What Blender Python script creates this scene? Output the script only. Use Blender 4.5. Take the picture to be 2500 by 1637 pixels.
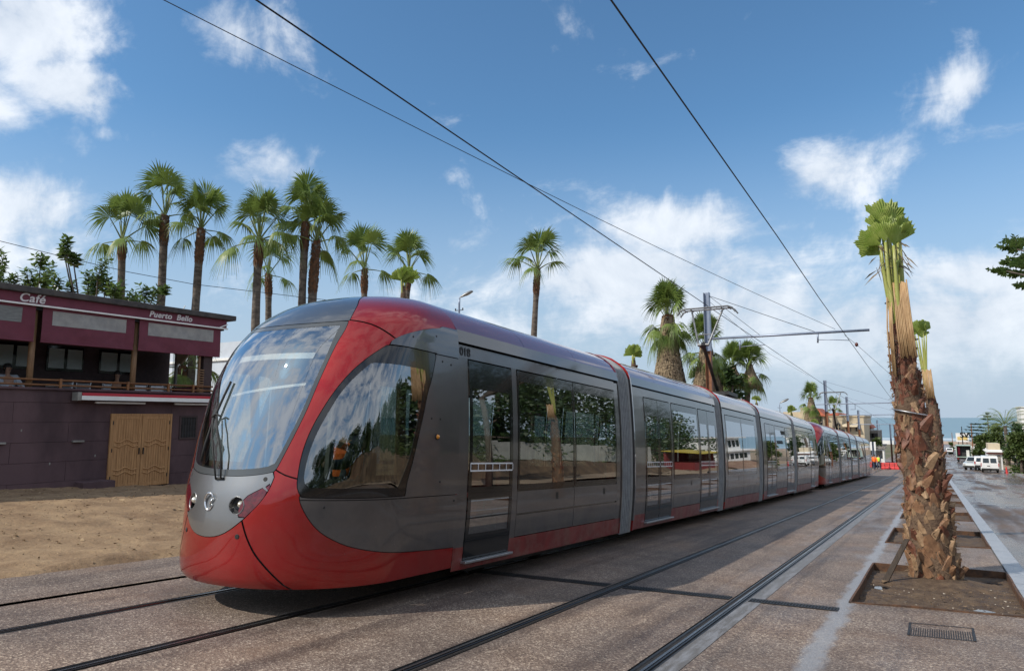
import bpy, bmesh, math, random
import numpy as np
from mathutils import Vector, Matrix, noise as mnoise
R = math.radians
PI = math.pi
random.seed(7)
for o in list(bpy.data.objects): bpy.data.objects.remove(o)
SC = bpy.context.scene
COL = SC.collection
# ---------------------------------------------------------------- camera, sky, sun, exposure
SL = -0.0519            # fall of the street along the track (+Y)
CAMZ = 1.646
PITCH, YAW = R(6.838), R(31.39)
FPX = 1667.0            # focal length in photo pixels (2500 wide)
cam = bpy.data.cameras.new("camera"); cam.sensor_width = 36; cam.lens = 36*FPX/2500; cam.clip_start = .1; cam.clip_end = 60000
camo = bpy.data.objects.new("camera", cam); COL.objects.link(camo)
camo.location = (0, 0, CAMZ); camo.rotation_euler = (PI/2 + PITCH, 0, YAW)
SC.camera = camo
SUN_DIR = Vector((-.66, -.90, 1.0)).normalized()     # towards the sun
SUN_EL = math.asin(SUN_DIR.z); SUN_AZ = math.atan2(SUN_DIR.x, SUN_DIR.y)
sun = bpy.data.lights.new("sun", 'SUN'); sun.energy = 3.6; sun.angle = R(.53); sun.color = (1, .93, .82)
suno = bpy.data.objects.new("sun", sun); COL.objects.link(suno)
suno.rotation_euler = SUN_DIR.to_track_quat('Z', 'Y').to_euler(); suno.location = (-20, -20, 30)
SC.render.engine = 'CYCLES'
SC.cycles.use_denoising = True
SC.cycles.max_bounces = 8; SC.cycles.transparent_max_bounces = 16; SC.cycles.glossy_bounces = 5
SC.cycles.sample_clamp_indirect = 6
SC.view_settings.view_transform = 'Standard'; SC.view_settings.look = 'None'
SC.view_settings.exposure = 0.2; SC.view_settings.gamma = 1; SC.view_settings.use_curve_mapping = False
SKY_STRENGTH = 0.130
CLOUD_COL = (6.7, 7.0, 7.4)

def pix_dir(px, py):
    """world direction of a point of the photograph (2379 px wide view)"""
    s = 2500/2379.0
    x = px*s - 1250; y = -(py*s - 818.5)
    cp, sp, cy, sy = math.cos(PITCH), math.sin(PITCH), math.cos(YAW), math.sin(YAW)
    f = FPX*cp - y*sp; z = FPX*sp + y*cp
    return Vector((x*cy - f*sy, x*sy + f*cy, z))
C0 = Vector((0, 0, CAMZ))
def at_x(px, py, X): d = pix_dir(px, py); return C0 + d*(X/d.x)
def at_y(px, py, Y): d = pix_dir(px, py); return C0 + d*(Y/d.y)
def at_d(px, py, D): d = pix_dir(px, py); return C0 + d*(D/FPX)    # roughly D metres deep
def mpp(D): return D/FPX*2500/2379.0                                # metres per view pixel at depth D

def build_world():
    w = bpy.data.worlds.new("World"); SC.world = w; w.use_nodes = True
    nt = w.node_tree; N = nt.nodes; L = nt.links; N.clear()
    out = N.new('ShaderNodeOutputWorld'); bg = N.new('ShaderNodeBackground'); bg.inputs['Strength'].default_value = SKY_STRENGTH
    L.new(bg.outputs[0], out.inputs[0])
    sky = N.new('ShaderNodeTexSky'); sky.sky_type = 'NISHITA'; sky.sun_disc = False
    sky.sun_elevation = SUN_EL; sky.sun_rotation = SUN_AZ
    sky.altitude = 30; sky.air_density = 1.0; sky.dust_density = .6; sky.ozone_density = 2.2
    tc = N.new('ShaderNodeTexCoord'); V = tc.outputs['Generated']
    def math_(op, a, b=None, c=None, clamp=False):
        n = N.new('ShaderNodeMath'); n.operation = op; n.use_clamp = clamp
        for i, v in enumerate((a, b, c)):
            if v is None: continue
            if isinstance(v, (int, float)): n.inputs[i].default_value = v
            else: L.new(v, n.inputs[i])
        return n.outputs[0]
    def dot(v, k):
        n = N.new('ShaderNodeVectorMath'); n.operation = 'DOT_PRODUCT'; L.new(v, n.inputs[0]); n.inputs[1].default_value = k
        return n.outputs['Value']
    nm = N.new('ShaderNodeVectorMath'); nm.operation = 'NORMALIZE'; L.new(V, nm.inputs[0]); D = nm.outputs[0]
    sep = N.new('ShaderNodeSeparateXYZ'); L.new(D, sep.inputs[0])
    zc = math_('MAXIMUM', sep.outputs[2], 0.0)
    den = math_('ADD', zc, .22)
    cmb = N.new('ShaderNodeCombineXYZ')
    L.new(math_('DIVIDE', sep.outputs[0], den), cmb.inputs[0]); L.new(math_('DIVIDE', sep.outputs[1], den), cmb.inputs[1])
    cmb.inputs[2].default_value = 3.7
    def noise(scale, detail, rough, dist, vec):
        n = N.new('ShaderNodeTexNoise'); n.inputs['Scale'].default_value = scale; n.inputs['Detail'].default_value = detail
        n.inputs['Roughness'].default_value = rough; n.inputs['Distortion'].default_value = dist; L.new(vec, n.inputs['Vector'])
        return n.outputs['Fac']
    P = cmb.outputs[0]
    n1 = noise(7.5, 10, .60, .35, D)         # billows
    mpw = N.new('ShaderNodeMapping'); mpw.inputs['Rotation'].default_value = (0, 0, .6); mpw.inputs['Scale'].default_value = (1.0, 1.5, 1); L.new(P, mpw.inputs[0])
    n2 = noise(7.0, 8, .68, 1.1, mpw.outputs[0])          # wisps
    n3 = noise(.75, 3, .5, .1, P)           # where the cloud fields lie
    # fields of cloud, each given by its direction in the sky and its angular half-sizes
    blobs = [(20,40,160,125,1.2),(150,200,135,66,1.15),(-60,230,140,180,.8),(60,480,130,105,1.0),(-60,560,150,120,.8),(130,330,80,62,.62),(275,316,62,28,.62),(180,470,60,28,.5),(30,405,60,25,.5),
             (590,95,95,88,.86),(470,70,75,45,.42),(545,160,80,26,.5),(640,395,140,66,.72),(640,330,50,45,.5),(730,365,55,40,.5),(360,300,60,60,.42),
             (250,110,55,50,.45),(90,585,120,40,.7),(330,480,110,35,.45),
             (1560,535,230,75,1.05),(1480,640,330,85,1.3),(1640,720,330,90,1.3),(1700,500,80,35,.6),(1120,570,130,50,.5),(1050,680,160,50,.5),
             (1920,405,110,68,1.05),(2060,370,80,50,.62),(2240,195,95,60,.9),(2190,250,60,45,.6),(2320,315,95,40,.76),(1340,70,40,40,.42),(1270,112,52,26,.45),(2270,90,40,50,.36),
             (2270,650,240,70,1.15),(2150,760,420,110,1.35),(1850,590,130,32,.5),(2500,560,160,120,.8),(1300,760,300,70,.75),(2480,380,160,60,.7),(1780,420,40,20,.2)]
    acc = None
    for (bx, by, rx, ry, s) in blobs:
        c = pix_dir(bx, by); dist = c.length; c = c.normalized()
        e1 = Vector((c.y, -c.x, 0)).normalized(); e2 = e1.cross(c).normalized()
        k = 2500/2379/dist
        a = dot(D, tuple(e1/(rx*k))); b = dot(D, tuple(e2/(ry*k)))
        q = math_('MULTIPLY_ADD', b, b, math_('MULTIPLY', a, a))
        front = dot(D, tuple(c))
        fall = math_('POWER', 2.0, math_('MULTIPLY', q, -1.0))
        fall = math_('MULTIPLY', fall, math_('GREATER_THAN', front, 0.0))
        fall = math_('MULTIPLY', fall, s)
        acc = fall if acc is None else math_('MAXIMUM', acc, fall)
    # elsewhere in the sky the same broken cloud goes on
    vw = (pix_dir(1190, 600)).normalized()
    away = N.new('ShaderNodeMapRange'); away.inputs[1].default_value = .78; away.inputs[2].default_value = .55
    away.inputs[3].default_value = 0; away.inputs[4].default_value = 1; L.new(dot(D, tuple(vw)), away.inputs[0])
    field = N.new('ShaderNodeMapRange'); field.inputs[1].default_value = .20; field.inputs[2].default_value = .44
    field.inputs[3].default_value = 0; field.inputs[4].default_value = .85; L.new(n3, field.inputs[0])
    acc = math_('MAXIMUM', acc, math_('MULTIPLY', away.outputs[0], field.outputs[0]))
    nn = math_('ADD', math_('MULTIPLY', n1, .84), math_('MULTIPLY', n2, .16))
    dsum = math_('ADD', acc, math_('MULTIPLY', math_('SUBTRACT', nn, .5), 3.3))
    dens = N.new('ShaderNodeMapRange'); dens.interpolation_type = 'SMOOTHSTEP'
    dens.inputs[1].default_value = .30; dens.inputs[2].default_value = 1.08; dens.inputs[3].default_value = 0; dens.inputs[4].default_value = .86
    L.new(dsum, dens.inputs[0])
    lowz = N.new('ShaderNodeMapRange'); lowz.interpolation_type = 'SMOOTHSTEP'; lowz.inputs[1].default_value = .0; lowz.inputs[2].default_value = .13; lowz.inputs[3].default_value = .12; lowz.inputs[4].default_value = 1; L.new(sep.outputs[2], lowz.inputs[0])
    dfin = math_('MULTIPLY', dens.outputs[0], lowz.outputs[0])
    # low bank of pale cloud and sea haze towards the horizon
    bank = N.new('ShaderNodeMapRange'); bank.interpolation_type = 'SMOOTHSTEP'
    bank.inputs[1].default_value = .42; bank.inputs[2].default_value = .0; bank.inputs[3].default_value = 0; bank.inputs[4].default_value = .95
    L.new(sep.outputs[2], bank.inputs[0])
    cc = N.new('ShaderNodeMix'); cc.data_type = 'RGBA'; cc.inputs['A'].default_value = (4.6, 5.1, 5.8, 1); cc.inputs['B'].default_value = (*CLOUD_COL, 1)
    shade = N.new('ShaderNodeMapRange'); shade.inputs[1].default_value = .36; shade.inputs[2].default_value = .62; L.new(n1, shade.inputs[0])
    L.new(shade.outputs[0], cc.inputs['Factor'])
    tn = N.new('ShaderNodeMix'); tn.data_type = 'RGBA'; tn.blend_type = 'MULTIPLY'; tn.inputs['Factor'].default_value = 1; L.new(sky.outputs[0], tn.inputs['A']); tn.inputs['B'].default_value = (.66, .93, 1.03, 1)
    m0 = N.new('ShaderNodeMix'); m0.data_type = 'RGBA'; L.new(bank.outputs[0], m0.inputs['Factor']); L.new(tn.outputs['Result'], m0.inputs['A']); m0.inputs['B'].default_value = (3.2, 3.9, 4.8, 1)
    m1 = N.new('ShaderNodeMix'); m1.data_type = 'RGBA'; L.new(dfin, m1.inputs['Factor']); L.new(m0.outputs['Result'], m1.inputs['A']); L.new(cc.outputs['Result'], m1.inputs['B'])
    L.new(m1.outputs['Result'], bg.inputs['Color'])
    w.cycles.sampling_method = 'MANUAL'; w.cycles.sample_map_resolution = 512
build_world()
# ---------------------------------------------------------------- helpers
class MB:
    """collects shapes; build() links them as ONE mesh object"""
    def __init__(s): s.v = []; s.f = []; s.m = []
    def add(s, vs, fs, mi=0):
        b = len(s.v); s.v += [tuple(p) for p in vs]; s.f += [tuple(i+b for i in f) for f in fs]; s.m += [mi]*len(fs); return s
    def quad(s, a, b, c, d, mi=0): return s.add([a, b, c, d], [(0, 1, 2, 3)], mi)
    def box(s, x0, x1, y0, y1, z0, z1, mi=0, M=None):
        vs = [Vector((x, y, z)) for z in (z0, z1) for y in (y0, y1) for x in (x0, x1)]
        if M is not None: vs = [M @ v for v in vs]
        return s.add(vs, [(0, 2, 3, 1), (4, 5, 7, 6), (0, 1, 5, 4), (2, 6, 7, 3), (0, 4, 6, 2), (1, 3, 7, 5)], mi)
    def tube(s, pts, r, n=8, mi=0, cap=True):
        pts = [Vector(p) for p in pts]; k = len(pts)
        rs = r if isinstance(r, (list, tuple)) else [r]*k
        vs = []; up = None
        for i, p in enumerate(pts):
            t = (pts[min(i+1, k-1)] - pts[max(i-1, 0)]).normalized()
            if up is None:
                up = Vector((0, 0, 1)) if abs(t.z) < .9 else Vector((1, 0, 0))
            a = t.cross(up).normalized(); b = a.cross(t).normalized(); up = b
            for j in range(n):
                th = 2*PI*j/n; vs.append(p + (a*math.cos(th) + b*math.sin(th))*rs[i])
        fs = [(i*n+j, i*n+(j+1) % n, (i+1)*n+(j+1) % n, (i+1)*n+j) for i in range(k-1) for j in range(n)]
        if cap: fs += [tuple(range(n-1, -1, -1)), tuple((k-1)*n+j for j in range(n))]
        return s.add(vs, fs, mi)
    def cyl(s, p0, p1, r0, r1=None, n=12, mi=0): return s.tube([p0, p1], [r0, r0 if r1 is None else r1], n, mi)
    def lathe(s, prof, n=16, mi=0, M=None):
        vs = [Vector((r*math.cos(2*PI*j/n), r*math.sin(2*PI*j/n), z)) for r, z in prof for j in range(n)]
        if M is not None: vs = [M @ v for v in vs]
        k = len(prof)
        return s.add(vs, [(i*n+j, i*n+(j+1) % n, (i+1)*n+(j+1) % n, (i+1)*n+j) for i in range(k-1) for j in range(n)], mi)
    def grid(s, pts, mi=0, flip=False):
        r = len(pts); c = len(pts[0]); vs = [p for row in pts for p in row]
        fs = [(i*c+j, i*c+j+1, (i+1)*c+j+1, (i+1)*c+j) for i in range(r-1) for j in range(c-1)]
        if flip: fs = [f[::-1] for f in fs]
        return s.add(vs, fs, mi)
    def prism(s, poly, d, mi=0):
        """poly: list of 3-D points in a plane, extruded by d"""
        n = len(poly); d = Vector(d); a = [Vector(p) for p in poly]
        return s.add(a + [p+d for p in a], [tuple(range(n-1, -1, -1)), tuple(range(n, 2*n))] + [(i, (i+1) % n, n+(i+1) % n, n+i) for i in range(n)], mi)
    def mesh(s, name, mats, smooth=False):
        me = bpy.data.meshes.new(name); me.from_pydata(s.v, [], s.f); me.update()
        for m in (mats if isinstance(mats, (list, tuple)) else [mats]): me.materials.append(m)
        if any(s.m): me.polygons.foreach_set('material_index', s.m)
        if smooth: me.polygons.foreach_set('use_smooth', [True]*len(me.polygons))
        return me
    def build(s, name, mats, parent=None, smooth=False, bevel=0):
        o = bpy.data.objects.new(name, s.mesh(name, mats, smooth)); COL.objects.link(o)
        if parent is not None: o.parent = parent
        if bevel:
            b = o.modifiers.new('bevel', 'BEVEL'); b.width = bevel; b.segments = 2; b.limit_method = 'ANGLE'; b.angle_limit = R(40)
        if smooth == 'auto': pass
        return o
def link(name, me, parent=None, M=None):
    o = bpy.data.objects.new(name, me); COL.objects.link(o)
    if parent is not None: o.parent = parent
    if M is not None: o.matrix_local = M
    return o
def tag(o, label, cat, group=None):
    o['label'] = label; o['category'] = cat
    if group: o['group'] = group
    return o
def thing(name, label, cat, loc=(0, 0, 0), rz=0, group=None):
    o = bpy.data.objects.new(name, None); COL.objects.link(o); o.empty_display_size = .2
    o.location = loc; o.rotation_euler = (0, 0, rz); return tag(o, label, cat, group)
def struct(o): o['kind'] = 'structure'; return o
def stuff(o): o['kind'] = 'stuff'; return o
def text_mesh(name, curve, parent):
    t = bpy.data.objects.new('t', curve); COL.objects.link(t); bpy.context.view_layer.update()
    me = bpy.data.meshes.new_from_object(t.evaluated_get(bpy.context.evaluated_depsgraph_get())); bpy.data.objects.remove(t)
    o = bpy.data.objects.new(name, me); COL.objects.link(o); o.parent = parent; return o
def copy_tree(o, parent=None):
    c = o.copy(); COL.objects.link(c)
    if parent is not None: c.parent = parent
    for ch in list(o.children): copy_tree(ch, c)
    return c
def zg(y):
    """height of the street along the track: it falls towards the sea and flattens out"""
    k = [(-200, 10.38), (0, 0), (55, -2.855), (75, -3.80), (95, -4.55), (130, -5.95), (180, -7.75), (300, -10.0), (420, -11.4), (480, -14.5)]
    if y <= 55: return SL*y
    for (a, za), (b, zb) in zip(k, k[1:]):
        if y <= b: return za + (zb-za)*(y-a)/(b-a)
    return k[-1][1]
YS = [-30, -12, -4, 0, 2, 4, 6, 8, 10, 13, 16, 20, 25, 32, 40, 47, 55, 65, 75, 85, 95, 110, 130, 155, 180, 220, 260, 300, 360, 410]
def ys(y0, y1): return [y0] + [y for y in YS if y0 < y < y1] + [y1]

# ---------------------------------------------------------------- materials
def nodes(m): m.use_nodes = True; return m.node_tree.nodes, m.node_tree.links
def mat(name, col, rough=.6, metal=0., coat=0., coat_rough=.06, var=0., scale=6., col2=None, bump=0., bscale=30., spec=.5, detail=5, stretch=None, rvar=0., lo=.38, hi=.64, emit=None):
    """principled surface; noise (object coordinates) between col and col2, fine bump"""
    m = bpy.data.materials.new(name); N, L = nodes(m); b = N['Principled BSDF']
    b.inputs['Base Color'].default_value = (*col, 1); b.inputs['Roughness'].default_value = rough; b.inputs['Metallic'].default_value = metal
    b.inputs['Coat Weight'].default_value = coat; b.inputs['Coat Roughness'].default_value = coat_rough; b.inputs['Specular IOR Level'].default_value = spec
    tc = N.new('ShaderNodeTexCoord'); src = tc.outputs['Object']
    if stretch:
        mp = N.new('ShaderNodeMapping'); mp.inputs['Scale'].default_value = stretch; L.new(src, mp.inputs[0]); src = mp.outputs[0]
    if col2 or var:
        c2 = col2 or tuple(min(1, c*(1+var)) for c in col); c1 = col if col2 else tuple(c*(1-var) for c in col)
        n = N.new('ShaderNodeTexNoise'); n.inputs['Scale'].default_value = scale; n.inputs['Detail'].default_value = detail; n.inputs['Roughness'].default_value = .62; L.new(src, n.inputs['Vector'])
        r = N.new('ShaderNodeValToRGB'); r.color_ramp.elements[0].position = lo; r.color_ramp.elements[1].position = hi
        r.color_ramp.elements[0].color = (*c1, 1); r.color_ramp.elements[1].color = (*c2, 1)
        L.new(n.outputs['Fac'], r.inputs[0]); L.new(r.outputs[0], b.inputs['Base Color'])
        if rvar:
            mr = N.new('ShaderNodeMapRange'); mr.inputs[1].default_value = .3; mr.inputs[2].default_value = .7
            mr.inputs[3].default_value = max(.02, rough-rvar); mr.inputs[4].default_value = min(1, rough+rvar); L.new(n.outputs['Fac'], mr.inputs[0]); L.new(mr.outputs[0], b.inputs['Roughness'])
    if bump:
        n2 = N.new('ShaderNodeTexNoise'); n2.inputs['Scale'].default_value = bscale; n2.inputs['Detail'].default_value = 6; L.new(src, n2.inputs['Vector'])
        bp = N.new('ShaderNodeBump'); bp.inputs['Strength'].default_value = bump; bp.inputs['Distance'].default_value = .02; L.new(n2.outputs['Fac'], bp.inputs['Height']); L.new(bp.outputs[0], b.inputs['Normal'])
    if emit: b.inputs['Emission Color'].default_value = (*emit[0], 1); b.inputs['Emission Strength'].default_value = emit[1]
    return m
def glass(name, tint=(.55, .6, .58), ior_boost=.08, rough=.01, trans=1.0):
    """thin pane: tinted see-through plus a fresnel mirror"""
    m = bpy.data.materials.new(name); N, L = nodes(m); N.clear()
    o = N.new('ShaderNodeOutputMaterial'); mix = N.new('ShaderNodeMixShader'); t = N.new('ShaderNodeBsdfTransparent'); g = N.new('ShaderNodeBsdfGlossy')
    t.inputs[0].default_value = (*tint, 1); g.inputs['Roughness'].default_value = rough; g.inputs['Color'].default_value = (.95, .97, 1, 1)
    fr = N.new('ShaderNodeLayerWeight'); fr.inputs['Blend'].default_value = .5
    pw = N.new('ShaderNodeMath'); pw.operation = 'POWER'; L.new(fr.outputs['Facing'], pw.inputs[0]); pw.inputs[1].default_value = 3.2
    ma = N.new('ShaderNodeMath'); ma.operation = 'MULTIPLY_ADD'; L.new(pw.outputs[0], ma.inputs[0]); ma.inputs[1].default_value = .85; ma.inputs[2].default_value = ior_boost; ma.use_clamp = True
    L.new(ma.outputs[0], mix.inputs[0]); L.new(t.outputs[0], mix.inputs[1]); L.new(g.outputs[0], mix.inputs[2]); L.new(mix.outputs[0], o.inputs[0])
    return m
def leafmat(name, col, col2, scale=3., trans=.25, rough=.45):
    m = mat(name, col, rough, col2=col2, scale=scale, spec=.4)
    N, L = m.node_tree.nodes, m.node_tree.links; b = N['Principled BSDF']; o = N['Material Output']
    tr = N.new('ShaderNodeBsdfTranslucent'); mx = N.new('ShaderNodeMixShader'); mx.inputs[0].default_value = trans
    hs = N.new('ShaderNodeHueSaturation'); hs.inputs['Value'].default_value = 1.5; hs.inputs['Color'].default_value = (*[(a+c)/2 for a, c in zip(col, col2)], 1)
    L.new(hs.outputs[0], tr.inputs[0]); L.new(b.outputs[0], mx.inputs[1]); L.new(tr.outputs[0], mx.inputs[2]); L.new(mx.outputs[0], o.inputs[0])
    return m
M = {}
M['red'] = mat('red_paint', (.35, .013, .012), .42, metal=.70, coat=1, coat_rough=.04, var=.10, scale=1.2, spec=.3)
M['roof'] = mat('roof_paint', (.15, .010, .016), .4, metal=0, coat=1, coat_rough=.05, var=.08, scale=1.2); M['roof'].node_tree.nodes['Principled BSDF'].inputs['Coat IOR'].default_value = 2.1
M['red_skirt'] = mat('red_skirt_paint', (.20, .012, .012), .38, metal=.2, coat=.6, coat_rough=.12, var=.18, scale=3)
M['grey'] = mat('grey_brown_paint', (.085, .079, .080), .36, metal=.35, coat=1, coat_rough=.06, var=.14, scale=1.5)
M['hood'] = mat('slate_paint', (.085, .095, .11), .3, metal=.5, coat=1, coat_rough=.04, var=.08, scale=1.2)
M['silver'] = mat('silver_paint', (.22, .22, .222), .36, metal=.75, coat=.8, coat_rough=.06, var=.05, scale=2)
M['black'] = mat('black_gloss', (.008, .008, .009), .12, coat=.5, coat_rough=.03)
M['rubber'] = mat('black_rubber', (.014, .014, .014), .7, var=.3, scale=8)
M['chrome'] = mat('chrome', (.75, .75, .76), .12, metal=1)
M['alu'] = mat('aluminium', (.42, .43, .45), .38, metal=.8, var=.12, scale=9)
M['bellows'] = mat('bellows_grey', (.28, .29, .30), .5, var=.15, scale=7)
M['bellow_edge'] = mat('bellows_white_frame', (.22, .225, .225), .5, var=.1, scale=6)
M['glass_ws'] = glass('windscreen_glass', (.66, .70, .68), .34)
M['glass_side'] = glass('side_glass', (.32, .37, .35), .25)
M['glass_plain'] = glass('plain_glass', (.6, .63, .62), .12)
M['dark'] = mat('dark_interior', (.022, .022, .024), .7, var=.2)
M['interior'] = mat('interior_grey', (.20, .20, .19), .6, var=.1)
M['ceil'] = mat('interior_ceiling', (.5, .5, .48), .5)
M['white'] = mat('white_paint', (.78, .78, .76), .45, var=.05, scale=4)
M['sticker'] = mat('white_sticker', (.72, .72, .74), .5)
M['orange'] = mat('orange_fabric', (.90, .17, .02), .7, var=.12, scale=20)
M['amber'] = mat('amber_lens', (.75, .28, .02), .15, coat=.6)
M['lens_red'] = mat('red_lens', (.12, .004, .008), .12, coat=1, coat_rough=.02, var=.35, scale=25)
M['bulb'] = mat('lamp_reflector', (.85, .8, .68), .15, metal=.7)
M['seat'] = mat('seat_fabric', (.16, .03, .03), .8, var=.2)
M['dkmetal'] = mat('dark_steel', (.045, .042, .04), .45, metal=.6, var=.3, scale=6)
M['rail'] = mat('rail_steel', (.075, .062, .055), .30, metal=.85, var=.25, scale=5, stretch=(8, .5, 8))
M['railtop'] = mat('rail_worn_steel', (.26, .25, .25), .25, metal=.9, var=.2, scale=3, stretch=(8, .3, 8))
M['groove'] = mat('rail_groove', (.018, .015, .013), .75, var=.3)
M['bitumen'] = mat('bitumen_joint', (.022, .021, .021), .5, var=.4, scale=9)
M['rust'] = mat('rusty_steel', (.13, .062, .03), .75, col2=(.055, .032, .022), scale=9, bump=.3, bscale=40)
M['pole'] = mat('galvanised_pole', (.24, .28, .36), .42, metal=.45, var=.10, scale=3)
M['polebrown'] = mat('brown_pole_paint', (.21, .085, .038), .6, var=.18, scale=5)
M['wire'] = mat('wire', (.02, .02, .022), .5, metal=.3)
M['skin'] = mat('skin', (.38, .21, .14), .55)
M['hair'] = mat('hair', (.012, .009, .008), .6)
M['lime'] = mat('lime_fabric', (.55, .75, .06), .7)
M['navy'] = mat('navy_cloth', (.02, .03, .06), .8, var=.2)
M['shirt'] = mat('pale_shirt', (.42, .45, .50), .8, var=.08)
M['darkcloth'] = mat('dark_cloth', (.03, .022, .022), .8)

def dirt(m, col=(.24, .20, .16), amount=.5, specks=True):
    """road dust: a thin uneven film, thicker towards the skirt (object height), and dried splash specks"""
    N, L = m.node_tree.nodes, m.node_tree.links; b = N['Principled BSDF']; bc = b.inputs['Base Color']; src = bc.links[0].from_socket if bc.links else None
    tc = N.new('ShaderNodeTexCoord'); sp = N.new('ShaderNodeSeparateXYZ'); L.new(tc.outputs['Object'], sp.inputs[0])
    n = N.new('ShaderNodeTexNoise'); n.inputs['Scale'].default_value = 3.2; n.inputs['Detail'].default_value = 9; n.inputs['Roughness'].default_value = .7; L.new(tc.outputs['Object'], n.inputs['Vector'])
    h = N.new('ShaderNodeMapRange'); h.inputs[1].default_value = 1.3; h.inputs[2].default_value = .22; h.inputs[3].default_value = .10; h.inputs[4].default_value = 1; L.new(sp.outputs[2], h.inputs[0])
    r = N.new('ShaderNodeMapRange'); r.inputs[1].default_value = .42; r.inputs[2].default_value = .74; r.inputs[3].default_value = 0; r.inputs[4].default_value = amount; L.new(n.outputs['Fac'], r.inputs[0])
    f = N.new('ShaderNodeMath'); f.operation = 'MULTIPLY'; L.new(h.outputs[0], f.inputs[0]); L.new(r.outputs[0], f.inputs[1]); out = f.outputs[0]
    if specks:
        v = N.new('ShaderNodeTexVoronoi'); v.inputs['Scale'].default_value = 26; L.new(tc.outputs['Object'], v.inputs['Vector'])
        vc = N.new('ShaderNodeSeparateColor'); L.new(v.outputs['Color'], vc.inputs[0])
        rad = N.new('ShaderNodeMapRange'); rad.inputs[1].default_value = .88; rad.inputs[2].default_value = 1; rad.inputs[3].default_value = 0; rad.inputs[4].default_value = .14; L.new(vc.outputs[0], rad.inputs[0])
        lt = N.new('ShaderNodeMath'); lt.operation = 'LESS_THAN'; L.new(v.outputs['Distance'], lt.inputs[0]); L.new(rad.outputs[0], lt.inputs[1])
        lm = N.new('ShaderNodeMath'); lm.operation = 'MULTIPLY'; L.new(lt.outputs[0], lm.inputs[0]); lm.inputs[1].default_value = .4
        mx = N.new('ShaderNodeMath'); mx.operation = 'MAXIMUM'; L.new(out, mx.inputs[0]); L.new(lm.outputs[0], mx.inputs[1]); out = mx.outputs[0]
    m_ = N.new('ShaderNodeMix'); m_.data_type = 'RGBA'; L.new(out, m_.inputs['Factor'])
    if src: L.new(src, m_.inputs['A'])
    else: m_.inputs['A'].default_value = bc.default_value
    m_.inputs['B'].default_value = (*col, 1); L.new(m_.outputs['Result'], bc)
    cw = N.new('ShaderNodeMapRange'); cw.inputs[1].default_value = 0; cw.inputs[2].default_value = .5; cw.inputs[3].default_value = b.inputs['Coat Weight'].default_value; cw.inputs[4].default_value = .15; L.new(out, cw.inputs[0]); L.new(cw.outputs[0], b.inputs['Coat Weight'])
dirt(M['red'], amount=.16); dirt(M['grey'], amount=.4); dirt(M['silver'], amount=.3)
dirt(M['red_skirt'], amount=.6); dirt(M['hood'], amount=.3, specks=False)
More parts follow.
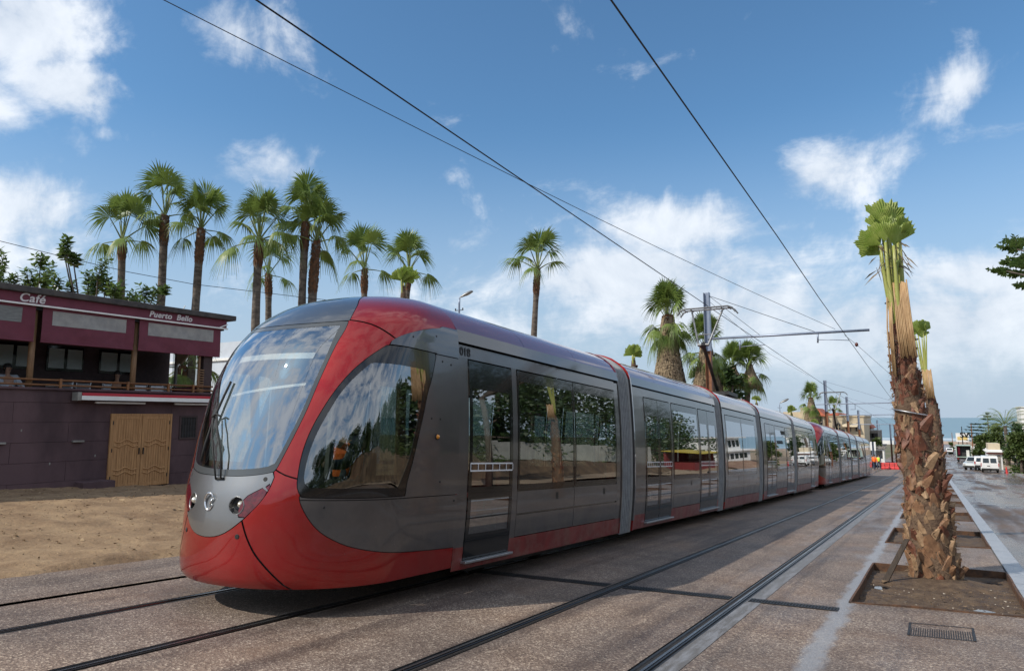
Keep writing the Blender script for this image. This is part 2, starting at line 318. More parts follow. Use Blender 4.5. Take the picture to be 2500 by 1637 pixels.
# ---------------------------------------------------------------- ground, tracks, road
def pavement_mat():
    m = mat('washed_aggregate', (.16, .125, .11), .75); N, L = m.node_tree.nodes, m.node_tree.links; b = N['Principled BSDF']
    g = N.new('ShaderNodeNewGeometry'); P = g.outputs['Position']; sp = N.new('ShaderNodeSeparateXYZ'); L.new(P, sp.inputs[0])
    def nz(s, d=4, r=.6, st=None):
        n = N.new('ShaderNodeTexNoise'); n.inputs['Scale'].default_value = s; n.inputs['Detail'].default_value = d; n.inputs['Roughness'].default_value = r
        if st:
            mp = N.new('ShaderNodeMapping'); mp.inputs['Scale'].default_value = st; L.new(P, mp.inputs[0]); L.new(mp.outputs[0], n.inputs['Vector'])
        else: L.new(P, n.inputs['Vector'])
        return n.outputs['Fac']
    def ramp(f, st):
        r = N.new('ShaderNodeValToRGB'); e = r.color_ramp.elements
        while len(e) < len(st): e.new(.5)
        for k, (p, c) in enumerate(st): e[k].position = p; e[k].color = (*c, 1)
        L.new(f, r.inputs[0]); return r.outputs[0]
    def mix(f, a, c, bt='MIX'):
        n = N.new('ShaderNodeMix'); n.data_type = 'RGBA'; n.blend_type = bt
        for s, v in (('Factor', f), ('A', a), ('B', c)):
            if isinstance(v, (int, float)): n.inputs[s].default_value = v
            elif isinstance(v, tuple): n.inputs[s].default_value = (*v, 1)
            else: L.new(v, n.inputs[s])
        return n.outputs['Result']
    def mth(op, a, c=0., cl=False):
        n = N.new('ShaderNodeMath'); n.operation = op; n.use_clamp = cl
        for i, v in enumerate((a, c)):
            if isinstance(v, (int, float)): n.inputs[i].default_value = v
            else: L.new(v, n.inputs[i])
        return n.outputs[0]
    vo = N.new('ShaderNodeTexVoronoi'); vo.inputs['Scale'].default_value = 78; L.new(P, vo.inputs['Vector'])
    sv = N.new('ShaderNodeSeparateColor'); L.new(vo.outputs['Color'], sv.inputs[0])
    stone = ramp(sv.outputs[0], [(0, (.108, .078, .062)), (.35, (.168, .123, .096)), (.62, (.222, .167, .132)), (.86, (.29, .222, .176)), (1, (.50, .42, .33))])
    big = ramp(nz(.55, 5), [(.28, (.60, .60, .62)), (.48, (.95, .95, .95)), (.72, (1.28, 1.19, 1.08))])
    c = mix(1., stone, big, 'MULTIPLY')
    pat = ramp(nz(2.2, 5), [(.42, (1, 1, 1)), (.64, (.60, .58, .58))]); c = mix(.85, c, pat, 'MULTIPLY')
    rusty = ramp(nz(.9, 4, .6), [(.52, (0, 0, 0)), (.72, (1, 1, 1))]); c = mix(mth('MULTIPLY', rusty, .4), c, (.19, .115, .07))
    # tyre-dark streaks running along the track, and the pale wet joint at x = -0.95
    strk = ramp(nz(1.0, 4, .6, (1.8, .10, 1)), [(.53, (1, 1, 1)), (.66, (.50, .49, .51))]); c = mix(.85, c, strk, 'MULTIPLY')
    dx = mth('ABSOLUTE', mth('ADD', sp.outputs[0], .97)); w = mth('ADD', mth('MULTIPLY', nz(7, 4, .6, (1, .35, 1)), .22), -.03)
    jm = N.new('ShaderNodeMapRange'); jm.interpolation_type = 'SMOOTHSTEP'; jm.inputs[1].default_value = .055; jm.inputs[2].default_value = -.05; L.new(mth('SUBTRACT', dx, w), jm.inputs[0]); jm = jm.outputs[0]
    c = mix(mth('MULTIPLY', jm, .55), c, (.30, .31, .33))
    # damp film on the right hand part
    damp = mth('MULTIPLY', ramp(nz(1.1, 5, .65, (.8, .25, 1)), [(.45, (0, 0, 0)), (.62, (1, 1, 1))]), mth('GREATER_THAN', sp.outputs[0], -2.4))
    L.new(c, b.inputs['Base Color'])
    wet = mth('MAXIMUM', mth('MULTIPLY', jm, .8), mth('MULTIPLY', damp, .6))
    rr = N.new('ShaderNodeMapRange'); rr.inputs[3].default_value = .62; rr.inputs[4].default_value = .22; L.new(wet, rr.inputs[0]); L.new(rr.outputs[0], b.inputs['Roughness'])
    bp = N.new('ShaderNodeBump'); bp.inputs['Strength'].default_value = .55; bp.inputs['Distance'].default_value = .006; L.new(vo.outputs['Distance'], bp.inputs['Height']); L.new(bp.outputs[0], b.inputs['Normal'])
    return m
def road_mat():
    m = mat('wet_muddy_asphalt', (.09, .075, .065), .6); N, L = m.node_tree.nodes, m.node_tree.links; b = N['Principled BSDF']
    g = N.new('ShaderNodeNewGeometry')
    def nz(s, st, d=6):
        mp = N.new('ShaderNodeMapping'); mp.inputs['Scale'].default_value = st; L.new(g.outputs['Position'], mp.inputs[0])
        n = N.new('ShaderNodeTexNoise'); n.inputs['Scale'].default_value = s; n.inputs['Detail'].default_value = d; n.inputs['Roughness'].default_value = .62; L.new(mp.outputs[0], n.inputs['Vector']); return n.outputs['Fac']
    r = N.new('ShaderNodeValToRGB'); e = r.color_ramp.elements; e[0].position = .36; e[0].color = (.056, .045, .040, 1); e[1].position = .66; e[1].color = (.20, .125, .075, 1); L.new(nz(.42, (1, .35, 1)), r.inputs[0])
    mx = N.new('ShaderNodeMix'); mx.data_type = 'RGBA'; mx.blend_type = 'MULTIPLY'; mx.inputs['Factor'].default_value = .6; L.new(r.outputs[0], mx.inputs['A'])
    r2 = N.new('ShaderNodeValToRGB'); r2.color_ramp.elements[0].position = .3; r2.color_ramp.elements[1].position = .7; r2.color_ramp.elements[0].color = (.5, .5, .5, 1); L.new(nz(14, (1, 1, 1)), r2.inputs[0]); L.new(r2.outputs[0], mx.inputs['B'])
    L.new(mx.outputs['Result'], b.inputs['Base Color'])
    rr = N.new('ShaderNodeMapRange'); rr.inputs[1].default_value = .47; rr.inputs[2].default_value = .64; rr.inputs[3].default_value = .21; rr.inputs[4].default_value = .75; L.new(nz(.6, (1.4, .16, 1)), rr.inputs[0]); L.new(rr.outputs[0], b.inputs['Roughness'])
    bp = N.new('ShaderNodeBump'); bp.inputs['Strength'].default_value = .25; bp.inputs['Distance'].default_value = .01; L.new(nz(60, (1, 1, 1)), bp.inputs['Height']); L.new(bp.outputs[0], b.inputs['Normal'])
    return m
M['pave'] = pavement_mat(); M['road'] = road_mat()
M['sand'] = mat('sandy_ground', (.165, .10, .052), .95, col2=(.32, .215, .12), scale=1.6, bump=1.0, bscale=14, detail=8, lo=.34, hi=.7)
M['soil'] = mat('wet_soil', (.060, .036, .021), .8, col2=(.12, .078, .046), scale=7, bump=.9, bscale=34, detail=8, rvar=.2)
M['verge'] = mat('dry_verge', (.19, .135, .085), .95, col2=(.30, .22, .14), scale=.5, bump=.5, bscale=12, detail=8)
M['kerb'] = mat('kerb_concrete', (.29, .30, .32), .36, var=.16, scale=3.0, bump=.12, bscale=60, rvar=.12)
M['margin'] = mat('wet_concrete_margin', (.12, .105, .09), .5, col2=(.20, .20, .21), scale=3, stretch=(5, .8, 1), detail=8, rvar=.22, lo=.42, hi=.6)
M['puddle'] = mat('puddle_water', (.02, .022, .025), .02, spec=1.0)
M['grate'] = mat('cast_iron_grate', (.035, .036, .038), .5, metal=.5, var=.3, scale=12)
M['sea'] = None
def strip(name, x0, x1, y0, y1, z=0., m=None, nx=1, parent=None, skew=0.):
    """sheet lying on the street"""
    xs = [x0+(x1-x0)*i/nx for i in range(nx+1)]
    return MB().grid([[(x, y+skew*(x-xs[0]), zg(y+skew*(x-xs[0]))+z) for x in xs] for y in ys(y0, y1)]).build(name, m, parent)
def far_ground():
    M['terr'] = mat('far_ground', (.16, .13, .085), .95, col2=(.10, .105, .05), scale=.06, detail=8)
    mb = MB(); xs = [-900, -400, -150, -60, -20, 0, 20, 60, 150, 400, 900]
    mb.grid([[(x, y, zg(y)-.4) for x in xs] for y in [-400, -100]+ys(-30, 480)]); struct(mb.build('ground', M['terr']))
    m = mat('sea_water', (.035, .10, .135), .22, spec=.5); N, L = m.node_tree.nodes, m.node_tree.links; b = N['Principled BSDF']; M['sea'] = m
    g = N.new('ShaderNodeNewGeometry'); mp = N.new('ShaderNodeMapping'); mp.inputs['Scale'].default_value = (.004, .022, 1); mp.inputs['Rotation'].default_value = (0, 0, .12); L.new(g.outputs['Position'], mp.inputs[0])
    n = N.new('ShaderNodeTexNoise'); n.inputs['Scale'].default_value = 1.; n.inputs['Detail'].default_value = 8; n.inputs['Roughness'].default_value = .65; L.new(mp.outputs[0], n.inputs['Vector'])
    sp = N.new('ShaderNodeSeparateXYZ'); L.new(g.outputs['Position'], sp.inputs[0])
    surf_ = N.new('ShaderNodeMapRange'); surf_.inputs[1].default_value = 420; surf_.inputs[2].default_value = 900; surf_.inputs[3].default_value = .16; surf_.inputs[4].default_value = -.06; L.new(sp.outputs[1], surf_.inputs[0])
    ad = N.new('ShaderNodeMath'); L.new(n.outputs['Fac'], ad.inputs[0]); L.new(surf_.outputs[0], ad.inputs[1])
    r = N.new('ShaderNodeValToRGB'); e = r.color_ramp.elements; e[0].position = .25; e[0].color = (.10, .19, .235, 1); e[1].position = .7; e[1].color = (.50, .55, .57, 1); k = e.new(.62); k.color = (.14, .24, .28, 1); L.new(ad.outputs[0], r.inputs[0]); L.new(r.outputs[0], b.inputs['Base Color'])
    b.inputs['Roughness'].default_value = .35
    struct(MB().grid([[(x, y, -13.0-(0 if y < 3000 else 0)) for x in (-40000, -4000, 0, 4000, 40000)] for y in (430, 900, 3000, 12000, 40000)]).build('sea', m))
    struct(strip('beach', -300, 300, 395, 446, -.1, M['sand']))
far_ground()
# paving of the tramway, cut where the rails, the slot and the planting pits lie
RAILS = [-6.826, -5.390, -3.450, -2.015]
SLOT = -7.87
PITS = [9.0+6.75*k for k in range(7)]; PX0, PX1, PL, SK = -.93, .80, 3.45, .19
Y1, Y0_ = 330, -14
g = .085
edges = [-9.30, SLOT-.06, SLOT+.06]
for r in RAILS: edges += [r-g, r+g]
edges.append(PX0-.02)
for i in range(0, len(edges), 2): struct(strip('tramway_paving', edges[i], edges[i+1], Y0_, Y1, 0, M['pave']))
y = Y0_
for p in PITS+[None]:
    e = p if p else Y1
    a = y
    mb = MB()
    def row(yy): return [(x, yy+SK*(x-PX0), zg(yy)) for x in (PX0-.02, PX1)]
    yl = ys(a, e-(0 if p else .5)); mb.grid([row(q) for q in yl]); struct(mb.build('median_paving', M['pave'])); y = e+PL
struct(strip('slot_channel', SLOT-.06, SLOT+.06, Y0_, Y1, -.05, M['groove']))
for k, r in enumerate(RAILS):
    inn = 1 if k % 2 == 0 else -1         # side of the flange groove
    t = thing('rail', ['grooved rail under the far side of the trams', 'grooved rail under the near side of the trams', 'grooved rail of the empty track, nearer the trams', 'grooved rail of the empty track, nearer the palm pits'][k], 'rail', (r, 0, 0), 0, 'grooved tram rails')
    def prof(name, pts, m):
        mb = MB(); mb.grid([[(x, y, zg(y)+z) for x, z in pts] for y in ys(Y0_, Y1)]); return mb.build(name, m, t)
    prof('rail_bed', [(-g, 0), (-g+.001, -.012), (g-.001, -.012), (g, 0)], M['bitumen'])
    h0, h1 = (-.045, .012) if inn > 0 else (-.012, .045)
    prof('rail_head', [(h0, -.014), (h0+.002, -.001), (h0+.01, .004), (h1-.01, .004), (h1-.002, -.002), (h1, -.05)] if inn > 0 else [(h0, -.05), (h0+.002, -.002), (h0+.01, .004), (h1-.01, .004), (h1-.002, -.001), (h1, -.014)], M['rail'])
    c = (h0+h1)/2; prof('running_band', [(c-.013, .0085), (c+.011, .0085)], M['railtop'])
    gx = (h1, h1+.038) if inn > 0 else (h0-.038, h0)
    prof('flange_groove', [(gx[0], -.008), (gx[1], -.008)], M['groove'])
    if k == 3: prof('concrete_margin', [(g+.002, .004), (g+.16, .004)], M['margin'])
    lx = (gx[1], gx[1]+.014) if inn > 0 else (gx[0]-.014, gx[0])
    prof('rail_lip', [(lx[0], .002), (lx[1], .002)], M['rail'])
# planting pits
M['edge'] = M['rust']
PUD = ((.55, 11.9, .24, .16), (-.72, 10.9, .12, .16), (.38, 9.75, .10, .07), (.3, 9.3, .09, .05))
def pit(y, k):
    lb = ['nearest planting pit, rust edged, with the big palm in it and puddles', 'second planting pit behind the big palm, rust edged', 'third rust edged planting pit along the median'][k] if k < 3 else f'rust edged planting pit far down the median, {["","","","fourth","fifth","sixth","seventh"][k]} from the camera'
    t = thing('planting_pit', lb, 'planter', (0, 0, 0), 0, 'planting pits along the median')
    P = lambda x, yy, z: (x, yy+SK*(x-PX0), zg(yy)+z)
    a, b, w = y, y+PL, .012
    for (x0, y0, x1, y1) in ((PX0, a, PX1, a), (PX0, b, PX1, b), (PX0, a, PX0, b), (PX1, a, PX1, b)):
        mb = MB(); n = 8; top = []; bot = []; tb = []; bb = []
        for i in range(n+1):
            f = i/n; x = x0+(x1-x0)*f; yy = y0+(y1-y0)*f; wob = .006*math.sin(9*f+k+x0*5+y0)
            ox, oy = ((0, w) if y0 == y1 else (w, 0)); zt = .018+wob
            bot.append(P(x+wob-ox, yy+wob-oy, -.22)); top.append(P(x+wob-ox, yy+wob-oy, zt)); tb.append(P(x+wob+ox, yy+wob+oy, zt)); bb.append(P(x+wob+ox, yy+wob+oy, -.22))
        mb.grid([bot, top, tb, bb]); mb.build('pit_edge', M['edge'], t)
    nx, ny = (44, 70) if k == 0 else (14, 22)
    rows = []
    for j in range(ny+1):
        r = []
        for i in range(nx+1):
            x = PX0+(PX1-PX0)*i/nx; yy = a+(b-a)*j/ny
            d = math.hypot(x+.1, (yy-y-2.4)*.9); z = -.085+.08*math.exp(-(d/.6)**2)
            z += .035*mnoise.fractal(Vector((x*2.2, yy*2.2, k)), 1., 2., 4) + .012*mnoise.noise(Vector((x*14, yy*14, 3)))
            if k == 0:
                for (qx, qy, rx, ry) in PUD: z -= .06*math.exp(-(((x-qx)/rx)**2+((yy-qy)/ry)**2)**2*.6)
            r.append(P(x, yy, z))
        rows.append(r)
    MB().grid(rows).build('soil', M['soil'], t, True)
    if k == 0:
        for (px, py, rx, ry) in PUD:
            mb = MB(); n = 22
            vs = [P(px+rx*(1+.25*math.sin(3*a2+px*7))*math.cos(a2), py+ry*(1+.2*math.sin(2*a2+py))*math.sin(a2) , -.100) for a2 in [2*PI*i/n for i in range(n)]]
            mb.add(vs, [tuple(range(n))]); mb.build('puddle', M['puddle'], t)
        rb = MB(); rn = random.Random(4)
        for i in range(420):
            x = rn.uniform(PX0+.06, PX1-.06); yy = rn.uniform(a+.06, a+2.2); s = rn.uniform(.006, .022)*(2.0 if rn.random() < .06 else 1)
            c = Vector(P(x, yy, -.075+s*.3)); q = [c+Vector((rn.uniform(-1, 1), rn.uniform(-1, 1), rn.uniform(0, .9)))*s for _ in range(4)]
            rb.add(q, [(0, 1, 2), (0, 2, 3), (0, 3, 1), (1, 3, 2)], 0 if rn.random() < .7 else 1)
        stuff(rb.build('pit_gravel', [mat('clod', (.13, .085, .05), .9, var=.3), mat('pale_pebble', (.42, .36, .29), .8)], t))
for k, p in enumerate(PITS): pit(p, k)
# kerb of flat pale blocks
kt = thing('kerb', 'flat pale concrete kerb between the palm pits and the road', 'kerb')
y = -14.
while y < 60:
    L_ = 1.96
    mb = MB(); mb.grid([[(x, q, zg(q)+z) for x, z in ((PX1+.012, -.1), (PX1+.014, .036), (PX1+.022, .04), (1.052, .04), (1.06, .036), (1.062, -.1))] for q in (y, y+L_)])
    for q in (y, y+L_): mb.add([(PX1+.014, q, zg(q)-.1), (1.062, q, zg(q)-.1), (1.06, q, zg(q)+.036), (PX1+.014, q, zg(q)+.036)], [(0, 1, 2, 3)])
    mb.build('kerb_block', M['kerb'], kt); y += L_+.012
mb = MB(); mb.grid([[(x, q, zg(q)+z) for x, z in ((PX1+.012, -.1), (PX1+.014, .04), (1.06, .04), (1.062, -.1))] for q in ys(y, 300)]); stuff(mb.build('far_kerb_blocks', M['kerb'], kt))
struct(strip('road', 1.06, 7.1, -30, 395, -.01, M['road'], 3))
struct(strip('road_line', 1.10, 6.9, 32.6, 32.78, -.004, mat('worn_road_paint', (.55, .56, .58), .5, col2=(.25, .24, .23), scale=9, detail=8, lo=.5, hi=.62), 6, skew=.25))
struct(strip('cross_pipe_line', 2.6, 3.0, 18, 24, -.004, mat('faint_line', (.2, .2, .21), .35, var=.3), 1, skew=-.6))
mb = MB(); mb.grid([[(x, q, zg(q)+z) for x, z in ((7.1, -.2), (7.1, .12), (7.3, .12), (7.3, -.2))] for q in ys(60, 395)]); struct(mb.build('right_kerb', M['kerb']))
def bumpy(name, x0, x1, y0, y1, dx, dy, amp, sc, base, m):
    nx = int((x1-x0)/dx); ny = int((y1-y0)/dy); rows = []
    for j in range(ny+1):
        yy = y0+(y1-y0)*j/ny
        rows.append([(x0+(x1-x0)*i/nx, yy, zg(yy)+base(x0+(x1-x0)*i/nx, yy)+amp*mnoise.fractal(Vector(((x0+(x1-x0)*i/nx)*sc, yy*sc, 1)), 1., 2., 6)) for i in range(nx+1)])
    return MB().grid(rows).build(name, m, None, True)
def sandz2(x, y): return sandz(x, y)+.016*mnoise.noise(Vector((x*6, y*6, 4)))+.012*abs(mnoise.noise(Vector((x*13, y*13, 9))))
def sandz(x, y):
    t = min(1, max(0, (-9.4-x)/7)); e = min(1, max(0, (-9.18+.16*math.sin(y*1.9)+.10*mnoise.noise(Vector((y*1.3, 0, 2)))-x)/.45)); return -.09+.115*e+.30*t*t*(3-2*t)
struct(bumpy('sand_lot', -24, -8.95, -4, 30, .075, .10, .034, 1.9, sandz2, M['sand']))
struct(bumpy('sand_lot', -70, -24, -30, 130, 2.3, 4, .15, .3, lambda x, y: .33, M['sand']))
struct(bumpy('sand_lot', -24, -9.28, 30, 130, 1.2, 4, .05, .3, lambda x, y: .1, M['sand']))
struct(bumpy('sand_lot', -24, -8.95, -30, -4, 1.2, 2, .05, .3, sandz, M['sand']))
# scattered stones and sticks on the sand
rb = MB(); rn = random.Random(11)
for i in range(2600):
    x = rn.uniform(-19, -9.1); yy = rn.uniform(1, 12.5); s = rn.uniform(.01, .035)*(1.8 if rn.random() < .08 else 1)
    c = Vector((x, yy, zg(yy)+sandz(x, yy)+.01)); q = [c+Vector((rn.uniform(-1, 1), rn.uniform(-1, 1), rn.uniform(-.2, .8)))*s for _ in range(4)]
    rb.add(q, [(0, 1, 2), (0, 2, 3), (0, 3, 1), (1, 3, 2)], rn.randrange(2))
so = stuff(rb.build('sand_stones', [mat('sand_stone', (.34, .24, .14), .9, var=.2), mat('brown_chip', (.16, .10, .055), .9, var=.2)])); so['label'] = 'stones and clods scattered over the sandy lot'; so['category'] = 'stones'
struct(bumpy('verge', 7.3, 60, -30, 390, 2.2, 5, .18, .25, lambda x, y: .05, M['verge']))
# slotted drain across the tracks, and the manhole grid
def drain():
    t = thing('drain_channel', 'black slotted drain grating crossing the tram tracks', 'drain')
    f = lambda x, v, z: (x, 7.93+.145*(x+4.92)+v, zg(8.2+.145*(x+3))+z+SL*(v))
    segs = [(-5.29, -3.55), (-3.35, -2.12), (-1.91, -1.0)]
    for (a, b) in segs:
        mb = MB(); mb.grid([[f(a, -.10, .004), f(b, -.10, .004)], [f(a, .10, .004), f(b, .10, .004)]]); mb.build('drain_bed', M['groove'], t)
        for v in (-.10, .09): mb = MB(); mb.grid([[f(a, v, .010), f(b, v, .010)], [f(a, v+.014, .010), f(b, v+.014, .010)]]); mb.build('grating_rim', M['grate'], t)
        mb = MB(); x = a
        while x < b-.012:
            mb.grid([[f(x, -.087, .009), f(x+.014, -.087, .009)], [f(x, .088, .009), f(x+.014, .088, .009)]]); x += .032
        mb.grid([[f(a, -.006, .0105), f(b, -.006, .0105)], [f(a, .008, .0105), f(b, .008, .0105)]]); stuff(mb.build('grating_bars', M['grate'], t))
drain()
t = thing('manhole_cover', 'dark rectangular grid cover in the paving before the nearest pit', 'manhole')
f = lambda x, y, z: (x, y+.2*(x+.3), zg(y)+z)
mb = MB(); mb.grid([[f(-.31, 7.72, .004), f(.21, 7.72, .004)], [f(-.31, 8.27, .004), f(.21, 8.27, .004)]]); mb.build('cover_plate', mat('cover_iron', (.022, .020, .021), .6, metal=.2, col2=(.045, .036, .030), scale=5), t)
mb = MB()
for i in range(27):
    x = -.30+i*.0192; mb.grid([[f(x, 7.73, .009), f(x+.016, 7.73, .0048)], [f(x, 8.26, .0048), f(x+.016, 8.26, .0048)]])
stuff(mb.build('cover_ribs', bpy.data.materials['cover_iron'], t))
mb = MB()
for (a, b, c, d) in ((-.325, -.305, 7.70, 8.29), (.205, .225, 7.70, 8.29), (-.325, .225, 7.70, 7.72), (-.325, .225, 8.27, 8.29)): mb.grid([[f(a, c, .012), f(b, c, .012)], [f(a, d, .012), f(b, d, .012)]])
mb.build('cover_frame', M['grate'], t)
# ---------------------------------------------------------------- the tram: section and nose surface
def pchip(xs, ys_):
    xs = np.array(xs, float); y = np.array(ys_, float); h = np.diff(xs); d = np.diff(y)/h; m = np.zeros(len(xs))
    for i in range(1, len(xs)-1):
        if d[i-1]*d[i] > 0:
            w1 = 2*h[i]+h[i-1]; w2 = h[i]+2*h[i-1]; m[i] = (w1+w2)/(w1/d[i-1]+w2/d[i])
    m[0] = d[0]; m[-1] = d[-1]
    def f(x):
        x = np.clip(np.asarray(x, float), xs[0], xs[-1]); i = np.clip(np.searchsorted(xs, x)-1, 0, len(h)-1)
        t = (x-xs[i])/h[i]; t2 = t*t; t3 = t2*t
        return (2*t3-3*t2+1)*y[i]+(t3-2*t2+t)*h[i]*m[i]+(-2*t3+3*t2)*y[i+1]+(t3-t2)*h[i]*m[i+1]
    return f
WF = pchip([.2,.5,1.0,1.5,2.0,2.7,2.9,3.0,3.1,3.2,3.3,3.38,3.44,3.48,3.51,3.52], [1.27,1.30,1.33,1.33,1.315,1.265,1.245,1.23,1.19,1.12,1.0,.86,.70,.53,.30,0.])
YT = pchip([.27,.32,.5,.75,1.05,1.37,1.65,1.93,2.3,2.65,2.95,3.1,3.25,3.35,3.42,3.47,3.5,3.52], [.06,.016,-.011,-.014,.01,.085,.138,.21,.325,.48,.70,.87,1.10,1.35,1.6,1.85,2.05,2.25])
LF = pchip([.2,.5,.8,1.3,1.6,1.93,2.3,2.65,2.95,3.1,3.25,3.35,3.42,3.47,3.5,3.52], [1.25,1.35,1.42,1.15,1.07,.97,.90,.90,.95,.93,.9,.85,.65,.42,.24,.02])
CAB = 2.30
def surf(p, h, off=0.):
    """p: unrolled lateral coordinate (m), h: height; returns points and normals"""
    def S(p, h):
        W = np.maximum(WF(h), 1e-4); a = np.abs(p); th = np.clip(a/W, 0, PI/2)
        return np.stack([np.sign(p)*W*np.sin(th), YT(h)+LF(h)*(1-np.cos(th))+np.maximum(a-W*PI/2, 0), h+0*p], -1)
    p = np.asarray(p, float); h = np.asarray(h, float); e = 2e-3
    s = np.where(p < 0, -1., 1.); q = S(p, h)
    du = (S(np.abs(p)+e, h) - S(np.maximum(np.abs(p)-e, 0), h)); hh = np.clip(h, .275, 3.515)
    dv = (S(np.abs(p), hh+e) - S(np.abs(p), hh-e))
    n = np.cross(du, dv); n /= np.maximum(np.linalg.norm(n, axis=-1, keepdims=True), 1e-9); n[..., 0] *= s
    n = np.where((n[..., 1:2]*0 + (np.abs(p)[..., None] < 1e-6)) > 0, n*np.array([0, 1, 1]), n)
    return q+n*off, n
def crom(pts, closed=False, k=5):
    """smooth curve through points"""
    P = [np.array(p, float) for p in pts]; n = len(P); out = []
    for i in range(n-1):
        a, b, c, d = P[max(i-1, 0)], P[i], P[i+1], P[min(i+2, n-1)]
        for j in range(k):
            t = j/k; out.append(.5*((2*b)+(c-a)*t+(2*a-5*b+4*c-d)*t*t+(3*b-3*c+d-a)*t**3))
    out.append(P[-1]); return out
def poly(*curves):
    o = []
    for c in curves: o += crom(c) if len(c) > 2 else [np.array(p, float) for p in c]
    return np.array(o)
def mirror(pg): return np.concatenate([pg, (pg*np.array([-1, 1]))[::-1]])
def sdist(P, pg):
    """signed distance to a closed polygon, positive inside"""
    A = pg; B = np.roll(pg, -1, 0); d2 = np.full(len(P), 1e9); ins = np.zeros(len(P), bool)
    for a, b in zip(A, B):
        ab = b-a; l = (ab**2).sum()
        if l < 1e-12: continue
        t = np.clip(((P-a)@ab)/l, 0, 1); d2 = np.minimum(d2, ((P-a-t[:, None]*ab)**2).sum(1))
        if a[1] != b[1]:
            c = (a[1] > P[:, 1]) != (b[1] > P[:, 1]); ins ^= c & (P[:, 0] < (b[0]-a[0])*(P[:, 1]-a[1])/(b[1]-a[1])+a[0])
    return np.where(ins, 1, -1)*np.sqrt(d2)
def ldist(P, ln):
    d2 = np.full(len(P), 1e9)
    for a, b in zip(ln[:-1], ln[1:]):
        ab = b-a; t = np.clip(((P-a)@ab)/max((ab**2).sum(), 1e-12), 0, 1); d2 = np.minimum(d2, ((P-a-t[:, None]*ab)**2).sum(1))
    return np.sqrt(d2)
def clip(V, F, f, keep=True):
    """keeps the part of the patch where f >= 0 (or < 0), cutting faces along the line f = 0"""
    V = list(map(tuple, V)); f = list(f if keep else -f); cut = {}; out = []
    def mid(i, j):
        k = (i, j) if i < j else (j, i)
        if k not in cut:
            t = f[i]/(f[i]-f[j]); cut[k] = len(V); V.append((V[i][0]+(V[j][0]-V[i][0])*t, V[i][1]+(V[j][1]-V[i][1])*t)); f.append(0.)
        return cut[k]
    for fc in F:
        s = [f[i] >= 0 for i in fc]
        if all(s): out.append(fc)
        elif any(s):
            g = []
            for a in range(len(fc)):
                i, j = fc[a], fc[(a+1) % len(fc)]
                if f[i] >= 0: g.append(i)
                if (f[i] >= 0) != (f[j] >= 0): g.append(mid(i, j))
            if len(g) > 2: out.append(tuple(g))
    used = sorted({i for fc in out for i in fc}); mp = {i: k for k, i in enumerate(used)}
    return np.array([V[i] for i in used]).reshape(-1, 2), [tuple(mp[i] for i in fc) for fc in out]
def seam(V, F, ln, w, near=.14):
    """cuts a narrow joint along a line"""
    d2 = np.full(len(V), 1e9); sg = np.ones(len(V))
    for a, b in zip(ln[:-1], ln[1:]):
        ab = b-a; t = np.clip(((V-a)@ab)/max((ab**2).sum(), 1e-12), 0, 1); r = V-a-t[:, None]*ab; q = (r**2).sum(1)
        cr = ab[0]*(V[:, 1]-a[1])-ab[1]*(V[:, 0]-a[0]); k = q < d2; d2[k] = q[k]; sg[k] = np.sign(cr[k])
    f = np.sqrt(d2)*np.where(sg == 0, 1, sg); ds = np.sqrt(d2)
    nr = [fc for fc in F if min(ds[i] for i in fc) < near]; far = [fc for fc in F if min(ds[i] for i in fc) >= near]
    # far faces first, then the two banks of the joint
    Va, Fa = clip(V, nr, f-w); Vb, Fb = clip(V, nr, -f-w)
    VV = np.concatenate([V, Va, Vb]); FF = list(far)+[tuple(i+len(V) for i in fc) for fc in Fa]+[tuple(i+len(V)+len(Va) for i in fc) for fc in Fb]
    # weld
    key = {}; mp = []
    for p in VV:
        k = (round(p[0], 6), round(p[1], 6)); mp.append(key.setdefault(k, len(key)))
    return np.array(list(key.keys())), [tuple(mp[i] for i in fc) for fc in FF]
def comps(n, F):
    par = list(range(n))
    def fd(a):
        while par[a] != a: par[a] = par[par[a]]; a = par[a]
        return a
    for fc in F:
        for i in fc[1:]: par[fd(i)] = fd(fc[0])
    g = {}
    for fc in F: g.setdefault(fd(fc[0]), []).append(fc)
    return list(g.values())
def patch_obj(name, V, F, m, parent, off=0., rim=.012):
    used = sorted({i for fc in F for i in fc}); mp = {i: k for k, i in enumerate(used)}; V = np.array(V)[used]; F = [tuple(mp[i] for i in fc) for fc in F]
    q, n = surf(V[:, 0], V[:, 1], off)
    edges = {}
    for fc in F:
        for a in range(len(fc)):
            i, j = fc[a], fc[(a+1) % len(fc)]
            k = (min(i, j), max(i, j)); edges[k] = None if k in edges else (i, j)
    nv = len(V); vs = q; fs = list(F)
    if rim:
        # the rim gets points of its own, so that it does not bend the shading of the face
        ed = [e for e in edges.values() if e]; q2, _ = surf(V[:, 0], V[:, 1], off-rim); ring = sorted({i for e in ed for i in e}); k = {i: nv+2*j for j, i in enumerate(ring)}
        if ring: vs = np.concatenate([q, np.array([p for i in ring for p in (q[i], q2[i])])])
        fs += [(k[e[1]], k[e[0]], k[e[0]]+1, k[e[1]]+1) for e in ed]
    me = bpy.data.meshes.new(name); me.from_pydata([tuple(v) for v in vs], [], fs); me.materials.append(m); me.materials.append(M['rubber'])
    me.polygons.foreach_set('material_index', [0]*len(F)+[1]*(len(fs)-len(F)))
    me.polygons.foreach_set('use_smooth', [True]*len(me.polygons)); me.validate(); me.update()
    return link(name, me, parent)

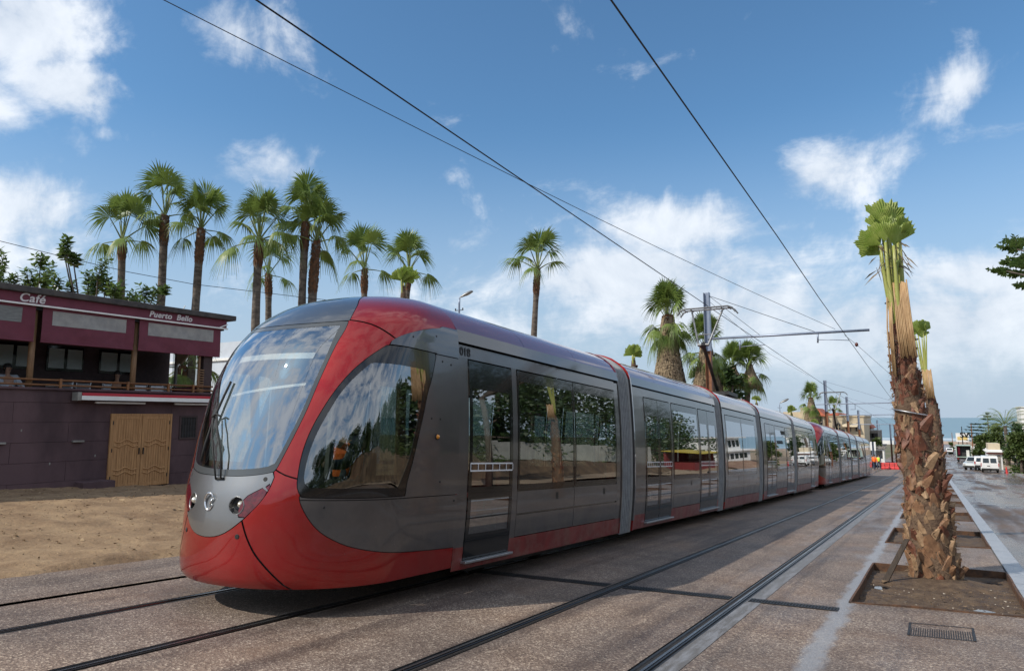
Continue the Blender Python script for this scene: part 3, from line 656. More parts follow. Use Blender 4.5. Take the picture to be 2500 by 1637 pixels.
def build_nose(root):
    # fine grid over the unrolled nose, both sides
    hs = np.concatenate([np.arange(.27, 2.9, .045), np.arange(2.9, 3.52, .03), [3.52]])
    ts = np.linspace(0, 1, 33); es = np.linspace(0, 1, 25)[1:]
    V = []; 
    for h in hs:
        W = WF(h)*PI/2; ext = CAB-float(YT(h)+LF(h)); half = np.concatenate([ts*W, W+es*max(ext, .001)])
        V += [(p, h) for p in np.concatenate([-half[::-1][:-1], half])]
    nc = 2*(len(ts)+len(es))-1; V = np.array(V)
    F = [(i*nc+j, i*nc+j+1, (i+1)*nc+j+1, (i+1)*nc+j) for i in range(len(hs)-1) for j in range(nc-1)]
    G = .005
    # regions measured off the nose (right half), as curves in (p, h)
    ws = mirror(poly([(0, 2.915), (.45, 2.925), (.855, 2.96)], [(.86, 2.955), (.91, 2.82), (.925, 2.6), (.915, 2.31), (.87, 1.98), (.79, 1.68), (.685, 1.385)], [(.69, 1.36), (.53, 1.325), (.29, 1.30), (0, 1.295)]))
    wsi = mirror(poly([(0, 2.86), (.45, 2.87), (.80, 2.90)], [(.81, 2.89), (.868, 2.6), (.86, 2.31), (.82, 1.98), (.74, 1.68), (.65, 1.43)], [(.64, 1.42), (.5, 1.39), (.29, 1.37), (0, 1.36)]))
    lamp = poly([(.685, 1.365), (.655, 1.25), (.565, 1.19), (.45, 1.125), (.395, 1.055), (.375, .985), (.39, .92), (.43, .885)], [(.435, .90), (.52, .985), (.60, 1.08), (.66, 1.2), (.695, 1.36)])
    mask = mirror(poly([(0, 1.30), (.3, 1.305), (.53, 1.33), (.69, 1.365)], [(.69, 1.365), (.662, 1.2), (.60, 1.08), (.52, .985), (.44, .90), (.29, .785), (.15, .73), (0, .715)]))
    sw = poly([(2.46, 2.70), (2.0, 2.705), (1.56, 2.70)], [(1.56, 2.70), (1.4, 2.56), (1.26, 2.40), (1.14, 2.2), (1.04, 1.99), (.965, 1.78), (.925, 1.6), (.91, 1.45), (.915, 1.3), (.935, 1.2), (.985, 1.12)], [(.985, 1.12), (1.5, 1.115), (2.19, 1.12)], [(2.19, 1.12), (2.34, 1.45), (2.48, 1.85), (2.54, 2.15), (2.54, 2.43), (2.46, 2.70)])
    swi = poly([(2.38, 2.49), (1.9, 2.495), (1.46, 2.49)], [(1.46, 2.49), (1.32, 2.33), (1.20, 2.15), (1.11, 1.95), (1.03, 1.73), (.99, 1.55), (.975, 1.4), (.985, 1.28), (1.03, 1.215)], [(1.03, 1.215), (1.6, 1.21), (2.10, 1.21)], [(2.12, 1.22), (2.29, 1.5), (2.42, 1.88), (2.47, 2.15), (2.46, 2.35), (2.39, 2.49)])
    grey = poly([(5, .49), (3.2, .495), (2.31, .53), (1.84, .57), (1.49, .64), (1.29, .72), (1.14, .82), (1.03, .96), (.965, 1.10), (.955, 1.14)], [(.955, 1.14), (1.5, 1.14), (2.0, 1.14)], [(2.0, 1.14), (2.2, 1.5), (2.3, 2.15), (2.3, 2.6), (2.42, 2.73)], [(2.42, 2.73), (5, 2.73)])
    fair = poly([(1.56, 2.715), (1.63, 2.80), (1.74, 2.865), (1.90, 2.93), (2.16, 3.01), (2.45, 3.05), (5, 3.06)], [(5, 3.06), (5, 2.725), (2.4, 2.69), (1.6, 2.69)])
    hood = mirror(poly([(0, 3.50), (.12, 3.485), (.24, 3.45), (.38, 3.39), (.55, 3.30), (.70, 3.20), (.80, 3.08), (.865, 2.97)], [(.86, 2.95), (.45, 2.91), (0, 2.90)]))
    m2 = lambda pg: (pg*np.array([-1, 1]))[::-1]
    nose = thing('cab', 'x', 'x'); nose.parent = root
    for k in ('label', 'category'): del nose[k]
    def take(name, pgs, m, off=0., rim=.014, gap=G, extra=None):
        nonlocal V, F
        f = np.max([sdist(V, pg) for pg in pgs], 0)
        Vi, Fi = clip(V, F, f-gap); o = patch_obj(name, Vi, Fi, m, nose, off, rim)
        V, F = clip(V, F, f+gap*.3, keep=False); return o, Vi, Fi
    # lamps first, then mask, screen, side windows, panels
    for s in (0, 1):
        pg = lamp if s == 0 else m2(lamp)
        f = sdist(V, pg); Vi, Fi = clip(V, F, f-.003); patch_obj('lamp_lens', Vi, Fi, M['lens_red'], nose, .001, .01); V, F = clip(V, F, f+.002, keep=False)
    # silver mask with two round lamp wells
    f = sdist(V, mask); Vm, Fm = clip(V, F, f-G); V, F = clip(V, F, f+.002, keep=False)
    for s in (1, -1):
        r = np.hypot(Vm[:, 0]-s*.345, (Vm[:, 1]-1.03)*1.0) - .082
        Vm, Fm = clip(Vm, Fm, r)
    patch_obj('nose_mask', Vm, Fm, M['silver'], nose, .004, .02)
    f = sdist(V, ws); Vw, Fw = clip(V, F, f-G); V, F = clip(V, F, f+.002, keep=False)
    fi = sdist(Vw, wsi); Vg, Fg = clip(Vw, Fw, fi); Vb, Fb = clip(Vw, Fw, fi, keep=False)
    patch_obj('windscreen', Vg, Fg, M['glass_ws'], nose, -.004, 0)
    patch_obj('windscreen_border', Vb, Fb, M['ws_border'], nose, -.002, .012)
    for s in (0, 1):
        a, b = (sw, swi) if s == 0 else (m2(sw), m2(swi))
        f = sdist(V, a); Vw, Fw = clip(V, F, f-G); V, F = clip(V, F, f+.002, keep=False)
        fi = sdist(Vw, b); Vg, Fg = clip(Vw, Fw, fi); Vb, Fb = clip(Vw, Fw, fi, keep=False)
        patch_obj('cab_side_window', Vg, Fg, M['glass_side'], nose, -.006, 0)
        patch_obj('window_border', Vb, Fb, M['black'], nose, -.003, .012)
    take('roof_fairing', [fair], M['hood'], .014, .045); take('roof_fairing', [m2(fair)], M['hood'], .014, .045)
    f = np.max([sdist(V, grey), sdist(V, m2(grey))], 0); Vg, Fg = clip(V, F, f-G); V, F = clip(V, F, f+.002, keep=False)
    up = Vg[:, 1]-1.098
    Va, Fa = clip(Vg, Fg, up-.004); Vl, Fl = clip(Vg, Fg, up+.004, keep=False)
    for k in comps(len(Va), Fa): patch_obj('cab_side_panel', Va, k, M['grey'], nose)
    for k in comps(len(Vl), Fl): patch_obj('cab_lower_panel', Vl, k, M['grey'], nose)
    take('windscreen_hood', [hood], M['hood'])
    # seams in the red shell
    for ln, w in ((crom([(.85, 2.968), (1.05, 2.945), (1.25, 2.90), (1.6, 2.785)]), .007), (crom([(.68, 1.375), (.78, 1.33), (.925, 1.295)]), .007), (crom([(.43, .895), (.50, .74), (.58, .61), (.66, .52), (.75, .43), (.92, .26)]), .009)):
        for s in (1, -1):
            V, F = seam(V, F, np.array(ln)*np.array([s, 1]), w)
    for k in comps(len(V), F):
        pc = V[[i for fc in k for i in fc]]; c = pc.mean(0)
        nm = 'roof_cowl' if pc[:, 1].max() > 3.3 else 'windscreen_pillar' if c[1] > 1.45 else 'nose_bumper' if abs(c[0]) < .3 else 'lower_skirt'
        patch_obj(nm, V, k, M['red'], nose, 0., .014)
    # dark liner behind the joints
    hs2 = np.arange(.3, 3.5, .08); V2 = []
    for h in hs2:
        W = WF(h)*PI/2; ext = CAB-float(YT(h)+LF(h)); half = np.concatenate([np.linspace(0, 1, 17)*W, W+np.linspace(0, 1, 9)[1:]*max(ext, .001)])
        V2 += [(p, h) for p in np.concatenate([-half[::-1][:-1], half])]
    nc = 49; V2 = np.array(V2); F2 = [(i*nc+j, i*nc+j+1, (i+1)*nc+j+1, (i+1)*nc+j) for i in range(len(hs2)-1) for j in range(nc-1)]
    for pg in (wsi, swi, m2(swi)): 
        V2, F2 = clip(V2, F2, sdist(V2, pg)-.02, keep=False)
    for s in (1, -1): V2, F2 = clip(V2, F2, np.hypot(V2[:, 0]-s*.345, V2[:, 1]-1.03)-.085)
    patch_obj('inner_shell', V2, F2, M['dark'], nose, -.03, 0)
    # headlamps: chrome ring, bowl, bulb
    for s in (1, -1):
        q, n = surf(np.array([s*.345]), np.array([1.03])); c = Vector(q[0]); nn = Vector(n[0]); Mx = Matrix.Translation(c) @ nn.to_track_quat('Z', 'Y').to_matrix().to_4x4()
        hl = MB().lathe([(.066, -.055), (.078, -.012), (.081, .003), (.086, .004), (.089, -.004)], 24, M=Mx).build('headlamp_ring', M['silver'], nose, True)
        hl = MB().lathe([(.003, -.085), (.04, -.075), (.078, -.02), (.081, 0)], 24, M=Mx).build('headlamp', M['bowl'], nose, True)
        Mb = Mx @ Matrix.Translation((s*.030, .012, -.03))
        MB().lathe([(.001, .036), (.018, .03), (.034, .012), (.04, -.01), (.034, -.05)], 16, M=Mb).build('headlamp_bulb', M['bulb'], nose, True)
    # emblem: an open ring, and two round bolt holes
    q, n = surf(np.array([0.]), np.array([1.05])); c = Vector(q[0])
    ring = [c+Vector((.062*math.cos(a)*(1+.12*math.sin(a)), -.016, .082*math.sin(a))) for a in np.linspace(.5, 2*PI-.25, 22)]
    MB().tube(ring, [.004+.008*math.sin(PI*i/21) for i in range(22)], 8).tube([c+Vector((.055, -.014, .03)), c+Vector((.03, -.02, .0)), c+Vector((.012, -.016, -.045))], [.009, .009, .004], 8).build('emblem', M['chrome'], nose, True)
    hb = MB()
    for p, h in ((.40, .745), (-.40, .745), (.595, 1.285), (-.595, 1.285)):
        q, n = surf(np.array([p]), np.array([h])); Mx = Matrix.Translation(Vector(q[0])) @ Vector(n[0]).to_track_quat('Z', 'Y').to_matrix().to_4x4()
        hb.lathe([(.0005, .006), (.02, .006), (.024, .002)], 12, M=Mx)
    stuff(hb.build('bolt_holes', M['rubber'], nose))
    for s in (1, -1):
        q, n = surf(np.array([s*2.77]), np.array([1.75])); Mx = Matrix.Translation(Vector(q[0])) @ Vector(n[0]).to_track_quat('Z', 'Y').to_matrix().to_4x4()
        MB().lathe([(.034, .0), (.034, .012), (.028, .014)], 16, M=Mx).lathe([(.026, .012), (.018, .028), (.001, .032)], 16, M=Mx, mi=1).build('side_indicator', [M['rubber'], M['amber']], nose, True)
    # small fixings on the fairing and panels
    fb = MB()
    for s in (1, -1):
        for p, h in ((1.86, 2.83), (2.22, 2.90), (2.62, 2.62), (2.80, 2.60), (2.66, 1.95), (2.82, 1.95), (2.82, 1.25), (1.2, 1.03), (3.0, 1.03)):
            q, n = surf(np.array([s*p]), np.array([h]), .013 if h > 2.75 else .001); Mx = Matrix.Translation(Vector(q[0])) @ Vector(n[0]).to_track_quat('Z', 'Y').to_matrix().to_4x4()
            fb.lathe([(.0005, .004), (.011, .004), (.013, 0)], 8, M=Mx)
    stuff(fb.build('fixings', M['rubber'], nose))
    # wiper: two arms and a blade lying up the screen
    wp = MB(); sp = lambda p, h, o=.03: tuple(surf(np.array([p]), np.array([h]), o)[0][0])
    wp.tube([sp(.02, 1.26), sp(-.10, 1.5, .05), sp(-.22, 1.72, .06), sp(-.30, 1.86, .05)], .009, 6).tube([sp(.09, 1.27), sp(.02, 1.5, .05), sp(-.12, 1.72, .06), sp(-.25, 1.88, .05)], .009, 6)
    wp.tube([sp(-.37, 1.42, .02), sp(-.36, 1.6, .025), sp(-.33, 1.85, .03), sp(-.29, 2.1, .025), sp(-.27, 2.26, .02)], .014, 6)
    wp.tube([sp(-.34, 1.87, .05), sp(-.26, 1.90, .06), sp(-.18, 1.88, .05)], .01, 6).tube([sp(-.0, 1.265, .012), sp(.11, 1.27, .012)], .014, 8)
    wp.build('wiper', M['rubber'], nose, True)
    # cab fittings seen through the glass
    d = MB()
    d.prism([(-1.0, .55, 1.12), (-1.0, .45, 1.22), (-1.0, .95, 1.28), (-1.0, 1.25, 1.12)], (2.0, 0, 0)); d.prism([(-.6, .5, .38), (.6, .5, .38), (1.12, 1.3, .38), (1.12, 2.3, .38), (-1.12, 2.3, .38), (-1.12, 1.3, .38)], (0, 0, .05))
    d.build('dashboard', M['dark'], nose)
    MB().box(-1.22, 1.22, 2.30, 2.34, .4, 1.15).box(-1.22, -.45, 2.30, 2.34, 1.15, 2.7).box(.55, 1.22, 2.30, 2.34, 1.15, 2.7).box(-1.2, 1.2, 2.3, 2.34, 2.45, 2.85).build('cab_bulkhead', M['dark'], nose)
    MB().box(-.9, .9, 1.05, 2.3, 2.72, 2.75).build('cab_ceiling', M['interior'], nose)
    MB().box(-.25, .25, 1.6, 2.05, .75, .85).box(-.25, .25, 1.98, 2.1, .85, 1.55).box(-.1, .1, 1.7, 1.95, .42, .75).box(-.15, .15, 1.98, 2.06, 1.57, 1.78).build('driver_seat', M['orange_seat'], nose, bevel=.03)
    vz = MB(); q1 = [surf(np.array([p]), np.array([2.63]), -.1)[0][0] for p in np.linspace(-.66, .66, 9)]; q2 = [surf(np.array([p]), np.array([2.56]), -.1)[0][0] for p in np.linspace(-.66, .66, 9)]
    vz.grid([[tuple(v) for v in q2], [tuple(v) for v in q1]]); vz.build('destination_frame', M['white'], nose)
    vz = MB(); q1 = [surf(np.array([p]), np.array([2.235+.10*p]), -.14)[0][0] for p in np.linspace(-.5, .68, 9)]; q2 = [surf(np.array([p]), np.array([2.205+.10*p]), -.14)[0][0] for p in np.linspace(-.5, .68, 9)]
    vz.grid([[tuple(v) for v in q2], [tuple(v) for v in q1]]); vz.build('blind_edge', M['white'], nose)
    MB().box(-.012, .012, .62, .66, 1.3, 2.3).box(.55, .61, .95, 1.01, 1.25, 2.6).build('cab_post', M['interior'], nose)
    return nose
M['dkalu'] = mat('weathered_aluminium', (.16, .165, .17), .45, metal=.6, var=.2)
M['bowl'] = mat('lamp_bowl', (.05, .055, .06), .2, metal=.6)
M['ws_border'] = mat('screen_border', (.06, .065, .068), .3, coat=.4)
M['orange_seat'] = mat('driver_seat_fabric', (.05, .03, .03), .8)

# ---- straight carriages
def patch(mb, s, y0, y1, h0, h1, off=0., mi=0, ny=1, thick=0.):
    n = max(1, int((h1-h0)/.12)); hs = np.linspace(h0, h1, n+1); yy = np.linspace(y0, y1, ny+1)
    rows = [[(s*(float(WF(h))+off), y, h) for y in yy] for h in hs]
    mb.grid(rows, mi, flip=(s < 0))
    if thick:
        i = [[(s*(float(WF(h))+off-thick), y, h) for y in yy] for h in hs]
        mb.grid(i, mi, flip=(s > 0))
        for a, b in ((rows[0], i[0]), (i[-1], rows[-1])): mb.grid([b, a] if s > 0 else [a, b], mi)
        for k in (0, -1):
            mb.grid([[r[k] for r in rows], [r[k] for r in i]], mi, flip=(k == 0) == (s > 0))
def ring_pts(y, off=0., h0=.22, top=True):
    hs = [h0, .4, .7, 1.0, 1.3, 1.6, 2.0, 2.4, 2.7, 2.9, 3.0, 3.1, 3.2, 3.3, 3.38, 3.44, 3.48, 3.51]
    r = [(float(WF(h))+off, y, h+(off if h > 3.3 else off*.6 if h > 3.0 else 0)) for h in hs]
    return r + [(0, y, 3.52+off)] + [(-x, y, h) for x, y, h in r[::-1]]
def side_window(root, s, y0, y1, h0=1.10, h1=2.70):
    mb = MB(); e = .045
    patch(mb, s, y0, y1, h0, h0+e*1.6, .006, 1); patch(mb, s, y0, y1, h1-e*3.2, h1, .006, 1)
    patch(mb, s, y0, y0+e, h0+e*1.6, h1-e*3.2, .006, 1); patch(mb, s, y1-e, y1, h0+e*1.6, h1-e*3.2, .006, 1)
    patch(mb, s, y0+e, y1-e, h0+e*1.6, h1-e*3.2, .004, 0)
    return mb.build('window', [M['glass_side'], M['black']], root, True)
def door_leaf(root, s, y0, y1, sticker=True):
    mb = MB(); h0, h1 = .335, 2.70; e = .05; a, b, c, d = .62, 1.03, 1.17, 2.36
    for (p, q) in ((h0, a), (b, c), (d, h1)): patch(mb, s, y0, y1, p, q, .008, 1)
    for (p, q) in ((a, b), (c, d)):
        patch(mb, s, y0, y0+e*1.4, p, q, .008, 1); patch(mb, s, y1-e*1.4, y1, p, q, .008, 1); patch(mb, s, y0+e*1.4, y1-e*1.4, p, q, .004, 0)
    if sticker:
        for (p, q) in ((1.355, 1.372), (1.443, 1.46)): patch(mb, s, y0+.03, y1-.01, p, q, .0095, 2)
        n = 6; w = (y1-y0-.04)/n
        for k in range(n+1):
            y = y0+.03+w*k; patch(mb, s, y, y+.014, 1.372, 1.443, .0095, 2)
    return mb.build('door', [M['glass_side'], M['black'], M['sticker']], root, True)
def carriage(root, L, doors, wins, cab=False, seats=True):
    """body of one carriage from y = 0 to L; doors: list of (y0, y1, leaves); wins: list of (y0, y1, sill)"""
    car = bpy.data.objects.new('carriage', None); COL.objects.link(car); car.parent = root
    for s in (1, -1):
        sh = MB(); sk = MB()
        cuts = sorted([(a, b, 'd', n) for a, b, n in doors] + [(a, b, 'w', n) for a, b, n in wins])
        y = 0.
        for a, b, t, n in cuts + [(L, L, 'e', 0)]:
            if a > y+.001: patch(sh, s, y, a, .48, 2.72, 0, 0)            # pillar
            y = b
        patch(sh, s, 0, L, 2.72, 2.855, 0, 0); patch(sh, s, 0, L, 2.855, 2.91, -.03, 1)
        patch(sh, s, 0, L, 2.905, 3.06, .016, 0)
        y = 0.
        for a, b, n in sorted(doors) + [(L, L, 0)]:
            if a > y+.001:
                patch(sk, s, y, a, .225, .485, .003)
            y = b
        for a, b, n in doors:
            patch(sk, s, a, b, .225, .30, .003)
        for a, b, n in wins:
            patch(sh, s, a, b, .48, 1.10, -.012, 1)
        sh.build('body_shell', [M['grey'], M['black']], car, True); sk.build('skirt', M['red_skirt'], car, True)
    for s in (1, -1):
        for a, b, n in wins:
            for (p, q) in ((.495, .77), (.795, 1.08)):
                mb = MB(); patch(mb, s, a+.006, b-.006, p, q, .002, 0, thick=.02); mb.build('side_panel', M['grey'], car, False)
            side_window(car, s, a+.008, b-.008)
            mb = MB(); patch(mb, s, (a+b)/2+.25, (a+b)/2+.33, .93, 1.03, .003, 0, thick=.006); mb.build('panel_latch', M['dkmetal'], car)
        for a, b, n in doors:
            w = (b-a)/n
            for k in range(n): door_leaf(car, s, a+k*w+.008, a+(k+1)*w-.008)
            mb = MB(); hw = float(WF(.31)); mb.box(*sorted((s*(hw-.02), s*(hw+.075))), a-.02, b+.02, .295, .325); mb.build('door_step', M['alu'], car, bevel=.006)
    rf = MB(); pr = ring_pts(0); sel = [p for p in pr if p[2] >= 3.05]
    nseg = max(1, round(L/1.7)); 
    for k in range(nseg):
        a, b = k*L/nseg+.004, (k+1)*L/nseg-.004
        o = MB().grid([[(x, y, h) for x, _, h in [(float(WF(3.06))+.004, 0, 3.06)] + [q for q in sel if q[2] >= 3.1] + [(-float(WF(3.06))-.004, 0, 3.06)]] for y in (a, b)], flip=True).build('roof_panel', M['roof'], car, True)
    MB().box(-1.1, 1.1, 0, L, 3.0, 3.03).build('roof_deck', M['dark'], car)
    MB().box(-1.24, 1.24, 0, L, .33, .40).build('floor', M['dark'], car)
    MB().box(-1.2, 1.2, 0, L, 2.60, 2.64).box(-.1, .1, .1, L-.1, 2.57, 2.598).build('ceiling', M['ceil'], car)
    if seats:
        y = .5
        for a, b, n in wins:
            k = int((b-a)/.8)
            for i in range(k):
                yy = a+.3+i*.8
                for x in (-.85, .85):
                    MB().box(x-.22, x+.22, yy, yy+.42, .78, .85).box(x-.22, x+.22, yy+.38, yy+.45, .85, 1.38).box(x-.1, x+.1, yy+.1, yy+.3, .4, .78).build('seat', M['seat'], car)
        pl = MB()
        for a, b, n in doors: pl.tube([(.5, a-.05, .4), (.5, a-.05, 2.6)], .018, 6).tube([(-.5, b+.05, .4), (-.5, b+.05, 2.6)], .018, 6)
        pl.build('grab_pole', M['alu'], car)
    # end frames
    for y, d in ((0, 1), (L, -1)):
        if cab and y == 0 or not cab and y == L: continue
        e = MB(); a = ring_pts(y, .012 if cab else .030); b = ring_pts(y+d*(.03 if cab else .07), .010 if cab else .020)
        for k in range(len(a)-1):
            h = (a[k][2]+a[k+1][2])/2; e.add([a[k], a[k+1], b[k+1], b[k]], [(3, 2, 1, 0) if d > 0 else (0, 1, 2, 3)], 0 if h > 2.95 or h < .5 else 1)
        c = ring_pts(y, -.10)
        for k in range(len(a)-1):
            h = (a[k][2]+a[k+1][2])/2; e.add([a[k], a[k+1], c[k+1], c[k]], [(0, 1, 2, 3) if d > 0 else (3, 2, 1, 0)], 0 if h > 2.95 or h < .5 else 1)
        e.build('end_frame', [M['red'], M['grey']], car, True)
    return car
def gangway(root, L):
    g = bpy.data.objects.new('gangway', None); COL.objects.link(g); g.parent = root
    MB().grid([ring_pts(.0, -.03, .2), ring_pts(L, -.03, .2)], flip=True).build('bellows', M['rubber'], g, False)
    n = 5; w = (L-.17)/n
    for k in range(n):
        a = .025+k*w; MB().grid([ring_pts(a+q*w, o, .2) for q, o in ((.14, -.03), (.17, .004), (.24, .012), (.36, .012), (.43, .004), (.46, -.03))], flip=True).build('bellows_fold', M['bellows'], g, False)
    MB().grid([ring_pts(L-.15, -.11, .2), ring_pts(L-.14, .0, .2), ring_pts(L-.06, .008, .2), ring_pts(L-.015, -.005, .2), ring_pts(L-.01, -.11, .2)], flip=True).build('bellows_frame', M['bellow_edge'], g, False)
    MB().grid([ring_pts(-.02, -.14, .3), ring_pts(L+.02, -.14, .3)], flip=False).build('gangway_lining', M['interior'], g)
    return g
def bogie(root, y):
    b = bpy.data.objects.new('bogie', None); COL.objects.link(b); b.parent = root; b.location = (0, y, 0)
    MB().box(-1.05, 1.05, -1.25, 1.25, .16, .34).box(-.98, -.86, -1.3, 1.3, .1, .2).box(.86, .98, -1.3, 1.3, .1, .2).build('bogie_frame', M['dkmetal'], b)
    for yy in (-.8, .8):
        for x in (-.73, .73):
            MB().lathe([(.001, -.07), (.2, -.07), (.22, -.045), (.295, -.04), (.30, 0), (.295, .05), (.32, .055), (.32, .07), (.001, .07)], 20, M=Matrix.Translation((x, yy, .30)) @ Matrix.Rotation(PI/2, 4, 'Y')).build('wheel', M['dkmetal'], b, True)
def pantograph(root, y):
    p = bpy.data.objects.new('pantograph', None); COL.objects.link(p); p.parent = root; p.location = (0, y, 3.5)
    MB().box(-.55, .55, .3, 1.5, .05, .16).build('pantograph_base', M['dkmetal'], p)
    MB().tube([(0, 1.2, .12), (0, -.55, 1.55)], .06, 8).tube([(0, -.6, 1.5), (0, -.5, 1.62)], .09, 8).build('lower_arm', M['dkmetal'], p)
    u = MB(); k = Vector((0, -.55, 1.58))
    u.tube([k+Vector((-.18, 0, 0)), k+Vector((.18, 0, 0))], .05, 8).tube([k+Vector((-.16, 0, 0)), (-.5, -.05, 2.78)], .032, 8).tube([k+Vector((.16, 0, 0)), (.5, -.05, 2.78)], .032, 8).tube([k+Vector((-.3, .15, .36)), k+Vector((.3, .15, .36))], .016, 6)
    u.build('upper_arm', M['dkalu'], p)
    h = MB()
    for d in (-.22, .12): h.tube([(-.95, d, 2.66), (-.85, d, 2.80), (-.72, d, 2.86), (.72, d, 2.86), (.85, d, 2.80), (.95, d, 2.66)], .028, 6)
    for x in (-.72, -.5, .5, .72): h.tube([(x, -.24, 2.83), (x, .14, 2.83)], .02, 6)
    h.build('collector_head', M['dkalu'], p)
def tram_unit():
    root = thing('tram', 'x', 'tram')
    build_nose(root)
    L1, L2, L3, B = 7.28-CAB, 5.95, 4.3, .57
    ends = []
    def cabcar():
        c = carriage(root, L1, [(2.50-CAB, 3.53-CAB, 1)], [(3.66-CAB, 5.38-CAB, 0), (5.385-CAB, 7.06-CAB, 0)], cab=True); return c
    c1 = cabcar(); c1.location.y = CAB
    # fleet number
    t = bpy.data.curves.new('fleet_number', 'FONT'); t.body = '018'; t.size = .15; t.extrude = .002; t.offset = .002
    y = 7.28
    g = gangway(root, B); g.location.y = y; y += B
    w2 = [(2.33, 4.24, 0)]; d2 = [(.66, 2.22, 2), (4.32, 5.84, 2)]
    c = carriage(root, L2, d2, w2); c.location.y = y; y += L2
    g2 = copy_tree(g, root); g2.location.y = y; y += B
    c = carriage(root, L3, [], [(.35, 2.145, 0), (2.15, 3.95, 0)]); c.location.y = y; bogie(root, y+L3/2); pantograph(root, y+L3/2+1.35); y += L3
    g2 = copy_tree(g, root); g2.location.y = y; y += B
    c2 = copy_tree(root.children[4] if False else [o for o in root.children if o.name.startswith('carriage')][1], root); c2.location.y = y; y += L2
    g2 = copy_tree(g, root); g2.location.y = y; y += B
    c = copy_tree(c1, root); c.rotation_euler.z = PI; c.location.y = y+L1; y += L1
    nose = [o for o in root.children if o.name.startswith('cab')][0]
    n2 = copy_tree(nose, root); n2.rotation_euler.z = PI; n2.location.y = y+CAB; y += CAB
    bogie(root, 4.35); bogie(root, y-4.35)
    return root, y, t
tram, TL, num = tram_unit()
XC, TY0 = -6.108, 4.25
TROT = math.atan(SL)
tram.location = (XC, TY0, SL*TY0); tram.rotation_euler = (TROT, 0, 0)
tram2 = copy_tree(tram); dy = (TL+.16)*math.cos(TROT); tram2.location = (XC, TY0+dy, SL*(TY0+dy)); 
tag(tram, 'long red and grey articulated tram with its bullet nose nearest the camera', 'tram', 'red and grey coupled trams')
tag(tram2, 'second red and grey tram coupled behind the near one, ending by the workers', 'tram', 'red and grey coupled trams')
num.materials.append(mat('number_black', (.012, .012, .013), .5)); no = text_mesh('fleet_number', num, tram)
no.location = (float(WF(2.78))+.006, CAB+.035, 2.745); no.rotation_euler = (PI/2-.05, 0, PI/2)
# ---------------------------------------------------------------- palms and trees
M['frond'] = leafmat('palm_frond', (.095, .15, .030), (.19, .25, .062), 1.5, .24)
M['frond_y'] = leafmat('young_frond', (.12, .19, .035), (.22, .26, .05), 1.5, .3)
M['petiole'] = mat('petiole', (.16, .20, .06), .5, var=.2)
M['trunk'] = mat('palm_trunk', (.075, .058, .048), .9, col2=(.20, .165, .135), scale=1.3, stretch=(2, 2, 5), bump=.8, bscale=12, detail=8)
M['boots'] = mat('leaf_base_brown', (.17, .075, .035), .85, col2=(.075, .045, .028), scale=6, bump=.6, bscale=20)
M['deadleaf'] = mat('dead_frond', (.30, .225, .14), .9, col2=(.15, .11, .07), scale=3)
def frond_mesh(name, elev, seed, pet=1.05, rad=.86, nseg=30, spread=112, droop=.5, mats=None):
    rn = random.Random(seed); mb = MB(); e = R(elev); sag = .28*math.cos(e)
    pts = []
    for i in range(7):
        t = i/6; pts.append(Vector((math.cos(e)*pet*t, 0, math.sin(e)*pet*t - sag*pet*t*t*.6)))
    mb.tube(pts, [.034-.018*i/6 for i in range(7)], 5, 1)
    E = pts[-1]; d = (pts[-1]-pts[-2]).normalized(); s = Vector((0, 1, 0)); roll = rn.uniform(-.5, .5); n = d.cross(s).normalized()
    s2 = s*math.cos(roll)+n*math.sin(roll); n2 = d.cross(s2).normalized()
    if n2.z < 0: n2 = -n2
    d = (d - n2*.18).normalized()
    ts = [.03, .32, .56, .78, 1.0]
    for i in range(nseg):
        ph = R(-spread + 2*spread*(i+.5)/nseg + rn.uniform(-1.5, 1.5)); hw = R(spread/nseg)*1.02
        L_ = rad*(.70+.30*math.cos(ph*.75))*rn.uniform(.92, 1.06); dr = droop*rn.uniform(.7, 1.45)
        def P(t, a):
            q = d*math.cos(ph+a)+s2*math.sin(ph+a)
            fold = -n2*(.30*abs(math.sin(ph))**1.5*t)
            p = E + (q+fold)*L_*t
            p.z -= dr*L_*(max(0, t-.30)/.70)**2.0*(.75+.6*abs(math.sin(ph)))
            return p
        L0 = []; R0 = []
        for k, t in enumerate(ts):
            a = hw*(1 if t <= .56 else .62*(1-(t-.56)/.44)*.56/t+.03)
            z = n2*(.02*t if t < .6 else .004)
            L0.append(P(t, -a)+z); R0.append(P(t, a)-z)
        mb.grid([L0, R0], 0)
    return mb.mesh(name, mats or [M['frond'], M['petiole']])
ELEV = [84, 72, 60, 48, 36, 22, 6, -12, -38]
FRONDS = {(e, k): frond_mesh('frond', e, i*10+k, pet=(1.25 if e > 65 else 1.1 if e > 30 else .85), rad=(.96 if e > 65 else .88 if e > 30 else .80)*(1+.08*(k-1)), droop=(.22 if e > 65 else .42 if e > 30 else .7)) for i, e in enumerate(ELEV) for k in (0, 1, 2)}
YFROND = [frond_mesh('young_frond', 80, 500+i, .9, .95, 22, 60, .12, [M['frond_y'], M['petiole']]) for i in (0, 1)]
def trunk_shape(a, b, r0, r1, lean=0., n=22, seed=1, flare=1.15):
    rn = random.Random(seed); pts = []; rs = []
    a, b = Vector(a), Vector(b); ax = rn.uniform(0, 6)
    for i in range(n):
        t = i/(n-1); p = a.lerp(b, t); p += Vector((math.cos(ax), math.sin(ax), 0))*lean*math.sin(PI*t)
        pts.append(p); rs.append((r0+(r1-r0)*t)*(flare if t < .06 else 1)*(1+rn.uniform(-.05, .05)))
    return pts, rs
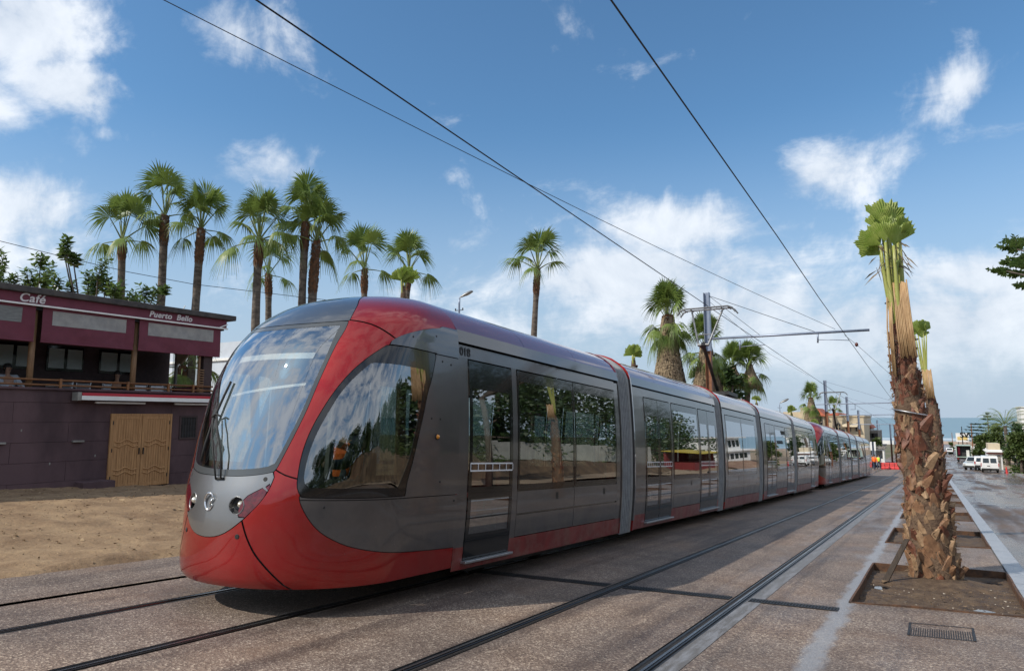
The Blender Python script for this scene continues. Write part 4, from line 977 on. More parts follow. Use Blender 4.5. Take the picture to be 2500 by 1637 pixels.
def palm(label, top, base_z, rad, tr, nfr=13, seed=1, low=(6, 22), bootlen=1.0, base_xy=None, name='fan_palm', wind=.0, young=True, group='fan palms behind the trams', skirt=0.):
    """top: foot of the crown in the world; rad: frond scale"""
    rn = random.Random(seed); top = Vector(top); bx, by = base_xy or (top.x, top.y)
    t = thing(name, label, 'palm tree', (bx, by, base_z), 0, group); o = Vector((bx, by, base_z)); tp = top-o
    pts, rs = trunk_shape((0, 0, -.2), tp, tr*1.1, tr*.92, tr*.7, 26, seed)
    MB().tube(pts, rs, 12).build('trunk', M['trunk'], t, True)
    mb = MB(); dirv = (pts[-1]-pts[-4]).normalized()
    nb = int(26*bootlen)+10
    bl = bootlen
    prof = []
    for i in range(nb):
        f = i/nb; c = tp - dirv*bl*(1-f); a = i*2.4+rn.uniform(-.3, .3); r = tr*(1.0+.14*math.sin(PI*min(1, f*1.15)))
        u = Vector((math.cos(a), math.sin(a), 0)); v = Vector((-u.y, u.x, 0)); w = tr*.55
        p = c+u*r*.86; q = c+u*(r*1.06+.015)+Vector((0, 0, .14+.1*rn.random()))
        mb.add([p-v*w, p+v*w, q+v*w*.45, q-v*w*.45, p-v*w-u*.05+Vector((0,0,.02)), p+v*w-u*.05], [(0, 1, 2, 3), (3, 2, 5, 4)], 0)
    mb.tube([tp-dirv*bl, tp-dirv*bl*.5, tp+dirv*.12], [tr*.95, tr*1.05, tr*.75], 10, 0)
    mb.build('leaf_bases', M['boots'], t)
    if skirt:
        sk = MB(); n = int(520*skirt)
        for i in range(n):
            a = rn.uniform(0, 2*PI); f = rn.random()**.8; z0 = -f*skirt; L_ = rn.uniform(.7, 1.25); u = Vector((math.cos(a), math.sin(a), 0)); v = Vector((-u.y, u.x, 0))
            r0 = tr*1.05+.05*f; r1 = r0+.10+.62*f**1.3; w = rn.uniform(.02, .05)
            c0 = tp+u*r0+Vector((0, 0, z0)); c1 = tp+u*r1+Vector((0, 0, z0-L_*.6)); c2 = tp+u*(r1-.03+rn.uniform(-.16, .10))+v*rn.uniform(-.12, .12)+Vector((0, 0, z0-L_))
            sk.grid([[c0-v*w, c0+v*w], [c1-v*w*1.3+u*.02, c1+v*w*1.3], [c2-v*w*.4, c2+v*w*.4]])
        stuff(sk.build('dead_frond_skirt', M['deadleaf'], t))
    a = rn.uniform(0, 6)
    for i in range(nfr):
        f = i/(nfr-1); e = ELEV[min(len(ELEV)-1, int(f*f*3.4+f*2.4))]
        if i >= nfr-len(low): e = min(ELEV, key=lambda q: abs(q-low[i-(nfr-len(low))]))
        me = FRONDS[(e, rn.randrange(3))]; a += 2.39996+rn.uniform(-.25, .25); s = rad*rn.uniform(.88, 1.08)
        Mx = Matrix.Translation(tp+dirv*(.1*(1-f)-(.9*f if skirt else 0))) @ Matrix.Rotation(a, 4, 'Z') @ Matrix.Rotation(rn.uniform(-.12, .12), 4, 'X') @ Matrix.Scale(s, 4)
        link('frond', me, t, Mx)
    if young:
        link('young_frond', YFROND[seed % 2], t, Matrix.Translation(tp) @ Matrix.Rotation(rn.uniform(0, 6), 4, 'Z') @ Matrix.Scale(rad*.95, 4))
    return t
def rowpalm(label, tx, ty, bx, by, D, rad, wpx, seed, **k):
    top = at_d(tx, ty, D); b = at_d(bx, by, D); tz = zg(top.y)+.33; f = (top.z-tz)/(top.z-b.z) if top.z != b.z else 1
    bx_, by_ = top.x+(b.x-top.x)*min(f, 3), top.y+(b.y-top.y)*min(f, 3)
    return palm(label, top, tz, rad, wpx*mpp(D)/2, seed=seed, base_xy=(bx_, by_), **k)
rowpalm('tall fan palm, leftmost of the row above the burgundy cafe roof', 284, 562, 276, 690, 33, 1.22, 17, 21, nfr=10, low=(6, 6, 22), bootlen=.9)
rowpalm('tallest fan palm of the left group, rising above the cafe sign', 383, 505, 374, 705, 34, 1.30, 18, 22, nfr=11, low=(6, 22, 22), bootlen=1.4)
rowpalm('fan palm leaning slightly, third along the cafe roof', 467, 535, 455, 715, 34, 1.18, 18, 23, nfr=15, low=(6, 22, 6, -12), bootlen=1.7)
rowpalm('full crowned fan palm between the cafe sign and the tram hood', 602, 560, 600, 740, 33, 1.36, 19, 24, nfr=15, low=(6, 22, -12, 22), bootlen=1.3)
rowpalm('lower fan palm half hidden behind the full crowned one', 624, 640, 625, 725, 44, 1.35, 15, 25, nfr=9, low=(6, 22, 6), bootlen=1.4)
rowpalm('fan palm with a pale slim trunk above the tram hood, left of a pair', 710, 520, 707, 690, 34, 1.30, 18, 26, nfr=13, low=(22, 6, 22), bootlen=1.4)
rowpalm('fan palm with a shaggy orange trunk top, right of a pair above the tram', 735, 565, 731, 690, 34, 1.28, 20, 27, nfr=13, low=(6, 22, 22), bootlen=2.6)
rowpalm('fan palm standing right of the pair above the red tram roof', 847, 627, 842, 690, 40, 1.36, 15, 28, nfr=10, low=(6, 6, 22), bootlen=1.4)
rowpalm('fan palm rising behind the tied palm above the red tram roof', 950, 632, 945, 690, 44, 1.40, 13, 29, nfr=12, low=(22, 36, 6), bootlen=1.2)
rowpalm('lone slim fan palm standing between the lamp and the shaggy palms', 1249, 628, 1244, 770, 42, 1.38, 14, 30, nfr=11, low=(6, 36, 36), bootlen=1.6)
SKG = 'fan palms with hanging dead fronds'
rowpalm('stout palm with the longest skirt of dead fronds behind the tram', 1551, 735, 1553, 880, 50, 1.42, 26, 31, nfr=34, low=(6, 6, -12, -12, -12, -38, -38, -38, -38, -38, 22, 22), skirt=4.4, group=SKG, bootlen=.6)
rowpalm('skirted palm half hidden behind the brown footed catenary pole', 1640, 800, 1628, 890, 54, 1.35, 24, 32, nfr=30, low=(6, 6, -12, -12, -12, -38, -38, -38, -38, 22), skirt=3.0, group=SKG, bootlen=.6)
rowpalm('bushy palm right of the pole with two drooping heads, left head', 1703, 850, 1703, 915, 62, 1.15, 13, 33, nfr=28, low=(6, 6, -12, -12, -12, -38, -38, -38), skirt=.8, group=SKG, bootlen=.6)
rowpalm('palm at the right end of the clump behind the second tram carriage', 1742, 850, 1740, 930, 62, 1.25, 14, 34, nfr=28, low=(6, 6, -12, -12, -12, -38, -38, -38), skirt=1.2, group=SKG, bootlen=.6)
rowpalm('distant palm in front of the red tiled restaurant roof', 1884, 925, 1886, 975, 92, 1.15, 10, 35, nfr=26, low=(6, -12, -12, -12, -38, -38, -38), skirt=2.4, group=SKG, bootlen=.6)
rowpalm('small distant palm right of the second catenary pole', 1938, 950, 1937, 980, 100, 1.0, 6, 36, nfr=12, low=(6, 6, 22), group=SKG, bootlen=.6)

# --- tied, newly planted palms
M['pleat'] = leafmat('cut_fan', (.22, .31, .055), (.38, .43, .13), 5, .35, .4)
M['greenpet'] = mat('green_petiole', (.26, .30, .06), .42, col2=(.36, .35, .11), scale=3, stretch=(6, 6, 1))
M['reed'] = mat('reed_cane', (.44, .29, .15), .6, col2=(.30, .18, .085), scale=5, stretch=(4, 4, 1.2))
M['fibre'] = mat('trunk_fibre', (.085, .050, .032), .95, col2=(.16, .105, .066), scale=9, bump=.9, bscale=30, detail=8)
M['stub_red'] = mat('leaf_base_red', (.17, .062, .034), .6, col2=(.085, .036, .024), scale=9)
M['stub_tan'] = mat('leaf_base_tan', (.25, .135, .07), .7, col2=(.13, .062, .032), scale=9)
M['stub_pale'] = mat('leaf_base_pale', (.34, .22, .125), .7, col2=(.18, .10, .052), scale=9)
M['hair_f'] = mat('fibre_hair', (.17, .115, .07), .9, var=.35, scale=20)
M['tie'] = mat('tie_wire', (.03, .028, .026), .6)
def pleat_fan(seed, rad=.5, spread=70, n=24, curl=.25, k_=1.6):
    """pleated fan whose tips were cut off straight"""
    rn = random.Random(seed); mb = MB(); rows = []; n = int(n*k_)//2*2; cuts = [rn.uniform(.80, 1.04) for _ in range(n//2+1)]
    for k, t in enumerate((.04, .3, .55, .8, 1.0)):
        row = []
        for i in range(n+1):
            a = R(-spread+2*spread*i/n); z = (.017 if i % 2 else -.017)*t*(rad/.5)
            cut = 1.0 if t < 1 else cuts[i//2]*(1 if i % 2 else .93)
            r = rad*t*cut*(.86+.14*math.cos(a))
            row.append(Vector((r*math.sin(a), z+curl*rad*t*t*(.5+.9*math.sin(a)**2), r*math.cos(a))))
        rows.append(row)
    mb.grid(rows); return mb.mesh('cut_frond', [M['pleat']])
PLEATS = [pleat_fan(i, .5, sp, nn, cu) for i, (sp, nn, cu) in enumerate([(62, 24, .05), (48, 20, .07), (70, 26, -.05), (38, 16, .08), (56, 22, -.08)])]
def tied_palm(label, base, axis, fans, stubs, reeds, tie_rings, seed, scale=1., hero=False, group='tied palms in the planting pits', green=None):
    """axis: list of (point, radius) up the trunk; fans: list of (foot, tip dir, size); all in the world"""
    rn = random.Random(seed); o = Vector(base); t = thing('tied_palm', label, 'palm tree', o, 0, group)
    A = [(Vector(p)-o, r) for p, r in axis]
    # trunk, rough
    mb = MB(); n = 20; rows = []
    import bisect
    L_ = [0]
    for (p, _), (q, _2) in zip(A, A[1:]): L_.append(L_[-1]+(q-p).length)
    def ax(s):
        i = min(max(bisect.bisect(L_, s)-1, 0), len(A)-2); f = (s-L_[i])/(L_[i+1]-L_[i]); return A[i][0].lerp(A[i+1][0], f), A[i][1]+(A[i+1][1]-A[i][1])*f
    ns = 60 if hero else 14
    for i in range(ns+1):
        c, r = ax(L_[-1]*i/ns); row = []
        for j in range(n+1):
            a = 2*PI*j/n; u = Vector((math.cos(a), math.sin(a), 0)); rr = r*(1+.10*mnoise.noise(Vector((math.cos(a)*2, math.sin(a)*2, c.z*3+seed)))) if j < n else None
            row.append(c+u*(rr if rr else 0))
        row[n] = row[0]; rows.append(row)
    mb.grid(rows, flip=True); mb.build('trunk', M['fibre'], t, True)
    # leaf bases: broad, cut, curved scales
    def stub(seed2, w, h, th, tip):
        r2 = random.Random(seed2); m2 = MB(); rows = []
        for k in range(4):
            f = k/3; ww = w*(1-.55*f*f*tip-.1*f); zz = h*f; out = .16*h*f**1.4
            rows.append([Vector((-ww/2, out-.02-.02*f, zz)), Vector((-ww/4, out+th*.8, zz+.012*r2.uniform(-1, 1))), Vector((ww/4, out+th*.8, zz+.012*r2.uniform(-1, 1))), Vector((ww/2, out-.02-.02*f, zz))])
        m2.grid(rows, flip=True); b = rows[-1]; inn = [p+Vector((0, -th*1.2, -.01)) for p in b]
        m2.grid([b, inn], flip=True); m2.grid([[p+Vector((0, -th*1.0, 0)) for p in rows[0]], inn]); return m2
    kinds = []
    for k in range(9):
        m_ = [M['stub_red'], M['stub_tan'], M['stub_pale']][k % 3] if hero else [M['stub_red'], M['stub_tan'], M['boots']][k % 3]
        kinds.append(stub(k+seed, rn.uniform(.17, .28)*scale, rn.uniform(.14, .26)*scale, .022*scale, rn.uniform(.95, 1.5)).mesh('leaf_base', [m_]))
    top_s = stubs[1]*L_[-1]; bot_s = stubs[0]*L_[-1]; num = stubs[2]
    hair = MB()
    for i in range(num):
        f = (i+rn.uniform(-.4, .4))/num; s = bot_s+(top_s-bot_s)*max(0, min(1, f)); c, r = ax(s); a = i*2.39996+rn.uniform(-.3, .3)
        u = Vector((math.cos(a), math.sin(a), 0)); Z = Vector((0, 0, 1))
        low = f < .30
        k = rn.choice([1, 2, 4, 5, 7, 8, 0]) if low else rn.choice([0, 1, 3, 4, 6, 7, 0, 3, 2]) if f < .75 else rn.choice([0, 3, 6, 1])
        down = 1 if (low or rn.random() < .78) else -1
        tilt = rn.uniform(-.14, .10) if rn.random() < .90 else rn.uniform(.3, .9)
        y = u; z = (Z*down+u*tilt*.6+Vector((-u.y, u.x, 0))*rn.uniform(-.75, .75)).normalized(); x = y.cross(z).normalized(); y = z.cross(x)
        Mx = Matrix.Translation(c+u*r*.94) @ Matrix((x, y, z)).transposed().to_4x4() @ Matrix.Scale(rn.uniform(.7, 1.15)*(1 if f < .6 else .72), 4)
        link('leaf_base', kinds[k], t, Mx)
        if hero or i % 3 == 0:
            for _ in range(9 if hero else 3):
                a2 = a+rn.uniform(-.6, .6); u2 = Vector((math.cos(a2), math.sin(a2), 0)); p = c+u2*r*.98+Z*rn.uniform(-.1, .1); d = (u2*rn.uniform(.2, .9)+Z*rn.uniform(-.9, .9)+Vector((rn.uniform(-1, 1), rn.uniform(-1, 1), 0))*.7).normalized(); l = rn.uniform(.04, .13)*scale; v = d.cross(u2).normalized()*.0026*scale
                hair.add([p-v, p+v, p+d*l*.6+u2*.02+v*.7, p+d*l-Z*.02, p+d*l*.6+u2*.02-v*.7], [(0, 1, 2, 3, 4)])
    if hair.f: stuff(hair.build('fibres', M['hair_f'], t))
    for (foot, tip, size, kind, twist, bow, *aim) in fans:
        f = Vector(foot)-o; p = Vector(tip)-o
        pts = [f.lerp(p, q)+Vector(bow)*math.sin(PI*q)*.5 for q in (0, .2, .4, .6, .8, 1)]
        mb = MB(); mb.tube(pts, [r_*scale for r_ in (.042, .040, .034, .03, .025, .02)], 7); po = mb.build('petiole', M['greenpet'], t, True)
        d = (pts[-1]-pts[-2]).normalized(); d = (Vector(aim[0])-Vector(tip)).normalized() if aim else (d+Vector((0, 0, .3))).normalized(); x = Vector((.87*math.cos(twist)-.5*math.sin(twist), .5*math.cos(twist)+.87*math.sin(twist), 0)); yv = d.cross(x).normalized(); x = yv.cross(d)
        Mx = Matrix.Translation(p) @ Matrix((x, yv, d)).transposed().to_4x4() @ Matrix.Scale(size/.5, 4)
        link('cut_frond', PLEATS[kind % len(PLEATS)], po, Mx)
    for path, w, nr, rad in reeds:
        pts = [Vector(p)-o for p in path]
        for i in range(nr):
            q = (i/(nr-1)-.5)*w if nr > 1 else 0
            side = Vector((.86, -.30, 0))
            pp = [p+side*q*(1+.25*k/len(pts))+Vector((.3, .86, 0))*(.03*math.cos(q/w*3) if w else 0)+Vector((rn.uniform(-.004, .004), 0, 0)) for k, p in enumerate(pts)]
            pp[0] = pp[0]+Vector((0, 0, rn.uniform(-.03, .03))); pp[-1] = pp[-1]+Vector((0, 0, rn.uniform(-.03, .03)))
            MB().tube(pp, rad, 6).build('reed', M['reed'], t, True)
    for c, r, tl in tie_rings:
        c = Vector(c)-o; rg = [c+Vector((math.cos(a)*r, math.sin(a)*r, tl*math.cos(a))) for a in np.linspace(0, 2*PI, 22)]
        MB().tube(rg, .012*scale if r > .2 else .006*scale, 6, cap=False).build('tie', M['alu'] if r > .22 else M['tie'], t, True)
    return t
# the big one in the nearest pit
PY = 11.85
def hp(x, y, dy=0.): return at_y(x, y, PY+dy)
base = hp(2172, 1335); base.z = zg(PY)-.12
mp = 1/155.
tied_palm('big newly planted palm with tied cut fronds, rising from the nearest pit', base,
    [(base+Vector((0, 0, -.05)), .31), (hp(2170, 1310), .31), (hp(2163, 1276), .30), (hp(2157, 1192), .295), (hp(2147, 1130), .25), (hp(2132, 1058), .215), (hp(2124, 1000), .205), (hp(2117, 957), .20), (hp(2108, 900), .175), (hp(2102, 856), .155), (hp(2096, 810), .14), (hp(2090, 770), .115), (hp(2084, 720), .09)],
    [(hp(2090, 790, .1), hp(2060, 528, .10), .50, 1, .0, (-.03, .05, 0), hp(2054, 440, .10)), (hp(2092, 780, .1), hp(2076, 532, .14), .43, 3, .3, (.02, .05, 0), hp(2080, 448, .18)), (hp(2092, 780, .1), hp(2050, 545, .12), .42, 3, -.3, (-.02, .05, 0), hp(2032, 458, .14)),
     (hp(2085, 760), hp(2046, 570, -.06), .40, 1, -.25, (-.06, 0, 0), hp(1996, 524, -.10)), (hp(2086, 790, -.06), hp(2057, 562, -.14), .38, 3, -.1, (-.03, -.05, 0), hp(2040, 490, -.16)), (hp(2086, 790, -.02), hp(2044, 580, .04), .36, 4, -.5, (-.03, .05, 0), hp(1992, 558, .06)),
     (hp(2094, 790, -.08), hp(2076, 570, -.16), .38, 1, .15, (.0, -.06, 0), hp(2092, 500, -.2)), (hp(2096, 790), hp(2086, 562, -.04), .37, 3, .5, (.04, 0, 0), hp(2124, 518, -.06)), (hp(2096, 790), hp(2090, 548, .1), .36, 3, .4, (.04, .04, 0), hp(2116, 478, .12)),
     (hp(2096, 780, .02), hp(2092, 600, -.05), .24, 4, .9, (.05, 0, 0), hp(2082, 650, -.1)), (hp(2085, 740, 0), hp(2048, 592, .05), .26, 3, -.7, (-.05, 0, 0), hp(2016, 575, .0)), (hp(2092, 780, .0), hp(2066, 545, -.02), .34, 3, .1, (.0, .0, 0), hp(2068, 455, -.04))],
    (.0, .93, 296), [([hp(2090, 655, -.16), hp(2095, 700, -.19), hp(2102, 760, -.22), hp(2112, 828, -.25)], .20, 11, .0115), ([hp(2065, 690, -.12), hp(2067, 760, -.16), hp(2076, 872, -.22)], .07, 4, .0115)],
    [(hp(2118, 958), .235, -.05), (hp(2078, 700), .13, .02), (hp(2073, 625), .12, .02), (hp(2098, 792), .20, .02)], 3, 1., True)
# dead hanging leaf shreds round the big crown
mb = MB(); rn = random.Random(5); tp_ = [o for o in COL.objects if o.name == 'tied_palm'][0]
for i in range(56):
    c = hp(rn.uniform(2035, 2100), rn.uniform(555, 640), rn.uniform(-.2, .2)); d = Vector((rn.uniform(-1, .9), rn.uniform(-.6, .6), rn.uniform(-1, .1))).normalized(); l = rn.uniform(.12, .38); v = Vector((-d.y, d.x, .2)).normalized()*.0035
    mb.add([c-v, c+v, c+d*l*.6+v, c+d*l+Vector((0, 0, -.05)), c+d*l*.6-v], [(0, 1, 2, 3, 4)])
so = stuff(mb.build('dry_shreds', M['deadleaf'])); so.parent = tp_; so.matrix_parent_inverse = Matrix.Translation(-Vector(tp_.location))
# leaning plank prop in the first pit
t = tag(MB().prism([hp(2106, 1252, -.55)+Vector((q, 0, 0)) for q in (-.03, .03)]+[Vector((-.74+q, 11.15, zg(11.15)-.13)) for q in (.04, -.04)], (.012, .05, 0)).build('timber_prop', mat('wet_timber', (.045, .03, .02), .7, var=.3, scale=8, stretch=(6, 6, 1))), 'dark wet plank leaning on the foot of the big palm', 'plank')
# others in the following pits
def pitpalm(label, Y, top, neck, reedtop, reedbot, trunkpts, seed, r, near):
    P = lambda x, y, dy=0.: at_y(x, y, Y+dy)
    b = P(*trunkpts[0]); b.z = zg(Y)-.1
    ax = [(b, r*1.45)] + [(P(x, y), r*k) for (x, y), k in zip(trunkpts[1:], (1.25, 1.1, 1.0, .9, .8))] + [(P(trunkpts[-1][0]-4, trunkpts[-1][1]-18), r*.5), (P(trunkpts[-1][0]-6, trunkpts[-1][1]-30), r*.12)]
    cx, cy = top
    fans = [(P(*neck), P(cx+dx, cy+dy_), s, k, tw, (0, 0, 0)) for dx, dy_, s, k, tw in ((-8, 26, .30, 0, 0), (6, 24, .30, 2, .4), (12, 30, .26, 1, .9), (-14, 34, .26, 3, -.6), (2, 40, .24, 4, .1))]
    x0, y0 = reedtop; x1, y1 = reedbot
    return tied_palm(label, b, ax, fans, (.05, .92, 110 if near else 46), [([P(x0, y0, -.18), P((x0+x1)/2, (y0+y1)/2, -.2), P(x1, y1, -.22)], .19, 8, .013)], [(P(trunkpts[2][0], trunkpts[2][1]), r*1.25, -.03)], seed, .6)
pitpalm('second tied palm half hidden behind the big one, wrapped in reeds', 18.3, (2140, 745), (2152, 905), (2152, 860), (2160, 925), [(2184, 1250), (2180, 1110), (2173, 1010), (2168, 960), (2162, 925)], 5, .125, True)

# tied stubs seen over the tram roofs
def roof_stub(label, px, py, D, hpx, seed, n=6):
    p = at_d(px, py, D); b = Vector((p.x, p.y, zg(p.y))); m_ = mpp(D); rn = random.Random(seed); neck = p-Vector((0, 0, hpx*m_*.55)); size = hpx*m_*.62
    fans = []
    for i in range(n):
        a = rn.uniform(-.9, .9) if n > 1 else 0; k = rn.randrange(5); f = neck+Vector((rn.uniform(-.1, .1)*size, rn.uniform(-.3, .3)*size, rn.uniform(-.1, .1)*size))
        fans.append((neck-Vector((0, 0, hpx*m_*.7)), f, size*rn.uniform(.75, 1.0), k, rn.uniform(-.7, .7), (0, 0, 0), f+Vector((.86*math.sin(a), .5*math.sin(a), math.cos(a)))))
    return tied_palm(label, b, [(b, .24), (b.lerp(neck, .6), .19), (neck-Vector((0, 0, .5)), .13), (neck-Vector((0, 0, .2)), .09)], fans, (.4, .95, 30), [], [], seed, 1.2, group='tied palms behind the trams')
roof_stub('tied palm with cut upright fans behind the red cab roof', 938, 618, 30, 66, 21, 8)
roof_stub('tied palm fan showing over the roof at the first gangway', 1471, 800, 32, 48, 22, 5)
roof_stub('little tied palm top above the third carriage', 1757, 918, 50, 20, 23, 5)
roof_stub('little tied palm top left of the cream restaurant', 1838, 940, 66, 26, 24, 5)
roof_stub('little tied palm top in front of the restaurant wall', 1892, 972, 80, 22, 25, 5)
# ---------------------------------------------------------------- broad-leaved trees, hedges, other greens
M['leaf_dark'] = leafmat('dark_leaf', (.022, .045, .014), (.05, .085, .024), 2.2, .2)
M['leaf_mid'] = leafmat('mid_leaf', (.045, .075, .018), (.09, .12, .032), .9, .25)
M['leaf_ficus'] = leafmat('glossy_leaf', (.065, .115, .028), (.15, .205, .06), 2.5, .28, .3)
M['bark'] = mat('bark', (.09, .07, .055), .95, var=.35, scale=5, bump=.6, bscale=15)
def leaf_clump(mb, c, r, n, s, rn, mi=0, flat=1.):
    for _ in range(n):
        d = Vector((rn.gauss(0, 1), rn.gauss(0, 1), rn.gauss(0, 1)*flat)); d = d/max(d.length, .1)*r*rn.random()**.45
        p = c+d; a = Vector((rn.uniform(-1, 1), rn.uniform(-1, 1), rn.uniform(-.7, .7))).normalized(); b = a.cross(Vector((rn.uniform(-1, 1), rn.uniform(-1, 1), rn.uniform(-1, 1)))).normalized(); q = s*rn.uniform(.6, 1.3)
        mb.add([p, p+a*q*.5+b*q*.28, p+a*q, p+a*q*.5-b*q*.28], [(0, 1, 2, 3)], mi)
def bushy_tree(name, label, base, h, r, seed, m='leaf_dark', leaf=.28, n=1500, trunk=True, group=None, squash=.8, cat='tree', clumps=16, z0=.45):
    rn = random.Random(seed); t = thing(name, label, cat, base, 0, group); mb = MB()
    cs = []
    for i in range(clumps):
        a = rn.uniform(0, 6.28); f = rn.random()**.6; z = h*(z0+(1-z0)*rn.random()); k = math.sin(PI*min(1, .18+.82*(z/h-z0)/(1-z0+1e-6)*.95))
        cs.append(Vector((math.cos(a)*r*f*(.35+.65*k), math.sin(a)*r*f*(.35+.65*k), z)))
    for c in cs: leaf_clump(mb, c, r*rn.uniform(.30, .50), n//clumps, leaf, rn, 0, squash)
    mb.build('crown', M[m], t)
    if trunk:
        tb = MB(); tb.tube([(0, 0, -.2), (.05*r, 0, h*.3), (0, .05*r, h*.75)], [.05*h, .038*h, .015*h], 8)
        for c in cs[:7]: tb.tube([(0, 0, h*.3), c*.6+Vector((0, 0, h*.12)), c], [.02*h, .012*h, .005*h], 5)
        tb.build('trunk', M['bark'], t, True)
    return t
def whorl_tree(label, base, tips, seed, leaf=.30, cat='tree', name='broadleaf_tree', per=16, rise=.55, trunk_h=None):
    """upright shoots with whorled leaves; tips: (top point, height of the leafy shoot)"""
    rn = random.Random(seed); o = Vector(base); t = thing(name, label, cat, o, 0); lf = MB(); br = MB()
    hub = Vector((0, 0, trunk_h or 2.5)); br.tube([(0, 0, -.2), hub], [.16, .12], 8)
    for tip, ln in tips:
        p = Vector(tip)-o; d = ((p-hub).normalized()*.5+Vector((rn.uniform(-.2, .2), rn.uniform(-.2, .2), 1))*rise).normalized(); f = p-d*ln
        br.tube([hub, hub.lerp(f, .5)+Vector((0, 0, .1)), f, p], [.07, .045, .025, .008], 5)
        side = [(f, p)]
        for _ in range(4):
            q = f.lerp(p, rn.uniform(.05, .6)); e = (d+Vector((rn.uniform(-1, 1), rn.uniform(-1, 1), .2))*.7).normalized(); side.append((q, q+e*ln*rn.uniform(.4, .7)))
        for (a, b) in side:
            br.tube([a, b], [.016, .006], 4); dd = (b-a).normalized()
            n = int(per*(b-a).length/max(ln, .01))+5
            for i in range(n):
                g = (i+1)/n; c = a.lerp(b, g); an = i*2.4+rn.uniform(-.3, .3); u = Vector((math.cos(an), math.sin(an), 0)); u = (u-dd*u.dot(dd)).normalized()
                ld = (u+dd*(.10+.8*g**4)+Vector((0, 0, rn.uniform(-.15, .15)))).normalized(); w = dd.cross(u).normalized(); q = leaf*rn.uniform(.65, 1.1)*(1.0-.3*g)
                nrm = ld.cross(w)
                lf.add([c, c+ld*q*.45+w*q*.29-nrm*.04*q, c+ld*q-nrm*q*.05, c+ld*q*.45-w*q*.29-nrm*.04*q, c+ld*q*.5+nrm*q*.02], [(0, 1, 4), (1, 2, 4), (2, 3, 4), (3, 0, 4)])
    lf.build('crown', M['leaf_ficus'], t); br.build('trunk', M['bark'], t, True); return t
D = 27.5
P = lambda x, y, dd=0: at_d(x, y, D+dd)
b = P(30, 720); b.z = zg(b.y)+.3
whorl_tree('glossy leaved tree behind the cafe roof at the left edge', b, [(P(-20, 590), 1.2), (P(10, 585, 1), 1.1), (P(-5, 620, -1), 1.0), (P(30, 640), .9), (P(95, 592), 1.1), (P(125, 612, 1), 1.1), (P(75, 630, -1), .9), (P(105, 640, .5), 1.0), (P(140, 645, -.5), .8), (P(60, 655, 1), .7), (P(0, 650, 1), .8)], 3, .38, trunk_h=3)
b = P(225, 740); b.z = zg(b.y)+.3
whorl_tree('glossy leaved tree behind the cafe with a tall lone shoot', b, [(P(157, 552), .75), (P(148, 580, .3), .5), (P(172, 592), .5), (P(236, 602), 1.0), (P(225, 625, 1), 1.0), (P(205, 635, -1), .9), (P(250, 640, .5), .9), (P(165, 658), .6), (P(285, 650), 1.0), (P(310, 675, 1), .8), (P(345, 668), .8), (P(360, 672, 1), .6), (P(270, 665, -1), .8), (P(215, 660, 1), .8), (P(385, 665, 1.5), .4), (P(320, 690, -.5), .7)], 8, .38, trunk_h=3)
D = 24
b = Vector((6.2, 24.0, zg(24)))
whorl_tree('branch of a leafy tree reaching in at the right edge', b, [(P(2325, 575), .8), (P(2350, 565, .5), .9), (P(2330, 610, .4), .8), (P(2312, 630), .55), (P(2345, 640, .6), .9), (P(2370, 600), .9), (P(2385, 640, .5), .9), (P(2350, 615, -.5), .8), (P(2365, 665, .2), .6), (P(2375, 560, 1), .7), (P(2395, 580), .9), (P(2415, 620), 1.0), (P(2430, 560), 1.), (P(2450, 600), 1.1)], 12, .25, rise=-.1, trunk_h=5.2, per=26)
# clump between the skirted palms, and the far hedges by the road
def tree_at(px, py, D, label, hpx, rpx, seed, **k):
    p = at_d(px, py, D); b = Vector((p.x, p.y, zg(p.y))); top = at_d(px, py-hpx, D)
    return bushy_tree(k.pop('name', 'broadleaf_tree'), label, b, top.z-b.z, rpx*mpp(D), seed, **k)
tree_at(1690, 905, 60, 'round dark green tree between the palms behind the second carriage', 62, 30, 41, leaf=.5, n=1800, z0=.5)
tree_at(1618, 890, 66, 'dark green bush behind the stout palm skirt', 45, 32, 42, leaf=.5, n=900, z0=.4)
